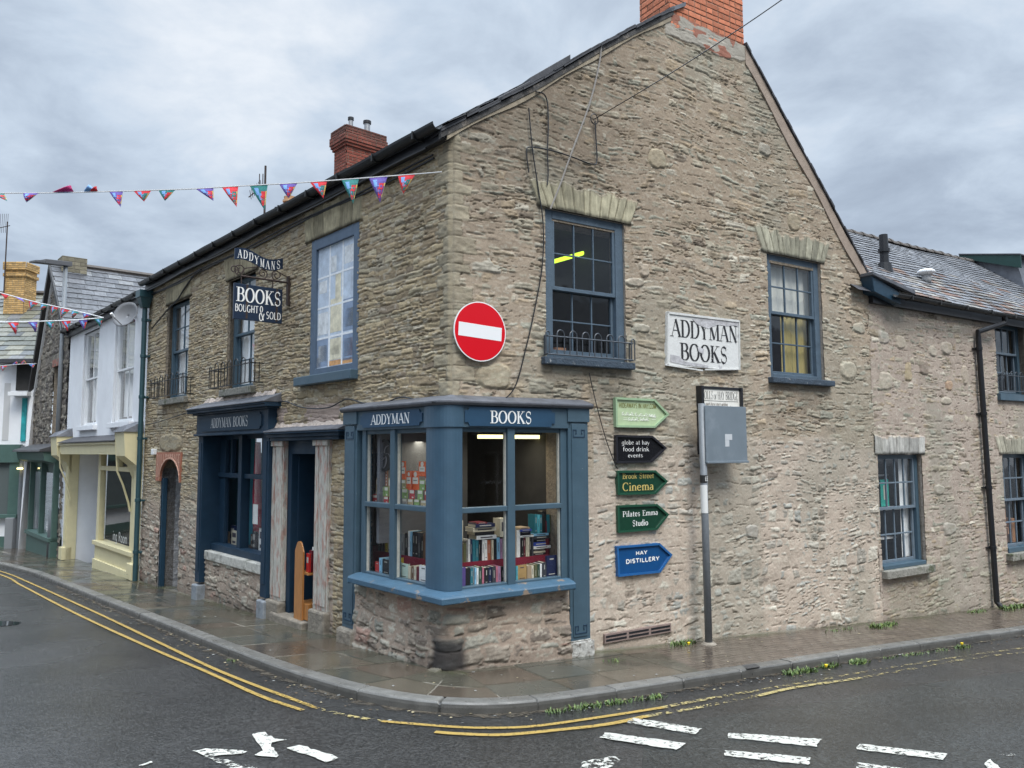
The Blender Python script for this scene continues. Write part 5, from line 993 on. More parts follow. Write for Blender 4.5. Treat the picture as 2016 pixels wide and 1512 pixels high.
# the end board faces the street corner: stands across the doorway
m = MB(); Pn = Frame(FL.P(3.60, 0, .10), -FL.n, -FL.u)
m.prism(Pn, [(0, zb_), (.34, zb_), (.34, zt_-.13), (.21, zt_-.01), (.17, zt_), (.13, zt_-.01), (0, zt_-.13)], -.012, .012)
m = MB(); m.prism(FL, [(3.36, zb_), (3.60, zb_), (3.60, zt_-.14), (3.53, zt_-.02), (3.48, zt_), (3.43, zt_-.02), (3.36, zt_-.14)], .06, .085); m.build('end_board', PINE, rk, bevel=.004)
m = MB(); m.fb(FL, 3.28, 3.36, .60, .64, -.55, .06); m.fb(FL, 3.24, 3.60, .60, .625, -.55, .06); m.fb(FL, 3.24, 3.60, -.02, .20, -.55, .055); m.fb(FL, 3.24, 3.26, -.02, .62, -.6, -.55); m.build('shelves', PINE, rk, bevel=.003)
for i, (c, h, z) in enumerate((('red', .26, .64), ('maroon', .30, .64), ('white', .34, .64), ('navy', .22, .205))):
    book(FL, 3.27, 3.35 if i != 3 else 3.36, z, z+h, .035-.045*i, .035, c, f'{c} book standing in the pine doorway rack', 'books in the doorway rack', band=[(.2, .8, .5, .8)])

# ================================================================= THE ANNEXE
anx = thing('annexe', 'lower rubble stone annexe with a long slate roof adjoining the right of the bookshop gable', 'building', FR.P(8.0, 0, 0))
SBAR = mat('pale_glazing_bars', (.14, .18, .22), .5, var=.15, vscale=9)
WC = (8.06, 9.38, .36, 2.24); WD = (12.22, 13.5, .33, 2.22); WE = (12.22, 13.5, 3.42, 4.86)
WA2 = dict(WR); WA2.update(seed=29, cell=(.05, .13, .09, .36), mcol=(.385, .315, .262), mort=.015, ct=.08)
def edit_anx(S, Z, h, col):
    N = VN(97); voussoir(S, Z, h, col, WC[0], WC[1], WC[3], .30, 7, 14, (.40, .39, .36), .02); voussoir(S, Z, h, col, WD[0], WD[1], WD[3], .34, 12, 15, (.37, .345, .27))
    bigstones(S, Z, h, col, [(8.4, 4.25, .16, .12, (.42, .40, .35)), (8.9, 4.2, .17, .11, (.47, .42, .33)), (8.4, 3.5, .2, .17, (.47, .43, .34)), (9.6, 3.8, .16, .15, (.19, .15, .12)), (9.9, 4.1, .13, .1, (.45, .42, .34)), (10.4, 4.2, .2, .11, (.44, .4, .33)), (9.1, 3.7, .12, .17, (.40, .32, .17)), (11.0, 3.7, .12, .2, (.42, .36, .28)), (10.4, 3.5, .12, .08, (.42, .25, .13)), (10.3, 3.2, .2, .08, (.42, .38, .3)), (9.9, 1.6, .2, .1, (.38, .35, .29)), (10.8, 2.0, .22, .1, (.38, .35, .29)), (10.2, .9, .23, .12, (.38, .36, .31))], 53)
    g = sst(.0, .16, N.fbm(S*.9, Z*.6, 3)); col[:] = col*(1-g[..., None]*.35)+np.array((.26, .26, .21))*g[..., None]*.35
    low = sst(.9, -.3, Z)*sst(8.0, 8.4, S)*sst(10.4, 9.8, S); col[:] = col*(1-.3*low[..., None])+np.array((.17, .18, .12))*.3*low[..., None]
    wet = sst(.2, .0, Z-(-.05-.0605*S)-.12*N.fbm(S*3, Z*0+2, 2)); col *= (1-.35*wet)[..., None]
stone_wall('wall', FR, 7.97, 17.5, -1.7, 5.02, .017, .0135, WA2, [WC, WD, WE], edit=edit_anx, parent=anx, m=STONE)
w = sash_window(anx, FR, *WC, rec=.07, bw=.085, cols=4, rows=(2, 2), split=.52, paint=BLUE, sp=SBAR, seed=8, roomc=GREYROOM, label='ground floor sash window with a green card leaning in it', curtains=((9.05, 9.34, .45, 2.18, .02, CURT),), stone=REVM, bar=.026)
sill(w, FR, 8.02, 9.46, .20, .33, .13, SILLS); MB().fb(FR, 8.08, 9.36, .33, .40, -.14, .03).build('timber_sill', BLUE, w, bevel=.01)
mb = MB(); mb.fb(FR, 8.1, 9.3, 1.28, 1.32, -.42, -.2); mb.fb(FR, 8.3, 9.2, .75, .78, -.5, -.4); mb.fb(FR, 8.45, 8.49, .45, 1.3, -.5, -.4); mb.fb(FR, 8.3, 9.2, 1.85, 1.88, -.6, -.5); mb.build('inner_shelf', WHITE, w); 
for i, (a, b, z, c, nm) in enumerate(((8.12, 8.32, 1.80, (.5, .52, .5), 'grey patterned'), (8.36, 8.50, 1.62, (.6, .4, .45), 'pale pink'), (8.52, 8.60, 1.78, (.03, .3, .24), 'dark green'), (8.66, 8.90, 1.80, (.02, .42, .33), 'bright green'))):
    m = MB(); m.fb(FR, a, b, 1.332, z, -.34, -.33, 0); m.fb(FR, a+.07*(b-a)/.2, b-.07*(b-a)/.2, 1.45, z-.1, -.33, -.328, 1)
    m.build('display_card', [mat('card_'+nm.replace(' ', '_'), c, .5, var=.1), mat('card_pale')], None, label=f'{nm} card propped in the annexe ground floor window', category='card', group='cards in the annexe window')
w = sash_window(anx, FR, *WD, rec=.13, bw=.085, cols=4, rows=(2, 2), split=.52, paint=BLUE, sp=SBAR, seed=9, label='ground floor sash window at the right edge', stone=REVM, bar=.028)
sill(w, FR, 12.16, 13.6, .16, .30, .14, SILLS); MB().fb(FR, 12.24, 13.5, .30, .40, -.14, .04).build('timber_sill', BLUE, w, bevel=.01)
mb = MB(); rng = random.Random(3)
for k in range(5): mb.fb(FR, 12.45+.17*k, 12.58+.17*k, .42+.3*(k % 2), .60+.3*(k % 3), -.45, -.3)
mb.build('stacked_boxes', mat('cardboard'), w)
w = sash_window(anx, FR, *WE, rec=.13, bw=.085, cols=4, rows=(1, 2), split=.6, paint=BLUE, sp=SBAR, seed=10, label='upper sash window under the annexe gutter', stone=REVM, bar=.026, roomc=GREYROOM)
MB().fb(FR, 12.18, 13.6, 3.28, 3.42, -.12, .08).build('sill', BLUE, w, bevel=.01); guard(w, FR, 12.26, 13.56, 3.44, .34, .10, n=7)
pitA = math.radians(38); inR = -FR.n; vA = np.array([inR[0]*math.cos(pitA), inR[1]*math.cos(pitA), math.sin(pitA)]); nA = np.array([FR.n[0]*math.sin(pitA), FR.n[1]*math.sin(pitA), math.cos(pitA)])
EA = np.array(FR.P(8.0, 5.0, .20)); HA = 3.62
SLATEA = mat('wet_annexe_slate', attr=True, rough=.5, var=.3, vscale=14, bump=.8, bscale=60, bdist=.006, rvar=.12, rscale=9)
def slates2(name, O, u, v, nn, L0, L1, H, parent, seed):
    o_ = slates(name, O, u, v, nn, L0, L1, H, .30, .155, (SLATEA, [(.12, .122, .132), (.135, .138, .148), (.105, .108, .115), (.15, .15, .155)]), parent, seed, jit=.35, thick=.011, curve=lambda x, y: .02*math.sin(x*1.3+y))
    c = o_.data.color_attributes['Col']; n = len(c.data); arr = np.zeros(n*4, np.float32); c.data.foreach_get('color', arr); arr = arr.reshape(-1, 8, 4); rng = np.random.default_rng(seed)
    co = np.zeros(n*3, np.float32); o_.data.vertices.foreach_get('co', co); co = co.reshape(-1, 8, 3).mean(1)+np.array(wloc(o_)); yy = (co-O)@v; xx = (co-O)@u
    N = VN(12); p = sst(2.3, .4, yy+1.2*N.fbm(xx*.7, yy*1.2, 3)-.25*np.clip(4-xx, 0, 4)*.3); m = rng.random(len(p)) < p*.5
    rust = np.array([(.12, .058, .035), (.15, .085, .055), (.08, .055, .04), (.17, .15, .125), (.22, .205, .18)]); arr[m, :, :3] = rust[rng.integers(0, 5, m.sum())][:, None, :]*rng.uniform(.7, 1.2, (m.sum(), 1, 1))
    c.data.foreach_set('color', arr.ravel()); return o_
slates2('roof', EA, FR.u, vA, nA, -.15, 9.6, HA, anx, 5)
mb = MB(); mb.poly([EA-nA*.05+FR.u*-.5, EA-nA*.05+FR.u*9.6, EA+vA*HA-nA*.05+FR.u*9.6, EA+vA*HA-nA*.05+FR.u*-.5]); RT = EA+vA*HA
vB = np.array([inR[0]*math.cos(pitA), inR[1]*math.cos(pitA), -math.sin(pitA)]); mb.poly([RT-FR.u*.5, RT+FR.u*9.6, RT+FR.u*9.6+vB*3.6, RT-FR.u*.5+vB*3.6]); mb.build('roof_deck', ROOFM, anx)
mb = MB(); rng = random.Random(8)
for i in range(26):
    a = RT+FR.u*(i*.37)+np.array([0, 0, .0+rng.uniform(-.01, .01)]); ring = [(t, math.sin(t)) for t in [math.pi*k/6 for k in range(7)]]
    for x0, x1, r_ in ((0, .34, .105), (.30, .375, .125)):
        vs = []
        for x in (x0, x1): vs += [tuple(a+FR.u*x+np.array([FR.n[0]*r_*math.cos(t), FR.n[1]*r_*math.cos(t), r_*.85*math.sin(t)-.03])) for t, _ in ring]
        mb.add(vs, [[k, k+1, 7+k+1, 7+k] for k in range(6)]+[list(range(7)), list(range(13, 6, -1))])
mb.build('ridge_tiles', mat('ridge_tile', (.085, .072, .062), .7, var=.35, vscale=12, bump=.6, bscale=40), anx)
gutter(anx, FR, 8.35, 17.4, 4.955, .30, .06, mat('worn_black_gutter', (.03, .03, .03), .6, var=.5, vscale=9), droop=.03)
mb = MB(); mb.fb(FR, 8.0, 17.4, 4.80, 4.96, .0, .10); mb.build('fascia_board', BLACKP, anx)
mb = MB(); P = FR.P; mb.hexa([P(7.86, 4.95, -.05), P(8.62, 4.80, -.05), P(8.62, 4.80, .22), P(7.86, 4.95, .22), P(7.80, 5.22, -.05), P(8.62, 5.02, -.05), P(8.62, 5.02, .22), P(7.80, 5.22, .22)]); mb.build('end_board', mat('chipped_navy_paint'), anx, bevel=.01)
mb = MB(); mb.hexa([P(7.78, 5.22, -.1), P(8.95, 5.0, -.1), P(8.95, 5.0, .30), P(7.78, 5.22, .26), P(7.78, 5.28, -.1), P(8.95, 5.08, -.1), P(8.95, 5.08, .30), P(7.78, 5.28, .26)]); mb.build('end_flashing', LEAD, anx, bevel=.01)
# roof furniture
def onroof(px, py, lift=0.):
    r = ray(px, py); t = ((EA+nA*lift-CAM)@nA)/(r@nA); return CAM+t*r
p = onroof(1744, 535); rt = np.linalg.norm(p[:2]-CAM[:2]); hgt = (885-468)/1514*p[1]*1.0
zt_ = CAM[2]+ray(1742, 469)[2]*(p[1]/ray(1742, 469)[1]); mb = MB(); mb.tube([p-[0, 0, .1], p+[0, 0, .10], p+[0, 0, .101], [p[0], p[1], zt_-.35], [p[0], p[1], zt_-.349], [p[0], p[1], zt_-.28], [p[0], p[1], zt_-.279], [p[0], p[1], zt_]], [.15, .12, .085, .08, .11, .11, .085, .078], 12); mb.build('vent_pipe', BLACKP, anx, smooth=False)
p = onroof(1826, 560); mb = MB(); mb.tube([p-[0, 0, .05], p+[0, 0, .12]], .085, 12, 1); mb.tube([p+[0, 0, .12], p+[0, 0, .15], p+[0, 0, .19], p+[0, 0, .225], p+[0, 0, .24]], [.085, .165, .165, .12, .03], 14, 0); mb.build('mushroom_vent', [WHITE, mat('vent_grey', (.4, .4, .4), .6)], anx, smooth=True)
# dormer at the ridge, off to the right
DG = mat('dark_green_paint', (.010, .045, .038), .45, var=.15, vscale=6)
s_d = (onroof(1895, 514)-EA)@FR.u; yt = (onroof(1895, 514)-EA)@vA; q0 = EA+FR.u*s_d+vA*yt; q1 = EA+FR.u*s_d+vA*(yt-1.9); t_ = q0+np.array([FR.n[0], FR.n[1], 0])*1.65*math.cos(pitA)-[0, 0, .28]
ex = FR.u*1.6; mb = MB(); mb.add([q0, q1, t_, q0+ex, q1+ex, t_+ex], [(0, 1, 2), (3, 5, 4), (1, 4, 5, 2)], 0); dm = mb.build('dormer', mat('lead_cheek', (.12, .13, .15), .5, var=.2), anx)
up = np.array([0, 0, .035]); mb = MB(); f2 = t_+(t_-q0)*.14; mb.hexa([q0-FR.u*.12-[0, 0, .05], f2-FR.u*.12-[0, 0, .30], f2-FR.u*.09-[0, 0, .30], q0-FR.u*.09-[0, 0, .05], q0-FR.u*.12+up, f2-FR.u*.12+up, f2-FR.u*.09+up, q0-FR.u*.09+up]); mb.build('dormer_bargeboard', DG, anx)
mb = MB(); mb.hexa([q0-FR.u*.14+up*1.1, f2-FR.u*.14+up*1.1, f2+ex+up*1.1, q0+ex+up*1.1, q0-FR.u*.14+up*2, f2-FR.u*.14+up*2, f2+ex+up*2, q0+ex+up*2]); mb.build('dormer_roof', ROOFM, anx)
# black downpipe
mb = MB(); g = ground_at(FR, 11.7, .1); x1, z1 = FR.px(1977, 640, .27); x0, z0 = FR.px(1926, 662, .10); xb = FR.px(1959, 1200, .1)[0]
mb.tube([FR.P(x1, z1+.1, .29), FR.P(x1, z1-.05, .28), FR.P(x0, z0, .10), FR.P(x0+.01, z0-.12, .10), FR.P((x0+xb)/2, (z0+g)/2, .10), FR.P(xb, g+.12, .10), FR.P(xb+.02, g+.02, .18)], .05, 10)
for z in (z0-.35, z0-1.6, z0-3.0, g+1.1): s_ = x0+(xb-x0)*(z0-z)/(z0-g); mb.tube([FR.P(s_, z, .10), FR.P(s_, z+.06, .10)], .062, 10); mb.fb(FR, s_-.12, s_+.12, z+.015, z+.04, 0, .06)
mb.build('downpipe', BLACKP, anx)

mb, nm = backing(anx, FR, 8.0, 17.4, -1.7, 4.98, [WC, WD, WE]); mb.build(nm, REV, anx)
# ================================================================= NEIGHBOURS ALONG THE LEFT STREET
def gz(fr, s, off=0.): p = fr.P(s, 0, off); return float(Hg(p[0], p[1]))
REND = mat('white_render', (.76, .77, .79), .85, var=.07, vscale=1.5, bump=.35, bscale=30, bdist=.01, col2=(.45, .46, .47), c2s=1.2, c2t=(.62, .8))
YEL = mat('pale_yellow_paint', (.66, .59, .36), .5, var=.06, vscale=5, bump=.2, bscale=30)
wh = thing('white_house', 'white rendered house with a pale yellow shopfront adjoining the bookshop', 'house', FL.P(11.15, -.8, 0))
def wall_with_holes(name, fr, s0, s1, z0, z1, holes, thick, m, parent):
    """plain wall built as blocks round its openings"""
    mb = MB(); xs = sorted({s0, s1, *[h[0] for h in holes], *[h[1] for h in holes]})
    for a, b in zip(xs[:-1], xs[1:]):
        c = (a+b)/2; hs = sorted([h for h in holes if h[0] < c < h[1]], key=lambda h: h[2]); z = z0
        for h in hs:
            if h[2] > z: mb.fb(fr, a, b, z, h[2], -thick, 0)
            z = h[3]
        if z1 > z: mb.fb(fr, a, b, z, z1, -thick, 0)
    return mb.build(name, m, parent)
H1 = (15.35, 16.95, 3.05, 5.62); H2 = (12.15, 13.80, 3.05, 5.62)
wall_with_holes('wall', FL, 11.16, 18.62, -1.4, 5.86, [H1, H2, (11.55, 18.0, -1.4, 2.35)], .22, REND, wh)
for k, h in enumerate((H2, H1)):
    w = sash_window(wh, FL, *h, rec=.05, bw=.07, cols=2, rows=(1, 1), paint=WHITE, seed=20+k, stone=REND, curtains=((h[0]+.1, h[1]-.1, 3.2, 5.5, .05, CURT),), label=('white sash window under the satellite dish', 'white sash window nearer the lamp post')[k])
    MB().fb(FL, h[0]-.12, h[1]+.12, 2.92, 3.05, -.1, .10).build('sill', REND, w, bevel=.01)
mb = MB(); a, b = np.array(FL.P(11.16, 5.93, .12)), np.array(FL.P(18.7, 5.93, .12)); mb.poly([a, b, b+vL*4.6, a+vL*4.6]); mb.poly([a+vL*4.6, b+vL*4.6, b+vL*4.6+back*4, a+vL*4.6+back*4]); mb.build('roof', ROOFM, wh)
mb = MB(); mb.fb(FL, 11.16, 18.7, 5.72, 5.88, .0, .10); mb.build('fascia_board', BLACKP, wh); gutter(wh, FL, 11.2, 18.9, 5.92, .17, .07)
c3 = [fxy(FL, 13.3, -3.9), fxy(FL, 14.1, -3.9), fxy(FL, 14.1, -4.6), fxy(FL, 13.3, -4.6)]
chm = brickcols('chimney', wh, c3, 7.4, 9.0, .3, .14, (.20, .165, .12), (.16, .13, .1), 43, top_soot=.25)
mb = MB(); mb.add([(x, y, 8.98) for x, y in c3]+[(x*.7+c3[0][0]*.0+.3*sum(p[0] for p in c3)/4, y*.7+.3*sum(p[1] for p in c3)/4, 9.12) for x, y in c3], [(4, 5, 6, 7), (0, 1, 5, 4), (1, 2, 6, 5), (2, 3, 7, 6), (3, 0, 4, 7)]); mb.build('chimney_cap', mat('chimney_mortar'), chm)
p = np.array(FL.P(13.9, 9.05, -4.2)); mb = MB(); mb.tube([p, p+[0, 0, .22]], .07, 10); mb.tube([p+[0, 0, .22], p+[0, 0, .33]], .10, 10, 1); mb.build('flue', [mat('flue_metal'), BLACKP], chm)
p = np.array(FL.P(13.35, 8.95, -4.3)); mb = MB(); mb.tube([p, p+[0, 0, .02], p+[0, 0, .3], p+[0, 0, .301], p+[0, 0, .36], p+[0, 0, .361], p+[0, 0, .46], p+[0, 0, .461], p+[0, 0, .52], p+[0, 0, .521], p+[0, 0, .62]], [.2, .17, .15, .19, .19, .16, .15, .2, .2, .15, .17], 10); mb.build('chimney_pot', mat('buff_pot', (.52, .30, .16), .8, var=.15), chm)
# recessed yellow shopfront with a canopy between two corbelled boxes
ysf = thing('yellow_shopfront', None, None, FL.P(14.5, 0, 0)); ysf.parent = wh; ysf.location = Vector(FL.P(14.5, 0, 0))-wh.location
gl = -.62; mb = MB(); P = FL.P
for a, b, nm in ((11.22, 11.95, 'near'), (17.85, 18.6, 'far')):
    g = gz(FL, a, .2); m = MB(); c_ = b-.35 if nm == 'near' else a+.35; m.fb(FL, a, c_, g, 2.3, -.2, .06); m.fb(FL, a+.05, c_-.05, g+.5, 2.2, .06, .075); m.fb(FL, a, c_+.05, g, g+.34, -.1, .15)
    m.prism(Frame(FL.P(a, 0, 0), FL.n, -FL.u), [(0, 1.75), (.12, 2.05), (.36, 2.25), (.40, 2.78), (0, 2.78)], -(b-a), 0)
    m.build('corbelled_pilaster', YEL, ysf, bevel=.012)
    m = MB(); m.hexa([P(a-.03, 2.78, 0), P(b+.03, 2.78, 0), P(b+.03, 2.78, .45), P(a-.03, 2.78, .45), P(a+.05, 3.02, 0), P(b-.05, 3.02, 0), P(b-.1, 2.90, .34), P(a+.1, 2.90, .34)]); m.build('lead_cap', LEAD, ysf)
m = MB(); m.fb(FL, 11.95, 17.85, 2.33, 2.56, .24, .32); m.fb(FL, 11.95, 17.85, 2.52, 2.58, -.1, .37); m.fb(FL, 11.95, 17.85, 2.28, 2.33, -1.0, .32); m.build('canopy', YEL, ysf, bevel=.01)
m = MB(); m.hexa([P(12.0, 2.585, 0), P(17.7, 2.585, 0), P(17.7, 2.585, .41), P(12.0, 2.585, .41), P(12.0, 2.76, 0), P(17.7, 2.76, 0), P(17.7, 2.61, .41), P(12.0, 2.61, .41)]); m.build('canopy_slates', mat('verge_slate'), ysf)
g = gz(FL, 13.5); m = MB(); m.fb(FL, 11.6, 14.98, g-.2, .02, -.25, -.0); m.fb(FL, 11.6, 14.98, .02, .12, -.25, .07); m.fb(FL, 11.6, 14.95, g-.2, g+.2, -.0, .05); m.fb(FL, 14.75, 14.96, .12, 2.3, -.15, -.01); m.fb(FL, 11.6, 12.05, .12, 2.3, -.15, -.01); m.fb(FL, 12.05, 14.75, 1.88, 1.99, -.15, -.01); m.fb(FL, 13.2, 13.3, 1.95, 2.3, -.12, -.03); m.build('window_frame', YEL, ysf, bevel=.008)
m = MB(); m.poly([P(12.0, .1, -.09), P(14.85, .1, -.09), P(14.85, 2.3, -.09), P(12.0, 2.3, -.09)]); m.build('glass', GLASSB, ysf)
SIGNW = mat('window_lettering', (.62, .62, .6), .6)
m = MB(); text(m, FL, 'ing Room', (13.7, .22), (12.5, .44), -.088, wt=.1, thin=.05, serif=False, slant=.0); m.build('lettering', SIGNW, ysf)
m = MB(); m.poly([P(14.95, g-.2, -.1), P(17.9, g-.2, -.7), P(17.9, 2.3, -.7), P(14.95, 2.3, -.1)]); m.poly([P(17.9, g-.3, .0), P(17.9, g-.3, -.7), P(17.9, 2.3, -.7), P(17.9, 2.3, 0)]); m.build('recess_wall', REND, ysf)
m = MB(); m.poly([P(11.6, -.1, -.22), P(14.95, -.1, -.22), P(14.95, -.1, -3), P(11.6, -.1, -3)]); m.poly([P(11.6, -.1, -3), P(14.95, -.1, -3), P(14.95, 2.3, -3), P(11.6, 2.3, -3)]); m.poly([P(14.95, -.1, -.22), P(14.95, -.1, -3), P(14.95, 2.3, -3), P(14.95, 2.3, -.22)]); m.poly([P(11.6, 2.32, -.22), P(14.95, 2.32, -.22), P(14.95, 2.32, -3), P(11.6, 2.32, -3)]); m.fb(FL, 12.6, 13.4, -.1, .95, -1.4, -.9); m.build('shop_interior', DARKROOM, ysf)
for s in (12.0, 17.7):
    m = MB(); m.tube([P(s, 2.35, .34), P(s+.03, 1.9, .30), P(s, 1.6, .18), P(s-.02, 1.2, .06), P(s-.02, 1.0, .02)], .022, 6); m.build('awning_arm', YEL, ysf)
# satellite dish
dc = np.array(FL.P(*FL.px(247, 611, .45), .45)); ax = unit(np.array([-.25, -1., .35])); sx_ = unit(np.cross(ax, [0, 0, 1])); sy_ = np.cross(sx_, ax)
dish = thing('satellite_dish', 'grey satellite dish bracketed to the white house above its windows', 'satellite dish', FL.P(FL.px(262, 620)[0], 5.45, 0))
mb = MB(); R_ = .30; rings = []
for i in range(6):
    r = R_*i/5; rings.append([tuple(dc+sx_*r*math.cos(2*math.pi*k/24)*1.04+sy_*r*math.sin(2*math.pi*k/24)-ax*.10*(1-(r/R_)**2)) for k in range(24)])
vs = sum(rings, []); mb.add(vs, [[i*24+k, i*24+(k+1) % 24, (i+1)*24+(k+1) % 24, (i+1)*24+k] for i in range(5) for k in range(24)]); ob = mb.build('reflector', mat('dish_grey', (.13, .133, .14), .5, var=.1, vscale=8), dish, smooth=True); so = ob.modifiers.new('Solid', 'SOLIDIFY'); so.thickness = .012
mb = MB(); mb.tube([dc-sy_*R_*.9, dc+ax*.28-sy_*.22], .012, 6); mb.tube([dc+ax*.26-sy_*.22, dc+ax*.36-sy_*.18], .03, 8, 1); mb.build('feed_arm', [mat('arm_grey', (.25, .25, .26), .5), WHITE], dish)
mb = MB(); mb.tube([dc-ax*.1, dc-ax*.22, np.array(FL.P(FL.px(268, 620)[0], 5.5, .0))], .02, 6); mb.build('bracket', DARKM, dish)
# ---- stone gabled house
sh = thing('gabled_house', 'narrow dark stone house with its slate gable facing the street beyond the white house', 'house', FL.P(18.65, -1.2, 0))
WN = dict(WL); WN.update(seed=61, cell=(.10, .2, .15, .4), mixcell=(.06, .1, .15, .35), relief=.05, mort=.004, pal=[(.14, .12, .10), (.18, .155, .125), (.11, .095, .085), (.21, .19, .155)], pw=[3, 3, 2, 1], mcol=(.11, .095, .08))
ga, gl_, gr_ = (21.1, 8.35), (23.5, 4.5), (18.68, 5.95)
def gk(s, z): return z < np.where(s > ga[0], ga[1]+(s-ga[0])*(gl_[1]-ga[1])/(gl_[0]-ga[0]), ga[1]+(ga[0]-s)*(gr_[1]-ga[1])/(ga[0]-gr_[0]))-.05
GW = (19.6, 20.6, 2.9, 5.0)
stone_wall('wall', FL, 18.66, 23.4, -1.6, 8.5, .035, .03, WN, [GW, (19.0, 23.2, -1.6, 2.2)], keep=gk, parent=sh, m=STONE)
w = sash_window(sh, FL, *GW, rec=.12, bw=.09, cols=1, rows=(1, 1), paint=WHITE, seed=31, stone=REV, curtains=((GW[0]+.1, GW[1]-.1, 3.0, 4.9, .05, CURT),)); MB().fb(FL, GW[0]-.15, GW[1]+.15, 5.0, 5.22, -.1, .05).build('brick_lintel', mat('old_brick', (.28, .12, .09), .9, var=.3, vscale=6), w)
# roof slopes run back from the street
sl = unit(np.array([0, 0, ga[1]-gr_[1]])-FL.u*(ga[0]-gr_[0])*-1); Er = np.array(FL.P(18.45, 5.78, .18)); Tp = np.array(FL.P(ga[0], ga[1]+.06, .18)); vS = unit(Tp-Er); HS = np.linalg.norm(Tp-Er); nS = unit(np.cross(vS, FL.n)); nS = nS if nS[2] > 0 else -nS
SLH = (SLATEM, [(.040, .040, .045), (.055, .055, .06), (.035, .035, .038), (.075, .075, .08), (.12, .12, .12)])
slates('roof', Er, -FL.n, vS, nS, 0, 9.5, HS, .42, .27, SLH, sh, 71, jit=.35, thick=.02)
mb = MB(); mb.poly([Er-nS*.05, Tp-nS*.05, Tp-nS*.05-FL.n*9.5, Er-nS*.05-FL.n*9.5]); T2 = np.array(FL.P(gl_[0]+.1, gl_[1]-.05, .18)); mb.poly([Tp, T2, T2-FL.n*9.5, Tp-FL.n*9.5]); mb.build('roof_deck', ROOFM, sh)
mb = MB(); mb.tube([Tp+np.array([0, 0, .02]), Tp-FL.n*9.5+np.array([0, 0, .02])], .09, 6); mb.build('ridge_tiles', mat('ridge_tile'), sh)
mb = MB(); strip(mb, FL, [ga, gl_], -.28, .05, .0, .22, 0); strip(mb, FL, [gr_, ga], -.14, .05, .0, .22, 0); mb.build('bargeboard', mat('black_bargeboard', (.03, .028, .028), .6, var=.2), sh)
mb = MB(); strip(mb, FL, [(ga[0]+.05, ga[1]-.35), (gl_[0]-.1, gl_[1]-.3)], -.12, .0, .0, .10, 0); strip(mb, FL, [(gr_[0]+.9, gr_[1]+.2), (ga[0]-.1, ga[1]-.4)], -.06, .0, .0, .10, 0); mb.build('white_trim', WHITE, sh)
cc_ = [fxy(FL, ga[0]+.35, -.1), fxy(FL, ga[0]-.35, -.1), fxy(FL, ga[0]-.35, -.8), fxy(FL, ga[0]+.35, -.8)]; brickcols('chimney_stump', sh, cc_, 8.1, 8.62, .3, .12, (.20, .18, .13), (.16, .14, .12), 44)
# green shopfront with a little canopy
gs_ = thing('green_shopfront', None, None, FL.P(21, 0, 0)); gs_.parent = sh; gs_.location = Vector(FL.P(21, 0, 0))-sh.location
GREEN = mat('sage_green_paint', (.065, .12, .105), .5, var=.1, vscale=5)
g = gz(FL, 21, .2); m = MB(); m.prism(Frame(FL.P(19.0, 0, 0), FL.n, -FL.u), [(0, 1.7), (.1, 2.0), (.45, 2.1), (.5, 2.35), (0, 2.35)], -4.2, 0); m.build('canopy', GREEN, gs_, bevel=.01)
m = MB(); m.hexa([P(18.95, 2.36, 0), P(23.3, 2.36, 0), P(23.3, 2.36, .62), P(18.95, 2.36, .62), P(18.95, 2.62, 0), P(23.3, 2.62, 0), P(23.3, 2.42, .6), P(18.95, 2.42, .6)]); m.build('canopy_slates', mat('verge_slate'), gs_)
m = MB(); m.fb(FL, 19.0, 22.6, g-.2, g+.55, -.2, .22); m.fb(FL, 19.0, 22.6, g+.5, g+.62, -.2, .28)
for s in (19.0, 20.8, 22.5): m.fb(FL, s, s+.14, g+.5, 2.1, .05, .2)
m.build('window_frame', GREEN, gs_, bevel=.008); m = MB(); m.poly([P(19.1, g+.6, .10), P(22.55, g+.6, .10), P(22.55, 2.1, .10), P(19.1, 2.1, .10)]); m.build('glass', GLASSB, gs_)
m = MB(); m.fb(FL, 19.0, 23.2, g, 2.3, -2.4, -2.3); m.build('shop_interior', DARKROOM, gs_)
# ---- far white house facing down the street
F5 = Frame(FL.P(23.5, 0, .05), (-1, 0, 0), (0, -1, 0)); o5 = F5.O; Z5 = float(Hg(o5[0]-2, o5[1]-1))
fh = thing('far_house', 'white rendered house with a mossy slate roof at the far left bend of the street', 'house', F5.P(4, Z5, 0))
P = F5.P
mb = MB(); mb.fb(F5, -.2, 16, Z5-.6, 5.45, -.3, 0); mb.build('wall', REND, fh)
e5 = np.array(F5.P(-.5, 5.45, .3)); v5 = unit(np.array([0, .76, .65])); n5 = unit(np.array([0, -.65, .76]))
slates('roof', e5, np.array([-1., 0, 0]), v5, n5, 0, 16, 4.6, .5, .3, (SLATEM, [(.10, .105, .085), (.14, .135, .10), (.08, .085, .085), (.17, .165, .13), (.12, .12, .12)]), fh, 81, jit=.9, thick=.02)
mb = MB(); mb.poly([e5-n5*.05, e5-n5*.05+np.array([-16, 0, 0]), e5-n5*.05+np.array([-16, 0, 0])+v5*4.6, e5-n5*.05+v5*4.6]); q = e5+v5*4.6; mb.poly([q, q+np.array([-16, 0, 0]), q+np.array([-16, 3, -3]), q+np.array([0, 3, -3])]); mb.add([e5, q, q+np.array([0, 3, -3])], [(0, 1, 2)]); mb.build('roof_deck', ROOFM, fh)
mb = MB(); mb.tube([q+np.array([0, 0, .03]), q+np.array([-16, 0, .03])], .10, 6); mb.build('ridge_tiles', mat('ridge_tile'), fh)
xa = F5.px(15, 600, -2.2)[0]; xb = F5.px(54, 600, -2.2)[0]; zc0 = F5.px(30, 512, -2.4)[1]
cy = [fxy(F5, xb, -2.0), fxy(F5, xa, -2.0), fxy(F5, xa, -2.7), fxy(F5, xb, -2.7)]
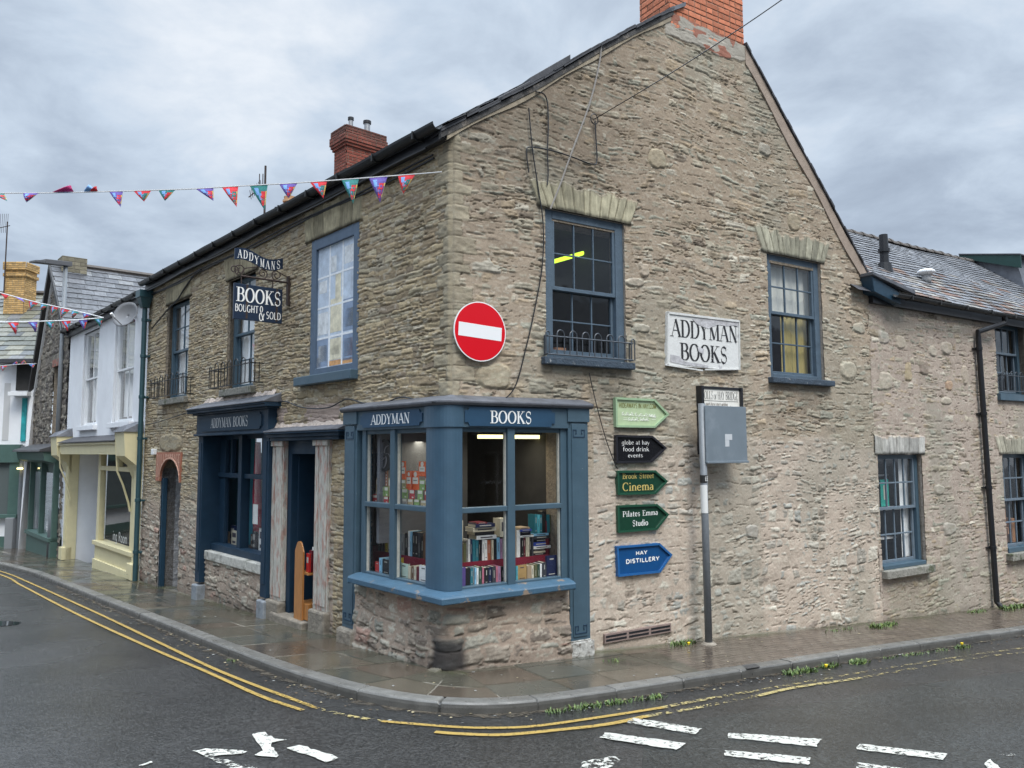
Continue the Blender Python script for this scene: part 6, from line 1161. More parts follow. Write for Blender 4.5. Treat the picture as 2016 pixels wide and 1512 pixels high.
ch5 = brickcols('chimney', fh, cy, 6.4, zc0, .225, .075, (.48, .30, .12), (.30, .25, .17), 45, corbel=((zc0-.55, zc0-.42, .05), (zc0-.3, zc0+.1, .06)))
pa = np.array(F5.P(*F5.px(23, 515, -2.2), -1.9)); zt_ = F5.px(20, 432, -2.2)[1]
aer = thing('aerial', 'thin television aerial mast strapped to the yellow brick chimney', 'aerial', (pa[0], pa[1], pa[2]-1.2)); mb = MB(); mb.tube([pa-[0, 0, 1.2], [pa[0], pa[1], zt_]], .022, 6); mb.build('mast', RUSTM, aer)
mb = MB(); c = np.array([pa[0], pa[1], zt_-.15]); mb.tube([c-[.35, 0, .1], c+[.1, 0, .0]], .015, 5)
for k in range(6): mb.tube([c+[-.34+.07*k, 0, -.25-.02], c+[-.34+.07*k, 0, .45]], .008, 4)
mb.build('antenna', RUSTM, aer)
m = MB(); x0 = F5.px(22, 870)[0]; 
def fpx(x, y, off=0): return F5.px(x, y, off)
zf_t, zf_b = fpx(5, 866)[1], fpx(5, 884)[1]; zw_b = fpx(5, 1003)[1]; xr = fpx(40, 940)[0]
m.fb(F5, xr, 8, zf_b-.3, zf_t, 0, .18); m.fb(F5, xr, xr+.35, zw_b, zf_b-.2, .0, .12); m.fb(F5, xr, 8, zw_b-.12, zw_b, 0, .2); m.fb(F5, xr+1.2, xr+1.35, zw_b, zf_b-.2, .0, .1); m.build('green_shop_window', GREEN, fh, bevel=.01)
m = MB(); m.fb(F5, xr+.35, 8, zw_b, zf_b-.3, .0, .04); m.build('shop_glass', mat('dull_glass', (.10, .12, .12), .15), fh)
m = MB(); m.fb(F5, xr, 8, Z5-.4, Z5+.30, 0, .05); m.build('green_plinth', GREEN, fh)
m = MB(); xa, xb = fpx(34, 1025)[0], fpx(18, 1025)[0]; m.fb(F5, min(xa, xb), max(xa, xb), Z5-.3, fpx(20, 1009)[1], 0, .3); m.build('grey_cabinet', mat('cabinet_grey', (.22, .23, .24), .5), fh, bevel=.02)
m = MB(); xa, xb = fpx(22, 740)[0], fpx(10, 740)[0]; m.fb(F5, xa, xb, fpx(15, 858)[1], fpx(15, 745)[1], -.02, .01); m.build('blind_window', mat('white_shutter', (.5, .5, .5), .6), fh)
m = MB(); xa, xb = fpx(80, 720)[0], fpx(18, 720)[0]; zt_ = fpx(50, 706)[1]; m.fb(F5, xa, xb, zt_-.05, zt_+.10, 0, .5); m.build('canopy_roof', mat('verge_slate'), fh, bevel=.02)
m = MB(); xa, xb = fpx(64, 740)[0], fpx(34, 740)[0]; m.fb(F5, xa, xb, fpx(50, 760)[1], zt_-.05, .0, .06); m.build('dark_opening', DARKROOM, fh)
m = MB(); xa, xb = fpx(53, 800)[0], fpx(44, 800)[0]; m.fb(F5, xa, xb, fpx(50, 860)[1], fpx(50, 775)[1], .0, .05); m.build('teal_banner', mat('teal_banner', (.02, .28, .30), .6, var=.5, vscale=3), fh)
m = MB(); m.fb(F5, fpx(62, 765)[0]-.1, fpx(30, 765)[0], fpx(50, 772)[1], fpx(50, 764)[1], .0, .4); m.build('door_hood', WHITE, fh, bevel=.01)
# sloping white side wall between the two
m = MB(); a_ = fpx(84, 700, .2); b_ = fpx(72, 1040, .2); x1_ = fpx(44, 880, .2)[0]; m.hexa([P(-.1, Z5-.4, 0), P(fpx(57, 1040)[0], Z5-.4, 0), P(fpx(57, 1040)[0], Z5-.4, .6), P(-.1, Z5-.4, .6), P(-.1, 5.0, 0), P(fpx(66, 705)[0], 5.0, 0), P(fpx(66, 705)[0], 5.0, .1), P(-.1, 5.0, .1)]); m.build('white_buttress', REND, fh)
m = MB(); x_ = fpx(41, 960)[0]; m.tube([P(x_, Z5-.3, .08), P(x_, fpx(41, 868)[1], .08)], .06, 8); m.build('downpipe', PIPEG, fh)
m = MB(); pz = fpx(34, 915, .3); m.tube([P(pz[0], pz[1], .2), P(pz[0], pz[1]+.05, .2)], .09, 10); m.build('shop_lamp', mat('lit_lamp', (.9, .8, .4), emit=((1, .82, .35), 3.)), fh)
# ---- houses across the two streets (seen mirrored in the glass)
def plain_house(lab, fr, s0, s1, zt, wm, n, seed, fm=None):
    h = thing('opposite_house', lab, 'house', fr.P((s0+s1)/2, -1, 0)); rng = random.Random(seed); holes = []
    st = (s1-s0)/n
    for k in range(n):
        c = s0+st*(k+.5); holes += [(c-.5, c+.5, .6, 2.3), (c-.45, c+.45, 3.2, 4.8)]
    wall_with_holes('wall', fr, s0, s1, -1.5, zt, holes, .3, wm, h)
    for q in holes:
        m = MB(); 
        for a in ((q[0], q[0]+.07, q[2], q[3]), (q[1]-.07, q[1], q[2], q[3]), (q[0], q[1], q[3]-.07, q[3]), (q[0], q[1], q[2], q[2]+.07), ((q[0]+q[1])/2-.02, (q[0]+q[1])/2+.02, q[2], q[3]), (q[0], q[1], (q[2]+q[3])/2-.025, (q[2]+q[3])/2+.025)): m.fb(fr, *a, -.16, -.10)
        w = m.build('window', fm or WHITE, h); m = MB(); m.fb(fr, q[0], q[1], q[2], q[3], -.2, -.15); m.build('pane', mat('dark_pane', (.02, .022, .025), .1), w)
    m = MB(); m.add([fr.P(s0-.2, zt-.1, .3), fr.P(s1+.2, zt-.1, .3), fr.P(s1+.2, zt+2.8, -3.5), fr.P(s0-.2, zt+2.8, -3.5), fr.P(s1+.2, zt-.1, -7.2), fr.P(s0-.2, zt-.1, -7.2)], [(0, 1, 2, 3), (3, 2, 4, 5)]); m.build('roof', mat('plain_slate', (.06, .06, .068), .6, var=.25, vscale=3), h)
    m = MB(); m.fb(fr, s0, s1, -1.5, zt, -7, -6.7); m.fb(fr, s0, s0+.2, -1.5, zt+1, -6.7, -.3); m.fb(fr, s1-.2, s1, -1.5, zt+1, -6.7, -.3); m.build('rear_wall', wm, h)
ORn = Frame(FR.P(0, 0, 11.2), FR.u, -FR.n); OLn = Frame(FL.P(0, 0, 11.5), FL.u, -FL.n)
DST = mat('dark_rubble', (.17, .15, .125), .9, var=.4, vscale=5, bump=1, bscale=9, bdist=.04)
plain_house('brown rubble house across the right hand street', ORn, -3.5, 9, 5.8, DST, 4, 1); plain_house('grey rendered house further along the right hand street opposite the annexe', ORn, 9.2, 24, 5.2, mat('grey_render', (.22, .22, .22), .9, var=.1, vscale=2), 5, 2)
plain_house('brown rendered house across the left hand street', OLn, 3, 13, 5.6, mat('brown_render', (.14, .13, .115), .9, var=.1, vscale=2), 3, 3, NAVY); plain_house('dark stone house further down the left hand street opposite the white house', OLn, 13.2, 24, 6.0, DST, 4, 4)
# aerial behind the gutter
ar = np.array(FL.P(12.6, 8.2, -4.0)); pb = ray(523, 440); t = 15.5; base = CAM+pb*t/pb[1]*1.0; pt = ray(524, 322); topp = CAM+pt*t/pt[1]
aer = thing('aerial', 'television aerial mast rising behind the near bunting and the bookshop gutter', 'aerial', base-[0, 0, 1.6]); mb = MB(); mb.tube([base-[0, 0, 1.6], [base[0], base[1], topp[2]]], .022, 6); mb.build('mast', RUSTM, aer)
mb = MB(); c = np.array([base[0], base[1], topp[2]-.42]); mb.tube([c+[-.05, 0, .0], c+[-.30, -.1, -.28]], .012, 5)
for k in range(7): mb.tube([c+[-.07-.035*k, -.0, -.02-.035*k-.06], c+[-.07-.035*k, -.1, -.02-.035*k+.10]], .006, 4)
mb.tube([c+[-.05, 0, .02], c+[-.05, 0, .25]], .01, 4); mb.tube([c+[-.12, 0, .02], c+[-.12, 0, .25]], .01, 4); mb.build('antenna', RUSTM, aer)

# ================================================================= GROUND
kp = [(0, 1097), (55, 1121), (100, 1151-12), (166, 1173), (253, 1203), (319, 1236), (434, 1283), (500, 1314), (604, 1354), (675, 1375), (746, 1391), (820, 1402), (895, 1410), (960, 1410), (1030, 1405), (1090, 1398), (1155, 1389), (1300, 1367), (1402, 1351), (1516, 1332), (1630, 1313), (1782, 1290), (1900, 1275), (2016, 1262)]
kp[2] = (100, 1140)
KP = [G(x, y, ROAD)[:2] for x, y in kp]
KP = [np.array([-45, 24.6]), np.array([-30, 24.4]), np.array([-20, 24.1]), np.array([-16.6, 23.6])]+KP+[np.array(FR.P(13, 0, 1.6))[:2], np.array(FR.P(20, 0, 1.6))[:2], np.array(FR.P(40, 0, 1.6))[:2]]
KP = np.array(KP)
for _ in range(3): KP[1:-1] = KP[1:-1]*.5+(KP[:-2]+KP[2:])*.25
def catmull(Pn, n=12):
    out = []
    for i in range(len(Pn)-1):
        p0, p1, p2, p3 = Pn[max(i-1, 0)], Pn[i], Pn[i+1], Pn[min(i+2, len(Pn)-1)]
        for k in range(n): t = k/n; out.append(.5*((2*p1)+(-p0+p2)*t+(2*p0-5*p1+4*p2-p3)*t*t+(-p0+3*p1-3*p2+p3)*t**3))
    return np.array(out+[Pn[-1]])
KC = catmull(KP); dl = np.r_[0, np.cumsum(np.linalg.norm(np.diff(KC, axis=0), axis=1))]
def ksample(t): return np.stack([np.interp(t, dl, KC[:, 0]), np.interp(t, dl, KC[:, 1])], -1)
def tof(px, py): q = G(px, py, ROAD)[:2]; return dl[np.argmin(np.linalg.norm(KC-q, axis=1))]
tA, tB = tof(100, 1145), tof(2016, 1262)
ts = np.concatenate([np.arange(0, tA-4, .35), np.arange(tA-4, tA, .04), np.arange(tA, tB+2, .014), np.arange(tB+2, dl[-1], .35)])
kk = ksample(ts); tan = np.gradient(kk, axis=0); tan /= np.linalg.norm(tan, axis=1)[:, None]
inw = np.stack([-tan[:, 1], tan[:, 0]], -1)   # towards the buildings
if inw[len(ts)//2] @ (C0[:2]-kk[len(ts)//2]) < 0: inw = -inw
def inner(q):
    r = np.zeros_like(q)
    for i, p in enumerate(q):
        d = p-C0[:2]; a, b = d@FL.u[:2], d@FR.u[:2]
        if a > 22.8 or p[0] < -15.9: r[i] = (min(p[0], -15.2), 26.3)
        elif a > 0: r[i] = np.array(FL.P(a, 0, -.25))[:2]
        elif b > 0: r[i] = np.array(FR.P(b, 0, -.25))[:2]
        else: r[i] = C0[:2]
    return r
KW = .18; k_in = kk+inw*KW; IN = inner(kk)
IN[1:-1] = IN[1:-1]
# kerb
prof = [(0, ROAD-.03), (.002, -.045), (.008, -.018), (.022, -.001), (.05, .004), (KW*.6, .005), (KW-.004, .005), (KW, -.006)]
Xk = np.zeros((len(prof), len(ts), 3)); Ck = np.zeros_like(Xk); N = VN(55); jt = np.mod(ts+.3, .915); jd = np.minimum(jt, .915-jt); kid = np.floor((ts+.3)/.915).astype(int); kr = np.random.default_rng(8).random((4000, 3))[kid % 4000]
for i, (w_, dz) in enumerate(prof):
    q = kk+inw*(w_+.006*(kr[:, 0:1]-.5)); Xk[i, :, :2] = q; Xk[i, :, 2] = Hg(q[:, 0], q[:, 1])+dz+(kr[:, 1]-.5)*.006*(i > 0)-.012*(jd < .008)*(i > 0)
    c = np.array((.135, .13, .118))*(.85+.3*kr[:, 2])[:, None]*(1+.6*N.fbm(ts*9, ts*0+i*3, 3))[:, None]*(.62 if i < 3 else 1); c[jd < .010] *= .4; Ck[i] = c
KERBM = mat('granite_kerb', attr=True, rough=.42, var=.5, vscale=170, bump=.6, bscale=150, bdist=.003, rvar=.15, rscale=6)
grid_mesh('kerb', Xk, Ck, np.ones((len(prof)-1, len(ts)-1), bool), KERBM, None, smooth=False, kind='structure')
# pavement
nw = 96; wv = np.linspace(0, 1, nw); Xp = k_in[None]*(1-wv)[:, None, None]+IN[None]*wv[:, None, None]; width = np.linalg.norm(IN-k_in, axis=1)
T2_ = np.broadcast_to(ts, (nw, len(ts))); W2_ = wv[:, None]*width[None]; N1, N2 = VN(31), VN(32); rng = np.random.default_rng(77)
tb = [0.]; 
while tb[-1] < dl[-1]+1: tb.append(tb[-1]+rng.uniform(.5, .95))
tb = np.array(tb); Tw = T2_+.03*N1.fbm(T2_*.7, W2_, 2)-.10*(W2_-.7); ci = np.clip(np.searchsorted(tb, Tw)-1, 0, len(tb)-2); dt = np.minimum(Tw-tb[ci], tb[ci+1]-Tw)
off_ = rng.uniform(.35, .8, len(tb))[ci]; row = np.where(W2_ < off_, 0, np.where(W2_ < off_+.62, 1, 2)); dw_ = np.minimum(np.abs(W2_-off_), np.abs(W2_-off_-.62)); d = np.minimum(dt, dw_)
rr = rng.random((len(tb)*3+5, 5))[ci*3+row]
pal = .78*np.array([(.082, .076, .056), (.070, .068, .052), (.095, .082, .060), (.075, .076, .062), (.088, .070, .052)]); C_ = pal[(rr[..., 0]*5).astype(int) % 5]*(1+.25*(rr[..., 1]-.5))[..., None]*(1+.3*N1.fbm(T2_*2.2, W2_*2.2, 4)+.2*N2.fbm(T2_*30, W2_*30, 3))[..., None]
jm = 1-sst(.004, .012, d+.002*N2.fbm(T2_*20, W2_*20, 2)); jw = sst(.05, .14, N1.fbm(T2_*.9+5, W2_*1.1, 3)); jc = np.array((.03, .028, .02))*(1-jw)[..., None]+np.array((.26, .24, .20))*jw[..., None]; C_ = C_*(1-jm[..., None])+jc*jm[..., None]
spl = sst(.02, .0, d-.05*np.clip(N2.fbm(T2_*4, W2_*4, 3), 0, 1))*jw*.6*sst(.05, .15, N2.fbm(T2_*3+9, W2_*3, 2)); C_ = C_*(1-spl[..., None])+np.array((.27, .25, .21))*spl[..., None]
dz_ = (rr[..., 2]-.5)*.006+.004*(rr[..., 3]-.5)*(Tw-tb[ci])-.006*jm+.006*N1.fbm(T2_*1.5, W2_*1.5, 2)
# small brick setts further along the right street
tS = tof(1440, 1345); sett = sst(-.05, .05, (T2_-tS)+.35*(W2_-.8)*-1); r_ = np.floor(W2_/.11).astype(int); x_ = T2_+(r_ % 2)*.11; c_ = np.floor(x_/.22).astype(int); ds_ = np.minimum(np.minimum(x_-c_*.22, (c_+1)*.22-x_), np.minimum(W2_-r_*.11, (r_+1)*.11-W2_)); rs = rng.random(40000)[(c_*131+r_*17) % 40000]
js = 1-sst(.003, .010, ds_); Cs = np.array((.098, .078, .062))*(1+.35*(rs-.5))[..., None]*(1+.5*N2.fbm(T2_*25, W2_*25, 3))[..., None]; Cs = Cs*(1-.45*js[..., None])
C_ = C_*(1-sett[..., None])+Cs*sett[..., None]; dz_ = dz_*(1-sett)+(-.005*js+.003*rs+.006*N1.fbm(T2_*2, W2_*2, 2))*sett
edge_ = width[None]-.25-W2_; ms = sst(.30, .02, edge_-.25*N1.fbm(T2_*2.5, W2_*2, 3))*(.35+.5*sst(.0, .1, N2.fbm(T2_*1.3+3, W2_*.5, 2))); C_ = C_*(1-ms[..., None])+np.array((.060, .064, .034))*ms[..., None]*(1+.5*N2.fbm(T2_*20, W2_*20, 3))[..., None]
lm = sst(.10, .0, edge_-.10*N1.fbm(T2_*3.1, W2_*3, 3)-.01)*sst(.03, .12, N1.fbm(T2_*.8+50, W2_*0, 2)+.03); C_ = C_*(1-.6*lm[..., None])+np.array((.24, .22, .18))*.6*lm[..., None]; dz_ = dz_+.02*lm
X3 = np.concatenate([Xp, (Hg(Xp[..., 0], Xp[..., 1])+dz_)[..., None]], -1)
PAVEM = mat('wet_paving', attr=True, rough=.17, var=.1, vscale=30, bump=.25, bscale=90, bdist=.003, rvar=.17, rscale=1.6, spec=.5)
grid_mesh('pavement', X3, C_, np.ones((nw-1, len(ts)-1), bool), PAVEM, None, smooth=True, kind='structure')
# road: one sheet to the horizon
gx = np.concatenate([np.arange(-220, -40, 12), np.arange(-40, 40, 1.), np.arange(40, 221, 12)]); XX, YY = np.meshgrid(gx, gx); Xr = np.stack([XX, YY, Hg(XX, YY)+ROAD], -1)
def asphalt(name, base, rough, rv):
    m = mat(name, base, rough, var=.28, vscale=.8, bump=.5, bscale=70, bdist=.010, rvar=rv, rscale=.5); n = m.node_tree.nodes; l = m.node_tree.links; b = n['Principled BSDF']
    tc = n.new('ShaderNodeTexCoord'); vo = n.new('ShaderNodeTexVoronoi'); vo.inputs['Scale'].default_value = 52; l.new(tc.outputs['Object'], vo.inputs['Vector'])
    src = b.inputs['Base Color'].links[0].from_socket; mr = n.new('ShaderNodeMapRange'); sp = n.new('ShaderNodeSeparateXYZ'); l.new(vo.outputs['Color'], sp.inputs[0]); l.new(sp.outputs[0], mr.inputs[0]); mr.inputs[3].default_value = .5; mr.inputs[4].default_value = 1.6
    vm = n.new('ShaderNodeVectorMath'); vm.operation = 'SCALE'; l.new(src, vm.inputs[0]); l.new(mr.outputs[0], vm.inputs['Scale']); l.new(vm.outputs[0], b.inputs['Base Color'])
    bp = n.new('ShaderNodeBump'); bp.inputs['Strength'].default_value = .7; bp.inputs['Distance'].default_value = .006; l.new(vo.outputs['Distance'], bp.inputs['Height']); old = b.inputs['Normal'].links[0].from_socket; l.new(old, bp.inputs['Normal']); l.new(bp.outputs[0], b.inputs['Normal'])
    return m
ASPH = asphalt('wet_asphalt', (.032, .0315, .0305), .25, .10)
ro = grid_mesh('road', Xr, np.full(Xr.shape, .05), np.ones((len(gx)-1, len(gx)-1), bool), ASPH, None, kind='structure')
def gsheet(name, polypx, dz, m, wear=None, sub=None, px=True, **kw):
    """flat marking on the road; polygon in pixels of the measured view, laid on the ground"""
    pts = [G(x, y, ROAD+dz) for x, y in polypx]; rg = random.Random(int(polypx[0][0])); out = []
    for a, b in zip(pts, pts[1:]+pts[:1]):
        n = max(1, int(np.linalg.norm(b-a)/.045)) if wear is not None else 1
        for k in range(n): p = a+(b-a)*k/n+(np.array([rg.uniform(-1, 1), rg.uniform(-1, 1), 0])*.009 if wear is not None else 0); out.append(np.array([p[0], p[1], Hg(p[0], p[1])+ROAD+dz]))
    mb = MB(); mb.poly(out); o = mb.build(name, m, None, kind='structure'); 
    at = o.data.attributes.new('Wear', 'FLOAT', 'POINT'); at.data.foreach_set('value', [wear or 0.]*len(o.data.vertices)); return o
ASP2 = asphalt('road_patch_asphalt', (.030, .032, .031), .28, .10)
mb = MB(); q = [(1262, 1440), (1360, 1422), (1500, 1400), (1660, 1380), (1830, 1352), (2016, 1330), (2200, 1305), (2300, 1500), (1900, 1700), (1350, 1700), (1255, 1560)]
qq = [G(x, y, ROAD+.004) for x, y in q]; cen_ = sum(qq)/len(qq); vs = []; fs = []; nr_ = 10
for i, p in enumerate(qq):
    for k in range(nr_+1): t = k/nr_; c_xy = cen_[:2]*(1-t)+p[:2]*t; vs.append((c_xy[0], c_xy[1], Hg(*c_xy)+ROAD+.004))
n_ = len(qq)
for i in range(n_):
    for k in range(nr_): a = i*(nr_+1)+k; b = ((i+1) % n_)*(nr_+1)+k; fs.append([a, b, b+1, a+1])
mb.add(vs, fs); mb.build('road_patch', ASP2, None, kind='structure')
YL = wornmat('yellow_road_paint', (.35, .235, .06), .40, .47, 32.); YF = wornmat('faded_yellow_road_paint', (.36, .29, .12), .44, .47, 17.); WHM = wornmat('white_road_paint', (.47, .46, .41), .42, .50, 22.)
def yline(pts, wpx, wear0, wear1, m=None, dz=.010):
    P0 = np.array([G(x, y, ROAD+dz)[:2] for x, y in pts]); c = catmull(P0, 14); t = np.gradient(c, axis=0); t /= np.linalg.norm(t, axis=1)[:, None]; nn = np.stack([-t[:, 1], t[:, 0]], -1)*wpx/2; N = VN(len(pts)*3)
    n = len(c); j = .006*N.fbm(np.arange(n)*.6, np.zeros(n), 2); a = c+nn*(1+j[:, None]*30); b = c-nn*(1+j[:, None]*25); mb = MB()
    mb.add([(x, y, Hg(x, y)+ROAD+dz) for x, y in a]+[(x, y, Hg(x, y)+ROAD+dz) for x, y in b], [[i, i+1, n+i+1, n+i] for i in range(n-1)]); o = mb.build('yellow_line', m or YL, None, kind='structure')
    at = o.data.attributes.new('Wear', 'FLOAT', 'POINT'); w = list(np.linspace(wear0, wear1, n)); at.data.foreach_set('value', w+w)
ext = lambda l, x, y: [(x, y)]+l
yline([(-110, 1082), (0, 1116), (52, 1137), (174, 1193), (312, 1260), (417, 1311), (517, 1352)], .054, -.06, -.05); yline([(517, 1352), (560, 1368), (620, 1391)], .054, -.03, .08)
yline([(-110, 1086), (0, 1123), (38, 1143), (146, 1200), (288, 1267), (396, 1314), (486, 1356)], .054, -.05, -.06); yline([(486, 1356), (530, 1374), (590, 1394)], .054, -.02, .02)
yline([(620, 1391), (670, 1404), (746, 1417)], .06, .10, .08, YF)
yline([(746, 1417), (867, 1428), (947, 1432), (1041, 1430), (1162, 1415), (1300, 1395)], .06, -.01, -.04); yline([(1300, 1395), (1364, 1383), (1474, 1365)], .065, .0, .06, YF); yline([(1474, 1365), (1524, 1357), (1653, 1336), (1721, 1325), (1808, 1312), (1940, 1293), (2016, 1284)], .06, .09, .11, YF)
yline([(850, 1439), (895, 1443), (982, 1446), (1086, 1438), (1190, 1427), (1267, 1412)], .07, -.06, -.03); yline([(1267, 1412), (1360, 1397), (1420, 1386), (1486, 1374)], .065, .03, .10, YF); yline([(1486, 1374), (1560, 1358), (1649, 1346), (1690, 1340)], .065, -.02, .02, YF); yline([(1690, 1340), (1800, 1322), (1900, 1305), (2016, 1292)], .06, .11, .12, YF)
for q, wr in (([(1240, 1415), (1374, 1437), (1362, 1449), (1228, 1424)], .0), ([(1185, 1443), (1343, 1466), (1325, 1479), (1174, 1453)], -.04), ([(1428, 1446), (1610, 1460), (1600, 1475), (1427, 1456)], -.03), ([(1421, 1480), (1589, 1496), (1584, 1511), (1419, 1491)], -.02), ([(1683, 1470), (1857, 1491), (1850, 1503), (1680, 1481)], -.01), ([(1682, 1507), (1850, 1530), (1845, 1542), (1678, 1518)], .02), ([(1942, 1503), (2010, 1560), (1990, 1570), (1930, 1512)], -.03), ([(1140, 1500), (1205, 1490), (1215, 1500), (1180, 1520), (1130, 1530)], .06), ([(1960, 1215*1.23), (1990, 1492), (1992, 1496), (1962, 1497)], .09)):
    gsheet('road_marking', q, .012, WHM, wr)
A4 = lambda l: [(x/2.88, 1040+y/2.88) for x, y in l]
for q, wr in ((A4([(1075, 1245), (1150, 1232), (1395, 1248), (1360, 1262), (1210, 1272), (1150, 1282)]), .0), (A4([(1410, 1150), (1480, 1142), (1530, 1175), (1605, 1187), (1520, 1200), (1525, 1225), (1570, 1275), (1540, 1287), (1420, 1270), (1480, 1245), (1440, 1200)]), -.04), (A4([(1610, 1235), (1680, 1215), (1905, 1290), (1830, 1315)]), -.04), (A4([(770, 1325), (840, 1298), (845, 1308), (790, 1328)]), -.03), (A4([(1140, 1278), (1240, 1290), (1340, 1318), (1480, 1359), (1400, 1400), (1240, 1320)]), .07)):
    gsheet('road_marking', q, .010, WHM, wr)
gsheet('puddle', [(-20, 1213), (20, 1214), (39, 1216), (30, 1221), (5, 1223), (-20, 1224)], .005, mat('puddle_water', (.02, .022, .022), .03)); 
q = [G(x, y, .006) for x, y in ((1455, 1314), (1482, 1311), (1492, 1317), (1466, 1321))]; mb = MB(); mb.poly(q); mb.build('drain_cover', mat('iron_cover', (.05, .05, .05), .5, var=.3, vscale=40, bump=.8, bscale=60), None, kind='structure')

# grit and dead leaves gathered in the gutters
GRIT = wornmat('gutter_grit', (.075, .062, .045), .40, .56, 9.)
tg = np.arange(tof(100, 1145), tof(2016, 1262)+1, .05); kg = ksample(tg); tn = np.gradient(kg, axis=0); tn /= np.linalg.norm(tn, axis=1)[:, None]; ow = -np.stack([-tn[:, 1], tn[:, 0]], -1)
if ow[len(tg)//2]@(C0[:2]-kg[len(tg)//2]) > 0: ow = -ow
N = VN(88); n = len(tg); a = kg-ow*.01; b = kg+ow*(.10+.10*N.fbm(tg*1.3, tg*0, 3))[:, None]
mb = MB(); mb.add([(x, y, Hg(x, y)+ROAD+.005) for x, y in a]+[(x, y, Hg(x, y)+ROAD+.005) for x, y in b], [[i, i+1, n+i+1, n+i] for i in range(n-1)]); o = mb.build('gutter_grit', GRIT, None, kind='structure')
o.data.attributes.new('Wear', 'FLOAT', 'POINT').data.foreach_set('value', [-.05]*n+[.10]*n)
rng = random.Random(12); mb = MB()
for _ in range(520):
    i = rng.randrange(n); q = kg[i]+ow[i]*abs(rng.gauss(0, .16)) if rng.random() < .7 else kg[i]-ow[i]*rng.uniform(.2, 1.7); up_ = (q-kg[i])@ow[i] < 0; r = rng.uniform(.005, .017); z = Hg(*q)+(0.008 if up_ else ROAD+.008); t = rng.uniform(0, 6.28)
    mb.poly([(q[0]+r*math.cos(t+k*1.57)*(1.5 if k % 2 else 1), q[1]+r*math.sin(t+k*1.57), z+rng.uniform(0, .006)) for k in range(4)], rng.choice([0, 0, 1, 2]))
tag(mb.build('leaf_litter', [mat('dead_leaf', (.10, .065, .035), .8), mat('pale_leaf', (.30, .25, .15), .8), mat('grit_stone', (.2, .2, .19), .8)], None), 'scattered grit and dead leaves along the kerbs', 'litter', kind='stuff')
# ================================================================= SIGNS ON THE GABLE WALL
def ZR(x, y, off=0.06): return FR.px(x, y, off)
A7 = lambda x, y: (1180+x/2.606, 600+y/2.606)
def tray(name, label, pts, face, rim, lines, let, depth=.066):
    q = [ZR(*A7(*p), .06) for p in pts]; th = thing(name, label, 'sign', FR.P(q[-1][0], q[-1][1], 0), group='arrow signs on the gable wall')
    n = len(q); cx, cz = sum(p[0] for p in q)/n, sum(p[1] for p in q)/n; ins = []
    for i in range(n):   # inset polygon
        a, b, c = np.array(q[i-1]), np.array(q[i]), np.array(q[(i+1) % n]); u1 = (b-a)/np.linalg.norm(b-a); u2 = (c-b)/np.linalg.norm(c-b); n1 = np.array([u1[1], -u1[0]]); n2 = np.array([u2[1], -u2[0]])
        if n1@(np.array([cx, cz])-b) < 0: n1, n2 = -n1, -n2
        m = (n1+n2)/(1+n1@n2); ins.append(tuple(b+m*.022))
    mb = MB()
    for i in range(n): j = (i+1) % n; mb.prism(FR, [q[i], q[j], ins[j], ins[i]], .015, depth)
    mb.build('rim', rim, th, bevel=.003); mb = MB(); mb.prism(FR, ins, .018, .042); mb.build('panel', face, th)
    mb = MB()
    for ln in lines:
        (txt, x0, y0, x1, y1, h, wt, thn, ser) = ln; a = ZR(*A7(x0, y0), .043); b = ZR(*A7(x1, y1), .043); top = ZR(*A7(x0, y0-h), .043); text(mb, FR, txt, a, (b[0], top[1]), .043, wt=wt, thin=thn, serif=ser)
    if lines: mb.build('lettering', let, th)
    return th
def pm(nm, c, r=.35): return mat(nm, c, r, var=.08, vscale=12)
t1 = tray('arrow_sign', 'pale green arrow sign for hideaways, topmost of the five on the gable', [(82, 480), (283, 492), (355, 570), (283, 637), (84, 632)], pm('pale_green_panel', (.44, .54, .33)), pm('pale_green_rim', (.30, .42, .26)), [('HIDEAWAYS IN HAY.COM', 100, 532, 290, 538, 24, .16, .09, False)], pm('ochre_lettering', (.17, .16, .04)))
mb = MB(); rng = random.Random(2)
def scrawl(x0, x1, y0, sl_, amp, off=.045):
    """looping handwritten line of paint"""
    pts = []; n = 46
    for i in range(n+1):
        t = i/n; x = x0+(x1-x0)*t+3.0*math.sin(t*62); y = y0+sl_*t-amp*(.5+.5*math.sin(t*62+1.2))*(.6+.4*math.sin(t*17)); s, z = ZR(*A7(x, y), off); pts.append(FR.P(s, z, off))
    mb.tube(pts, .0035, 4)
scrawl(113, 176, 574, 4, 22); scrawl(180, 250, 579, 4, 20); scrawl(253, 288, 581, 3, 16); scrawl(146, 200, 601, 2, 20); scrawl(206, 252, 602, 1, 20)
for x in (118, 263): a = ZR(*A7(x, 596), .032); b = ZR(*A7(x+22, 588), .032); mb.fb(FR, a[0], b[0], a[1], a[1]+.006, .042, .045); mb.fb(FR, a[0], b[0], b[1], b[1]+.006, .042, .045)
mb.build('handwriting', pm('white_lettering_paint', (.75, .77, .68)), t1)
tray('arrow_sign', 'glossy black arrow sign lettered globe at hay, second down', [(82, 673), (270, 680), (342, 742), (265, 815), (84, 817)], pm('black_panel', (.008, .008, .010), .2), pm('black_rim', (.02, .02, .025), .2), [('globe at hay', 112, 722, 254, 724, 22, .09, .04, True), ('food drink', 117, 757, 252, 761, 22, .09, .04, True), ('events', 143, 788, 219, 790, 20, .09, .04, True)], pm('bright_lettering', (.8, .8, .78)))
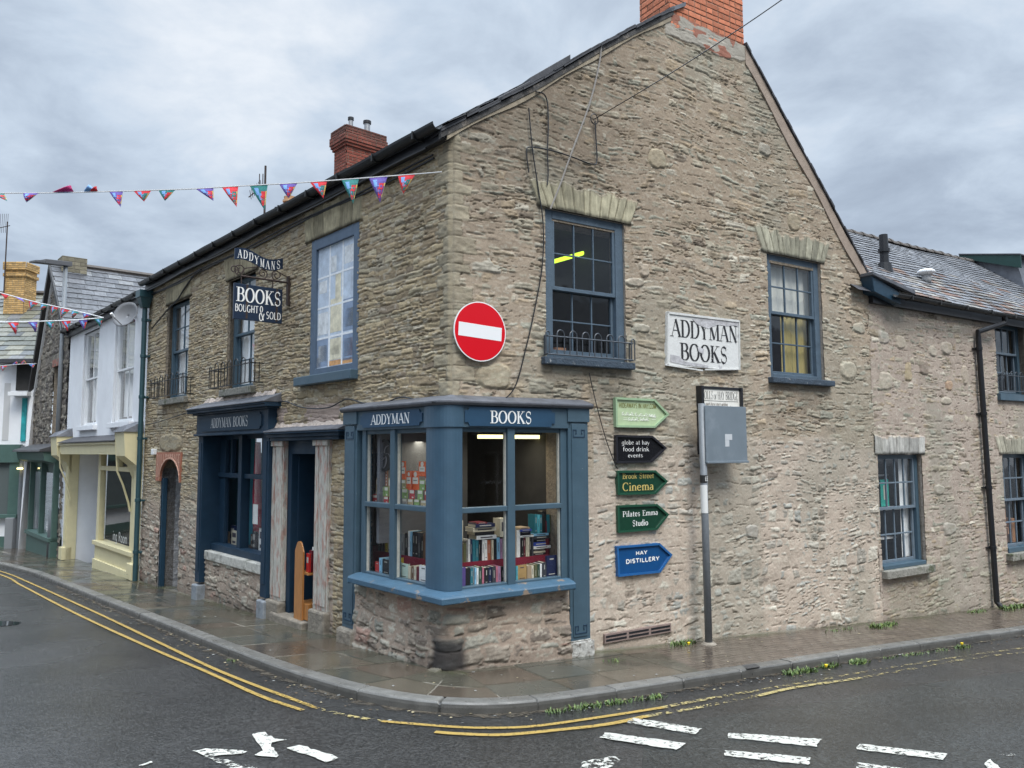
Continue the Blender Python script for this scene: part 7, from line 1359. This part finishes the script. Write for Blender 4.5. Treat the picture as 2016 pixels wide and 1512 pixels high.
tray('arrow_sign', 'dark green arrow sign with gold letters reading Brook Street Cinema', [(88, 857), (283, 857), (345, 913), (283, 977), (90, 980)], pm('bottle_green_panel', (.008, .045, .025), .3), pm('bottle_green_rim', (.015, .07, .04), .3), [('Brook Street', 114, 899, 275, 899, 28, .11, .05, True), ('Cinema', 113, 961, 274, 963, 42, .13, .045, True)], pm('gold_lettering', (.55, .43, .14)))
tray('arrow_sign', 'dark green arrow sign with white letters reading Pilates Emma Studio', [(88, 1035), (290, 1030), (350, 1083), (288, 1160), (90, 1175)], pm('bottle_green_panel', (.008, .045, .025)), pm('bottle_green_rim', (.015, .07, .04)), [('Pilates Emma', 113, 1094, 294, 1088, 28, .12, .05, True), ('Studio', 163, 1142, 243, 1140, 30, .14, .05, True)], pm('bright_lettering', (.8, .8, .78)))
tray('arrow_sign', 'deep blue arrow sign for the distillery, lowest of the five', [(82, 1245), (300, 1230), (365, 1290), (303, 1380), (88, 1400)], pm('royal_blue_panel', (.006, .065, .20), .3), pm('royal_blue_rim', (.02, .11, .30), .3), [('HAY', 178, 1290, 238, 1287, 18, .15, .1, False), ('DISTILLERY', 126, 1334, 300, 1318, 20, .15, .1, False)], pm('bright_lettering', (.8, .8, .78)))
# white board
q = [ZR(1315, 616, .05), ZR(1457, 635, .05), ZR(1457, 732, .05), ZR(1313, 722, .05)]
bs = thing('name_sign', 'peeling white board lettered ADDYMAN BOOKS between the two gable windows', 'sign', FR.P(q[3][0], q[3][1], 0))
mb = MB(); mb.prism(FR, [q[3], q[2], q[1], q[0]], .01, .045); mb.build('board', mat('peeling_white_board', (.66, .66, .64), .5, var=.06, vscale=6, bump=.5, bscale=30, col2=(.42, .41, .42), c2s=2.6, c2t=(.60, .63)), bs, bevel=.004)
mb = MB(); 
def batten(a, b, w_=.03): mb.prism(FR, [a, b, (b[0], b[1]+w_), (a[0], a[1]+w_)], .045, .06)
batten((q[0][0], q[0][1]-.03), (q[1][0], q[1][1]-.03)); mb.prism(FR, [q[3], (q[3][0]+.03, q[3][1]), (q[0][0]+.03, q[0][1]), q[0]], .045, .06); mb.prism(FR, [(q[2][0]-.02, q[2][1]), q[2], q[1], (q[1][0]-.02, q[1][1])], .045, .06)
a = ZR(*A7(340, 318), .06); b = ZR(*A7(532, 350), .06); batten(a, b, .02); a = ZR(*A7(545, 345), .06); b = ZR(*A7(725, 345), .06); batten(a, b, .02); mb.build('trim', mat('off_white_trim', (.6, .6, .58), .5, var=.15, vscale=9), bs)
mb = MB(); a, b, c = ZR(*A7(372, 168), .05), ZR(*A7(712, 206), .05), ZR(*A7(372, 82), .05); zz = ZR(*A7(712, 118), .05)[1]; text(mb, FR, 'ADDYMAN', (a[0], (a[1]+b[1])/2), (b[0], (c[1]+zz)/2), .047, wt=.15, thin=.04)
a, b, c = ZR(*A7(418, 290), .05), ZR(*A7(660, 306), .05), ZR(*A7(418, 202), .05); text(mb, FR, 'BOOKS', (a[0], a[1]), (b[0], c[1]), .047, wt=.15, thin=.04); mb.build('lettering', mat('black_lettering', (.02, .02, .022), .5, col2=(.6, .6, .6), c2s=9, c2t=(.68, .7)), bs)
mb = MB()
for pg in ([(478, 80), (600, 84), (718, 96), (718, 124), (690, 116), (655, 120), (610, 112), (560, 132), (530, 120), (505, 108)], [(366, 262), (412, 272), (440, 300), (480, 306), (520, 312), (560, 322), (560, 332), (440, 318), (366, 300)], [(505, 225), (540, 236), (535, 262), (512, 250)]):
    mb.prism(FR, [ZR(*A7(*p), .05) for p in pg], .048, .0495)
mb.build('peeling_film', mat('peeling_film', (.46, .45, .46), .5, var=.3, vscale=9, bump=.8, bscale=25), bs)
# toll board behind the grey panel
x0, zt = ZR(1381, 762, .12); x1 = ZR(1466, 770, .12)[0]; zb = zt-.95
tb_ = thing('toll_board', 'old toll board in a black frame, mostly hidden behind the grey sign back', 'sign', FR.P(x0, zb, 0))
mb = MB(); mb.fb(FR, x0, x0+.05, zb, zt, 0, .12); mb.fb(FR, x1-.04, x1, zb, zt, 0, .09); mb.fb(FR, x0+.05, x1-.04, zt-.035, zt, 0, .065); mb.fb(FR, x0+.05, x1-.04, zb, zb+.05, 0, .09); mb.build('frame', BLACKP, tb_, bevel=.004)
mb = MB(); mb.fb(FR, x0+.05, x1-.04, zb+.05, zt-.035, .02, .05); mb.build('panel', mat('ivory_panel', (.80, .78, .72), .5, var=.05), tb_)
mb = MB(); zt2 = zt-.065; u0, u1 = x0+.075, x1-.07; L_ = u1-u0; h_ = .115
text(mb, FR, 'TOLLS', (u0, zt2-h_), (u0+L_*.30, zt2), .051, wt=.10, thin=.04); text(mb, FR, 'OF', (u0+L_*.32, zt2-h_), (u0+L_*.40, zt2-h_*.4), .051, wt=.12, thin=.05); text(mb, FR, 'HAY', (u0+L_*.43, zt2-h_), (u0+L_*.62, zt2), .051, wt=.10, thin=.05); text(mb, FR, 'BRIDGE', (u0+L_*.65, zt2-h_), (u1, zt2), .051, wt=.10, thin=.05)
for k, z in enumerate((zt2-h_-.025, zt2-h_-.19)): mb.fb(FR, u0, u1, z, z+.006, .05, .052)
mb.build('lettering', mat('black_lettering'), tb_)
mb = MB()
for k, (tx, f0, f1) in enumerate((('for each horse mare gelding', 0., .7), ('other beast drawing the same', 0., .7), ('fourpence', .76, 1.), ('for every horse mare or mule', 0., .8))):
    z = zt2-h_-(.085, .15, .13, .26)[k]; tx = ''.join(c if c in GL else ' ' for c in tx.replace('c', 'o').replace('p', 'o').replace('w', 'v').replace('q', 'g').replace('z', 's')); text(mb, FR, tx, (u0+L_*f0, z), (u0+L_*f1, z+.045), .051, wt=.12, thin=.06, serif=False, slant=.2)
mb.build('small_writing', mat('brown_ink', (.16, .13, .11), .6), tb_)
# grey sign back on its post
s_ = 3.69; g = gz(FR, s_, .27); pst = thing('sign_post', 'grey steel post carrying a large blank grey sign back by the gable wall', 'signpost', FR.P(s_, g, .27))
mb = MB(); mb.tube([FR.P(s_, g-.05, .27), FR.P(s_-.02, 2.96, .27)], .048, 14); mb.build('post', PIPEG, pst, smooth=True); mb = MB(); mb.tube([FR.P(s_, g-.02, .27), FR.P(s_, g+.03, .27)], [.13, .07], 12); mb.build('footing', mat('mortar_footing', (.25, .22, .18), .9, var=.2, bump=1), pst)
mb = MB(); x1 = FR.px(1467, 805, .33)[0]; mb.fb(FR, s_-.03, x1, 2.17, 2.93, .325, .34); mb.fb(FR, s_-.02, x1+.02, 2.155, 2.185, .31, .35); pn = mb.build('panel', mat('grey_sign_back', (.165, .20, .23), .4, var=.08, vscale=3, col2=(.22, .25, .28), c2s=1.5, c2t=(.5, .7)), pst, bevel=.004)
mb = MB(); a = FR.px(1427, 870, .345); mb.fb(FR, a[0], a[0]+.14, a[1]-.0, a[1]+.08, .34, .342); mb.fb(FR, a[0], a[0]+.08, a[1]-.09, a[1]-.002, .34, .342); mb.build('torn_sticker', mat('sticker', (.5, .52, .54), .6), pn)
mb = MB(); mb.tube([FR.P(s_-.018, 1.90, .27), FR.P(s_-.018, 2.0, .27)], .0495, 14, 0, cap=False); mb.tube([FR.P(s_-.016, 1.5, .27), FR.P(s_-.018, 1.87, .27)], .0492, 14, 1, cap=False); mb.build('sticker', [mat('black_paper', (.02, .02, .02), .5), mat('paper')], pst, smooth=True)
mb = MB(); text(mb, FR, 'EE', (s_-.045, 1.925), (s_+.01, 1.98), .3205, wt=.16, thin=.12, serif=False); mb.build('lettering', mat('bright_lettering'), pst)
# no entry sign
s_, z_, r_ = .335, 3.70, .345; ne = thing('no_entry_sign', 'round red no entry sign fixed at the corner of the gable wall', 'sign', FR.P(s_, z_-r_, 0))
def disc(mb, r, o0, o1, mi=0, n=48): mb.prism(FR, [(s_+r*math.cos(2*math.pi*k/n), z_+r*math.sin(2*math.pi*k/n)) for k in range(n)], o0, o1, mi)
mb = MB(); disc(mb, r_, .065, .075, 0); disc(mb, r_-.012, .075, .0765, 1); mb.build('disc', [mat('sign_white', (.78, .78, .78), .3), mat('sign_red', (.62, .003, .012), .28)], ne)
mb = MB(); c_, sn = math.cos(-.055), math.sin(-.055); hw, hh = .285, .078; mb.prism(FR, [(s_-.0+x*c_-y*sn, z_+x*sn+y*c_) for x, y in ((-hw, -hh), (hw, -hh), (hw, hh), (-hw, hh))], .0766, .078); mb.build('bar', mat('sign_white'), ne)
mb = MB(); mb.fb(FR, s_-.04, s_+.04, z_-.2, z_+.2, .0, .065); mb.build('bracket', DARKM, ne)
# ---- hanging sign over the street wall
so = FL.px(573, 560)[0]; FS = Frame(FL.P(so, 0, 0), FL.n, -FL.u)
hs = thing('hanging_sign', 'navy hanging sign reading BOOKS BOUGHT and SOLD on a scrolled iron bracket', 'sign', FL.P(so, 4.5, 0))
hp = lambda x, y: FS.px(x, y)
tl_, tr_, br_, bl_ = hp(463, 552), hp(557, 566), hp(555, 635), hp(459, 621); sR = (tr_[0]+br_[0])/2; sL = (tl_[0]+bl_[0])/2; zT = (tl_[1]+tr_[1])/2; zB = (bl_[1]+br_[1])/2
mb = MB(); mb.fb(FS, sR, sL, zB, zT, -.02, .02); NB = mat('hanging_board_navy', (.010, .022, .048), .35, var=.08, vscale=5); mb.build('board', NB, hs, bevel=.004)
W_ = sL-sR; H_ = zT-zB
def tb2(txt, u0, u1, v0, v1, **k): text(mb, FS, txt, (sL-W_*u0, zB+H_*v0), (sL-W_*u1, zB+H_*v1), .021, **k)
mb = MB(); tb2('BOOKS', .05, .97, .50, .90, wt=.15, thin=.05); tb2('BOUGHT', .02, .50, .22, .42, wt=.13, serif=False); tb2('&', .51, .63, .02, .44, wt=.11, thin=.05, serif=False); tb2('SOLD', .66, .97, .10, .30, wt=.13, serif=False); mb.build('lettering', mat('bright_lettering'), hs)
for f in (.26, .88): mb = MB(); mb.fb(FS, sL-W_*(f+.02), sL-W_*(f-.02), zB+.02, zT, .022, .023); mb.build('rust_streak', RUSTM, hs)
z_b = hp(520, 548)[1]; zbl, zbr = hp(478, 543)[1], hp(570, 558)[1]; mb = MB(); xL = hp(476, 543)[0]
mb.fb(FS, 0, .05, zB+.3, zT+.22, -.03, .03); mb.tube([FS.P(.03, zT+.12, 0), FS.P(xL, zT+.12, 0)], .016, 6)
for f in (.2, .85): mb.tube([FS.P(sR+W_*f, zT+.12, 0), FS.P(sR+W_*f, zT-.01, 0)], .009, 5)
def scroll(cx, cz, r, dr, a0): mb.tube([FS.P(cx+(r*(1-k/22*.75))*math.cos(a0+dr*k*.42), cz+(r*(1-k/22*.75))*math.sin(a0+dr*k*.42), 0) for k in range(22)], .009, 5)
scroll(sR+W_*.12, zT+.21, .085, 1, -1.2); scroll(sR+W_*.42, zT+.205, .08, -1, -1.8); scroll(sR+W_*.88, zT+.21, .09, 1, -1.2); scroll(sR+W_*1.0, zT+.20, .07, -1, -1.9)
mb.tube([FS.P(.03, zT+.2, 0), FS.P(sR+W_*.25, zT+.31, 0), FS.P(sR+W_*.5, zT+.30, 0), FS.P(sR+W_*.8, zT+.24, 0), FS.P(xL, zT+.14, 0)], .009, 5); mb.build('bracket', RUSTM, hs)
zA = hp(463, 508)[1]; zC = hp(463, 530)[1]; mb = MB(); n = 16; top, bot = [], []
zm0, zm1 = hp(557, 521)[1], hp(557, 537)[1]
for k in range(n+1): u = k/n; x = sL-W_*u; base = .045*math.sin(u*2*math.pi+.4); top.append((x, zT+.50+base-.03*u)); bot.append((x, zT+.33+base-.03*u))
for k in range(n): mb.prism(FS, [bot[k], bot[k+1], top[k+1], top[k]], -.012, .012)
mb.build('top_board', NB, hs)
mb = MB(); tt = 'ADDYMANS'
for i, c in enumerate(tt): u = .055+i*.115; x = sL-W_*u; zz = zT+.345+.045*math.sin((u+.05)*2*math.pi+.4)-.03*u; text(mb, FS, c, (x, zz), (x-W_*.085, zz+.125), .013, wt=.15)
mb.build('lettering', mat('bright_lettering'), hs)
# ---- air brick and cables
mb = MB(); a = FR.px(1181, 1277); b = FR.px(1312, 1262); z0 = gz(FR, 2.2)+.10; mb.fb(FR, a[0], b[0], z0, z0+.11, .0, .05, 0)
for k in range(3): mb.fb(FR, a[0]+.02+(b[0]-a[0])/3*k, a[0]-.02+(b[0]-a[0])/3*(k+1), z0+.02, z0+.045, .05, .053, 1); mb.fb(FR, a[0]+.02+(b[0]-a[0])/3*k, a[0]-.02+(b[0]-a[0])/3*(k+1), z0+.065, z0+.09, .05, .053, 1)
mb.build('air_brick', [mat('terracotta_vent', (.23, .17, .15), .8, var=.2, vscale=9), BLACKP], shop)
def cable(fr, pts, off, r, m, label): 
    q = [np.array(fr.P(*fr.px(x, y, off), off)) for x, y in pts]; c = catmull(np.array(q), 6); mb = MB(); mb.tube(c, r, 5); return mb.build('cable', m, None, label=label, category='cable', group='cables on the bookshop walls')
GC = mat('pale_grey_cable', (.25, .23, .21), .6)
cable(FR, [(1190, 92), (1185, 130), (1166, 205), (1128, 305), (1108, 360), (1087, 412)], .05, .011, GC, 'pale cable slanting from the verge to the big gable window')
cable(FR, [(1060, 181), (1076, 186), (1083, 205), (1084, 250), (1082, 300), (1083, 340), (1081, 365)], .05, .009, BLACKP, 'short black cable ending in a straight drop above the big gable window')
cable(FR, [(1046, 213), (1052, 290), (1063, 370), (1072, 440), (1070, 520), (1056, 600), (1035, 690), (1012, 765), (975, 795), (930, 800), (880, 795), (850, 790)], .055, .008, BLACKP, 'long thin black cable running down the gable to the bay fascia')
cable(FR, [(1045, 340), (1041, 300), (1048, 290), (1090, 297), (1130, 310), (1170, 325), (1179, 318), (1178, 280), (1176, 240)], .05, .009, BLACKP, 'black cable looped in a box shape high on the gable')
cable(FR, [(1160, 735), (1172, 790), (1190, 860), (1208, 912), (1214, 925)], .05, .006, BLACKP, 'thin black wire falling from the window sill to the arrow signs')
cable(FL, [(288, 830), (320, 822), (372, 806), (405, 808), (430, 810), (470, 806), (530, 792), (560, 786), (590, 797), (620, 801), (650, 798), (682, 783), (712, 790), (740, 797), (790, 780), (830, 790)], .05, .010, BLACKP, 'slack black cable sagging over the shopfront cornices')
cable(FL, [(300, 640), (330, 605), (350, 585), (366, 560), (385, 535), (398, 525)], .06, .016, BLACKP, 'bundled black cables beside the teal downpipe hopper')
a = np.array(FR.P(*FR.px(1175, 236, .05), .05)); rb = ray(1534, -6); b = CAM+rb*(7.2/rb[1]); b2 = b+(b-a)*.7; mb = MB(); n = 24
mb.tube([a*(1-k/n)+b2*k/n-np.array([0, 0, .10*math.sin(math.pi*k/n)]) for k in range(n+1)], .006, 5); mb.tube([a+np.array(FR.u)*.06*math.cos(k*.5)+np.array([0, 0, .07*math.sin(k*.5)]) for k in range(14)], .007, 5); mb.build('overhead_wire', BLACKP, None, label='overhead wire rising from the gable past the orange chimney', category='wire')
# ================================================================= LAMP POST
bp = G(100, 1088, 0); lp = thing('street_lamp', 'tall grey street lamp post with a flat head reaching over the road', 'street lamp', bp)
dy = bp[1]; rt_ = ray(128, 516); zt = 2.35+rt_[2]*dy/rt_[1]
mb = MB(); mb.tube([bp, bp+[0, 0, 1.35], bp+[0, 0, 1.45], bp+[0, 0, 1.46]], [.16, .15, .09, .075], 12); mb.build('base', PIPEG, lp, smooth=True); mb = MB(); mb.tube([bp+[0, 0, 1.45], [bp[0], bp[1], zt]], [.075, .06], 12); mb.build('pole', PIPEG, lp, smooth=True)
ra = ray(66, 508); e_ = CAM+ra*((dy-.9)/ra[1]); top = np.array([bp[0], bp[1], zt]); mb = MB(); d_ = unit(e_-top); sd_ = unit(np.cross(d_, [0, 0, 1]))
def hx(a, b, w0, w1, h0, h1): mb.hexa([a-sd_*w0, a+sd_*w0, b+sd_*w1, b-sd_*w1, a-sd_*w0+[0, 0, h0], a+sd_*w0+[0, 0, h0], b+sd_*w1+[0, 0, h1], b-sd_*w1+[0, 0, h1]])
hx(top-d_*.15, top+d_*.7, .10, .13, .14, .13); hx(top+d_*.7, e_, .13, .16, .10, .06); mb.build('lamp_head', mat('lamp_head_grey', (.10, .10, .105), .5), lp, bevel=.01)
# ================================================================= BUNTING
CORD = mat('white_cord', (.68, .68, .68), .7); CV = [mat('bunting_'+n, c, .75) for n, c in (('teal', (.02, .17, .16)), ('purple', (.11, .07, .30)), ('red', (.58, .025, .035)), ('light_blue', (.16, .32, .60)), ('yellow', (.66, .46, .12)), ('dark_blue', (.06, .13, .36)), ('magenta', (.45, .03, .15)))]
for m_ in CV:   # thin cloth lets some light through
    b = m_.node_tree.nodes['Principled BSDF']; b.inputs['Transmission Weight'].default_value = 0; b.inputs['Subsurface Weight'].default_value = .0
def bplane(p0, p1):
    u = unit(np.array([p1[0]-p0[0], p1[1]-p0[1], 0])); n = np.array([-u[1], u[0], 0]); n = n if n@(CAM-p0) > 0 else -n; return Frame((p0[0], p0[1], 0), u, n)
def bunting(label, pl, cordpx, flags, name='bunting', r=.008):
    q = [pl.P(*pl.px(x, y), 0) for x, y in cordpx]; b = thing(name, label, 'bunting', q[0]); mb = MB(); c = catmull(np.array(q), 8); mb.tube(c, r, 5); mb.build('cord', CORD, b)
    rng = random.Random(len(flags)); cx = np.array([p[0] for p in cordpx][::-1], float); cy = np.array([p[1] for p in cordpx][::-1], float)
    if cx[0] > cx[-1]: cx, cy = cx[::-1], cy[::-1]
    for (x0, x1, tx, ty, col, kind) in flags:
        y0, y1 = np.interp(x0, cx, cy), np.interp(x1, cx, cy); A, B, T_ = (np.array(pl.px(*p)) for p in ((x0, y0), (x1, y1), (tx, ty))); mb = MB(); bl = rng.uniform(.02, .06)
        n = 5; rows = []
        def pt(u, v, k=0):
            p = (A*(1-u)+B*u)*(1-v)+T_*v; return pl.P(p[0], p[1], bl*math.sin(v*2.6)*math.sin(.5+u*2.2)+.0018*k)
        for i in range(n):
            for j in range(n):
                u0, u1, v0, v1 = i/n, (i+1)/n, j/n, (j+1)/n; mb.poly([pt(u0, v0), pt(u1, v0), pt(u1, v1), pt(u0, v1)] if j < n-1 else [pt(u0, v0), pt(u1, v0), pt(u0, 1)], col)
        if kind:
            for sg in (1, -1):
                k = sg; sec = 3 if col != 3 else 5; red = 2 if col != 2 else 0
                def bx(u0, u1, v0, v1, mi, kk): mb.poly([pt(u0, v0, k*kk), pt(u1, v0, k*kk), pt(u1, v1, k*kk), pt(u0, v1, k*kk)], mi)
                bx(.18, .45, .12, .42, sec, 1); bx(.32, .62, .36, .62, sec, 1); bx(.62, .93, .28, .52, red, 2); bx(.50, .88, .46, .74, red, 2); bx(.93, 1.0, .26, .80, 4, 2); bx(.40, .8, .70, .84, red, 2)
        mb.build('flag', CV, b)
    return b
p0 = np.array(FL.P(*FL.px(874, 337, .04), .04)); rl = ray(-60, 372); p1 = CAM+rl*(9.9/rl[1]); pl = bplane(p0, p1)
t_, pu, rd = 0, 1, 2
bunting('near string of patterned triangular flags crossing the sky to the bookshop corner', pl, [(874, 337), (820, 341), (700, 349), (590, 356), (480, 361), (380, 366), (250, 369), (120, 371), (0, 371), (-60, 371), (-300, 366), (-700, 340)],
  [(-14, 12, 20, 388, t_, 1), (49, 82, 58, 391, pu, 1), (104, 150, 146, 358, 6, 0), (104, 136, 150, 373, 3, 0), (168, 196, 182, 357, 3, 0), (178, 197, 196, 360, 2, 0), (218, 246, 243, 402, pu, 1), (266, 302, 288, 391, rd, 1), (315, 350, 329, 390, t_, 1), (388, 424, 425, 391, pu, 1), (440, 473, 471, 404, rd, 1), (495, 531, 525, 410, t_, 1), (553, 590, 573, 388, pu, 1), (613, 648, 641, 388, rd, 1), (676, 711, 700, 400, t_, 1), (730, 767, 753, 398, pu, 1), (787, 822, 798, 381, rd, 1)])
pe = np.array(FL.P(*FL.px(205, 618, .3), .3)); a = CAM+ray(-60, 625)*(14.5/ray(-60, 625)[1]); pl = bplane(pe, a)
bunting('lower far string of flags tied to the white house gutter', pl, [(205, 618), (150, 622), (80, 624), (0, 625), (-60, 626)], [(15, 38, 30, 650, rd, 1), (55, 75, 69, 646, pu, 1), (90, 108, 100, 642, t_, 1), (121, 141, 133, 644, rd, 1), (155, 174, 166, 642, pu, 1), (186, 203, 197, 638, t_, 1)], r=.012)
a = CAM+ray(-60, 556)*(24/ray(-60, 556)[1]); pl = bplane(pe, a)
bunting('upper far string of flags dropping in front of the mossy roof to the gutter', pl, [(205, 618), (150, 604), (80, 588), (20, 572), (-60, 550)], [(2, 20, 14, 580, rd, 0), (28, 46, 52, 586, pu, 0), (58, 78, 62, 602, rd, 1), (82, 98, 84, 604, t_, 1), (102, 118, 104, 612, rd, 1), (122, 140, 122, 618, rd, 1), (143, 158, 146, 620, t_, 1), (164, 182, 168, 620, pu, 1)], r=.012)
pf = np.array(F5.P(*F5.px(72, 707, .6), .6)); a = np.array(F5.P(*F5.px(-40, 712, .6), .6)); pl = bplane(pf, a)
bunting('short string of flags bunched along the far canopy edge', pl, [(72, 707), (40, 708), (0, 711), (-40, 712)], [(2, 16, 6, 722, rd, 1), (22, 36, 34, 702, pu, 1), (40, 54, 48, 700, rd, 1), (56, 70, 66, 716, 3, 1)], r=.012)
# ================================================================= WEEDS
LEAFM = mat('weed_leaf', (.060, .105, .022), .6, var=.45, vscale=30, col2=(.16, .21, .05), c2s=18, c2t=(.5, .6)); DAND = mat('dandelion_yellow', (.8, .58, .01), .6)
def weeds(px, py, dz, L, n, h, label, flowers=(), seed=1, wid=.05, dry=False, name='weed_clump', grp='weeds along the pavement'):
    p0 = G(px, py, dz); rng = random.Random(seed); mb = MB(); 
    dx = G(px+8, py-(1.1 if px > 950 else -3), dz)-p0; u = unit([dx[0], dx[1], 0])
    for _ in range(n):
        c = p0+u*rng.uniform(-L, L)+np.array([rng.gauss(0, wid), rng.gauss(0, wid), 0]); c[2] = Hg(c[0], c[1])+dz; a = rng.uniform(0, 6.28); ln = h*rng.uniform(.5, 1.3); w_ = ln*rng.uniform(.07, .2); lean = rng.uniform(.3, 1.1); d = np.array([math.cos(a), math.sin(a), 0]); sd = np.array([-d[1], d[0], 0]); pts = []
        for k in range(4): t = k/3; pts.append((c+d*ln*lean*t+np.array([0, 0, ln*(t-.35*t*t*lean)]), w_*(1-t)*(.5+2*t)))
        for k in range(3): (a_, wa), (b_, wb) = pts[k], pts[k+1]; mb.poly([a_-sd*wa, a_+sd*wa, b_+sd*wb, b_-sd*wb])
    o = mb.build(name, LEAFM, None, label=label, category='weed', group=grp)
    for (fx, fy) in flowers:
        q = G(fx, fy, dz); m = MB(); 
        for i in range(14): a = i*2*math.pi/14; r = .022; c = q+[0, 0, .05]; m.add([c, c+[r*math.cos(a), r*math.sin(a), .006], c+[r*.9*math.cos(a+.4), r*.9*math.sin(a+.4), .012]], [(0, 1, 2)])
        m.tube([q+[0, 0, .03], q+[0, 0, .055], q+[0, 0, .062]], [.012, .02, .01], 8); f_ = m.build('flower', DAND, o)
    return o
weeds(1145, 1396, ROAD, .42, 210, .05, 'long leafy green strip of weeds in the gutter at the kerb corner', seed=1, wid=.025); weeds(1240, 1384, ROAD, .30, 90, .045, 'thin weeds in the gutter just right of the leafy corner strip', seed=2, wid=.02)
weeds(1285, 1378, ROAD, .10, 60, .045, 'small grass tuft in the gutter below the flagstones', seed=12, wid=.02); weeds(1340, 1272, 0, .20, 120, .07, 'dandelion clump at the foot of the gable beside the sign post', [(1351, 1277)], 3)
weeds(1572, 1330, ROAD, .26, 200, .055, 'grassy clump in the gutter left of the flowering dandelion', seed=4, wid=.03); weeds(1627, 1320, ROAD, .14, 120, .06, 'flowering dandelion clump in the right hand gutter', [(1621, 1324)], 5, .03); weeds(1687, 1313, ROAD, .12, 150, .06, 'bright green grass tuft right of the flowering dandelion', seed=6, wid=.03)
weeds(1735, 1240, 0, .35, 220, .07, 'grass growing at the wall foot beneath the annexe window', seed=7, wid=.05); weeds(1650, 1247, 0, .3, 80, .04, 'mossy weeds at the wall foot between post and annexe window', seed=8); weeds(1920, 1214, 0, .3, 120, .05, 'weeds at the foot of the black downpipe', seed=9); weeds(1995, 1207, 0, .45, 260, .08, 'grass at the wall foot near the right edge', seed=10)
weeds(1889, 1284, ROAD, .14, 90, .05, 'distant dandelion in the right hand gutter', [(1889, 1282)], 11, .03); weeds(1800, 1296, ROAD, .7, 160, .035, 'sparse dried weeds along the right hand kerb', seed=13, wid=.03)
weeds(262, 1134, 0, .10, 160, .16, 'leafy weed at the foot of the teal downpipe', seed=14, wid=.06); weeds(1450, 1250, 0, .25, 70, .045, 'mossy weeds right of the sign post at the wall foot', seed=15); weeds(452, 1296, ROAD, .10, 40, .03, 'tiny moss tuft in the left hand gutter', seed=16, wid=.02); weeds(1205, 1303, 0, .12, 50, .03, 'moss between flagstones beside the white plinth', seed=17, wid=.03)
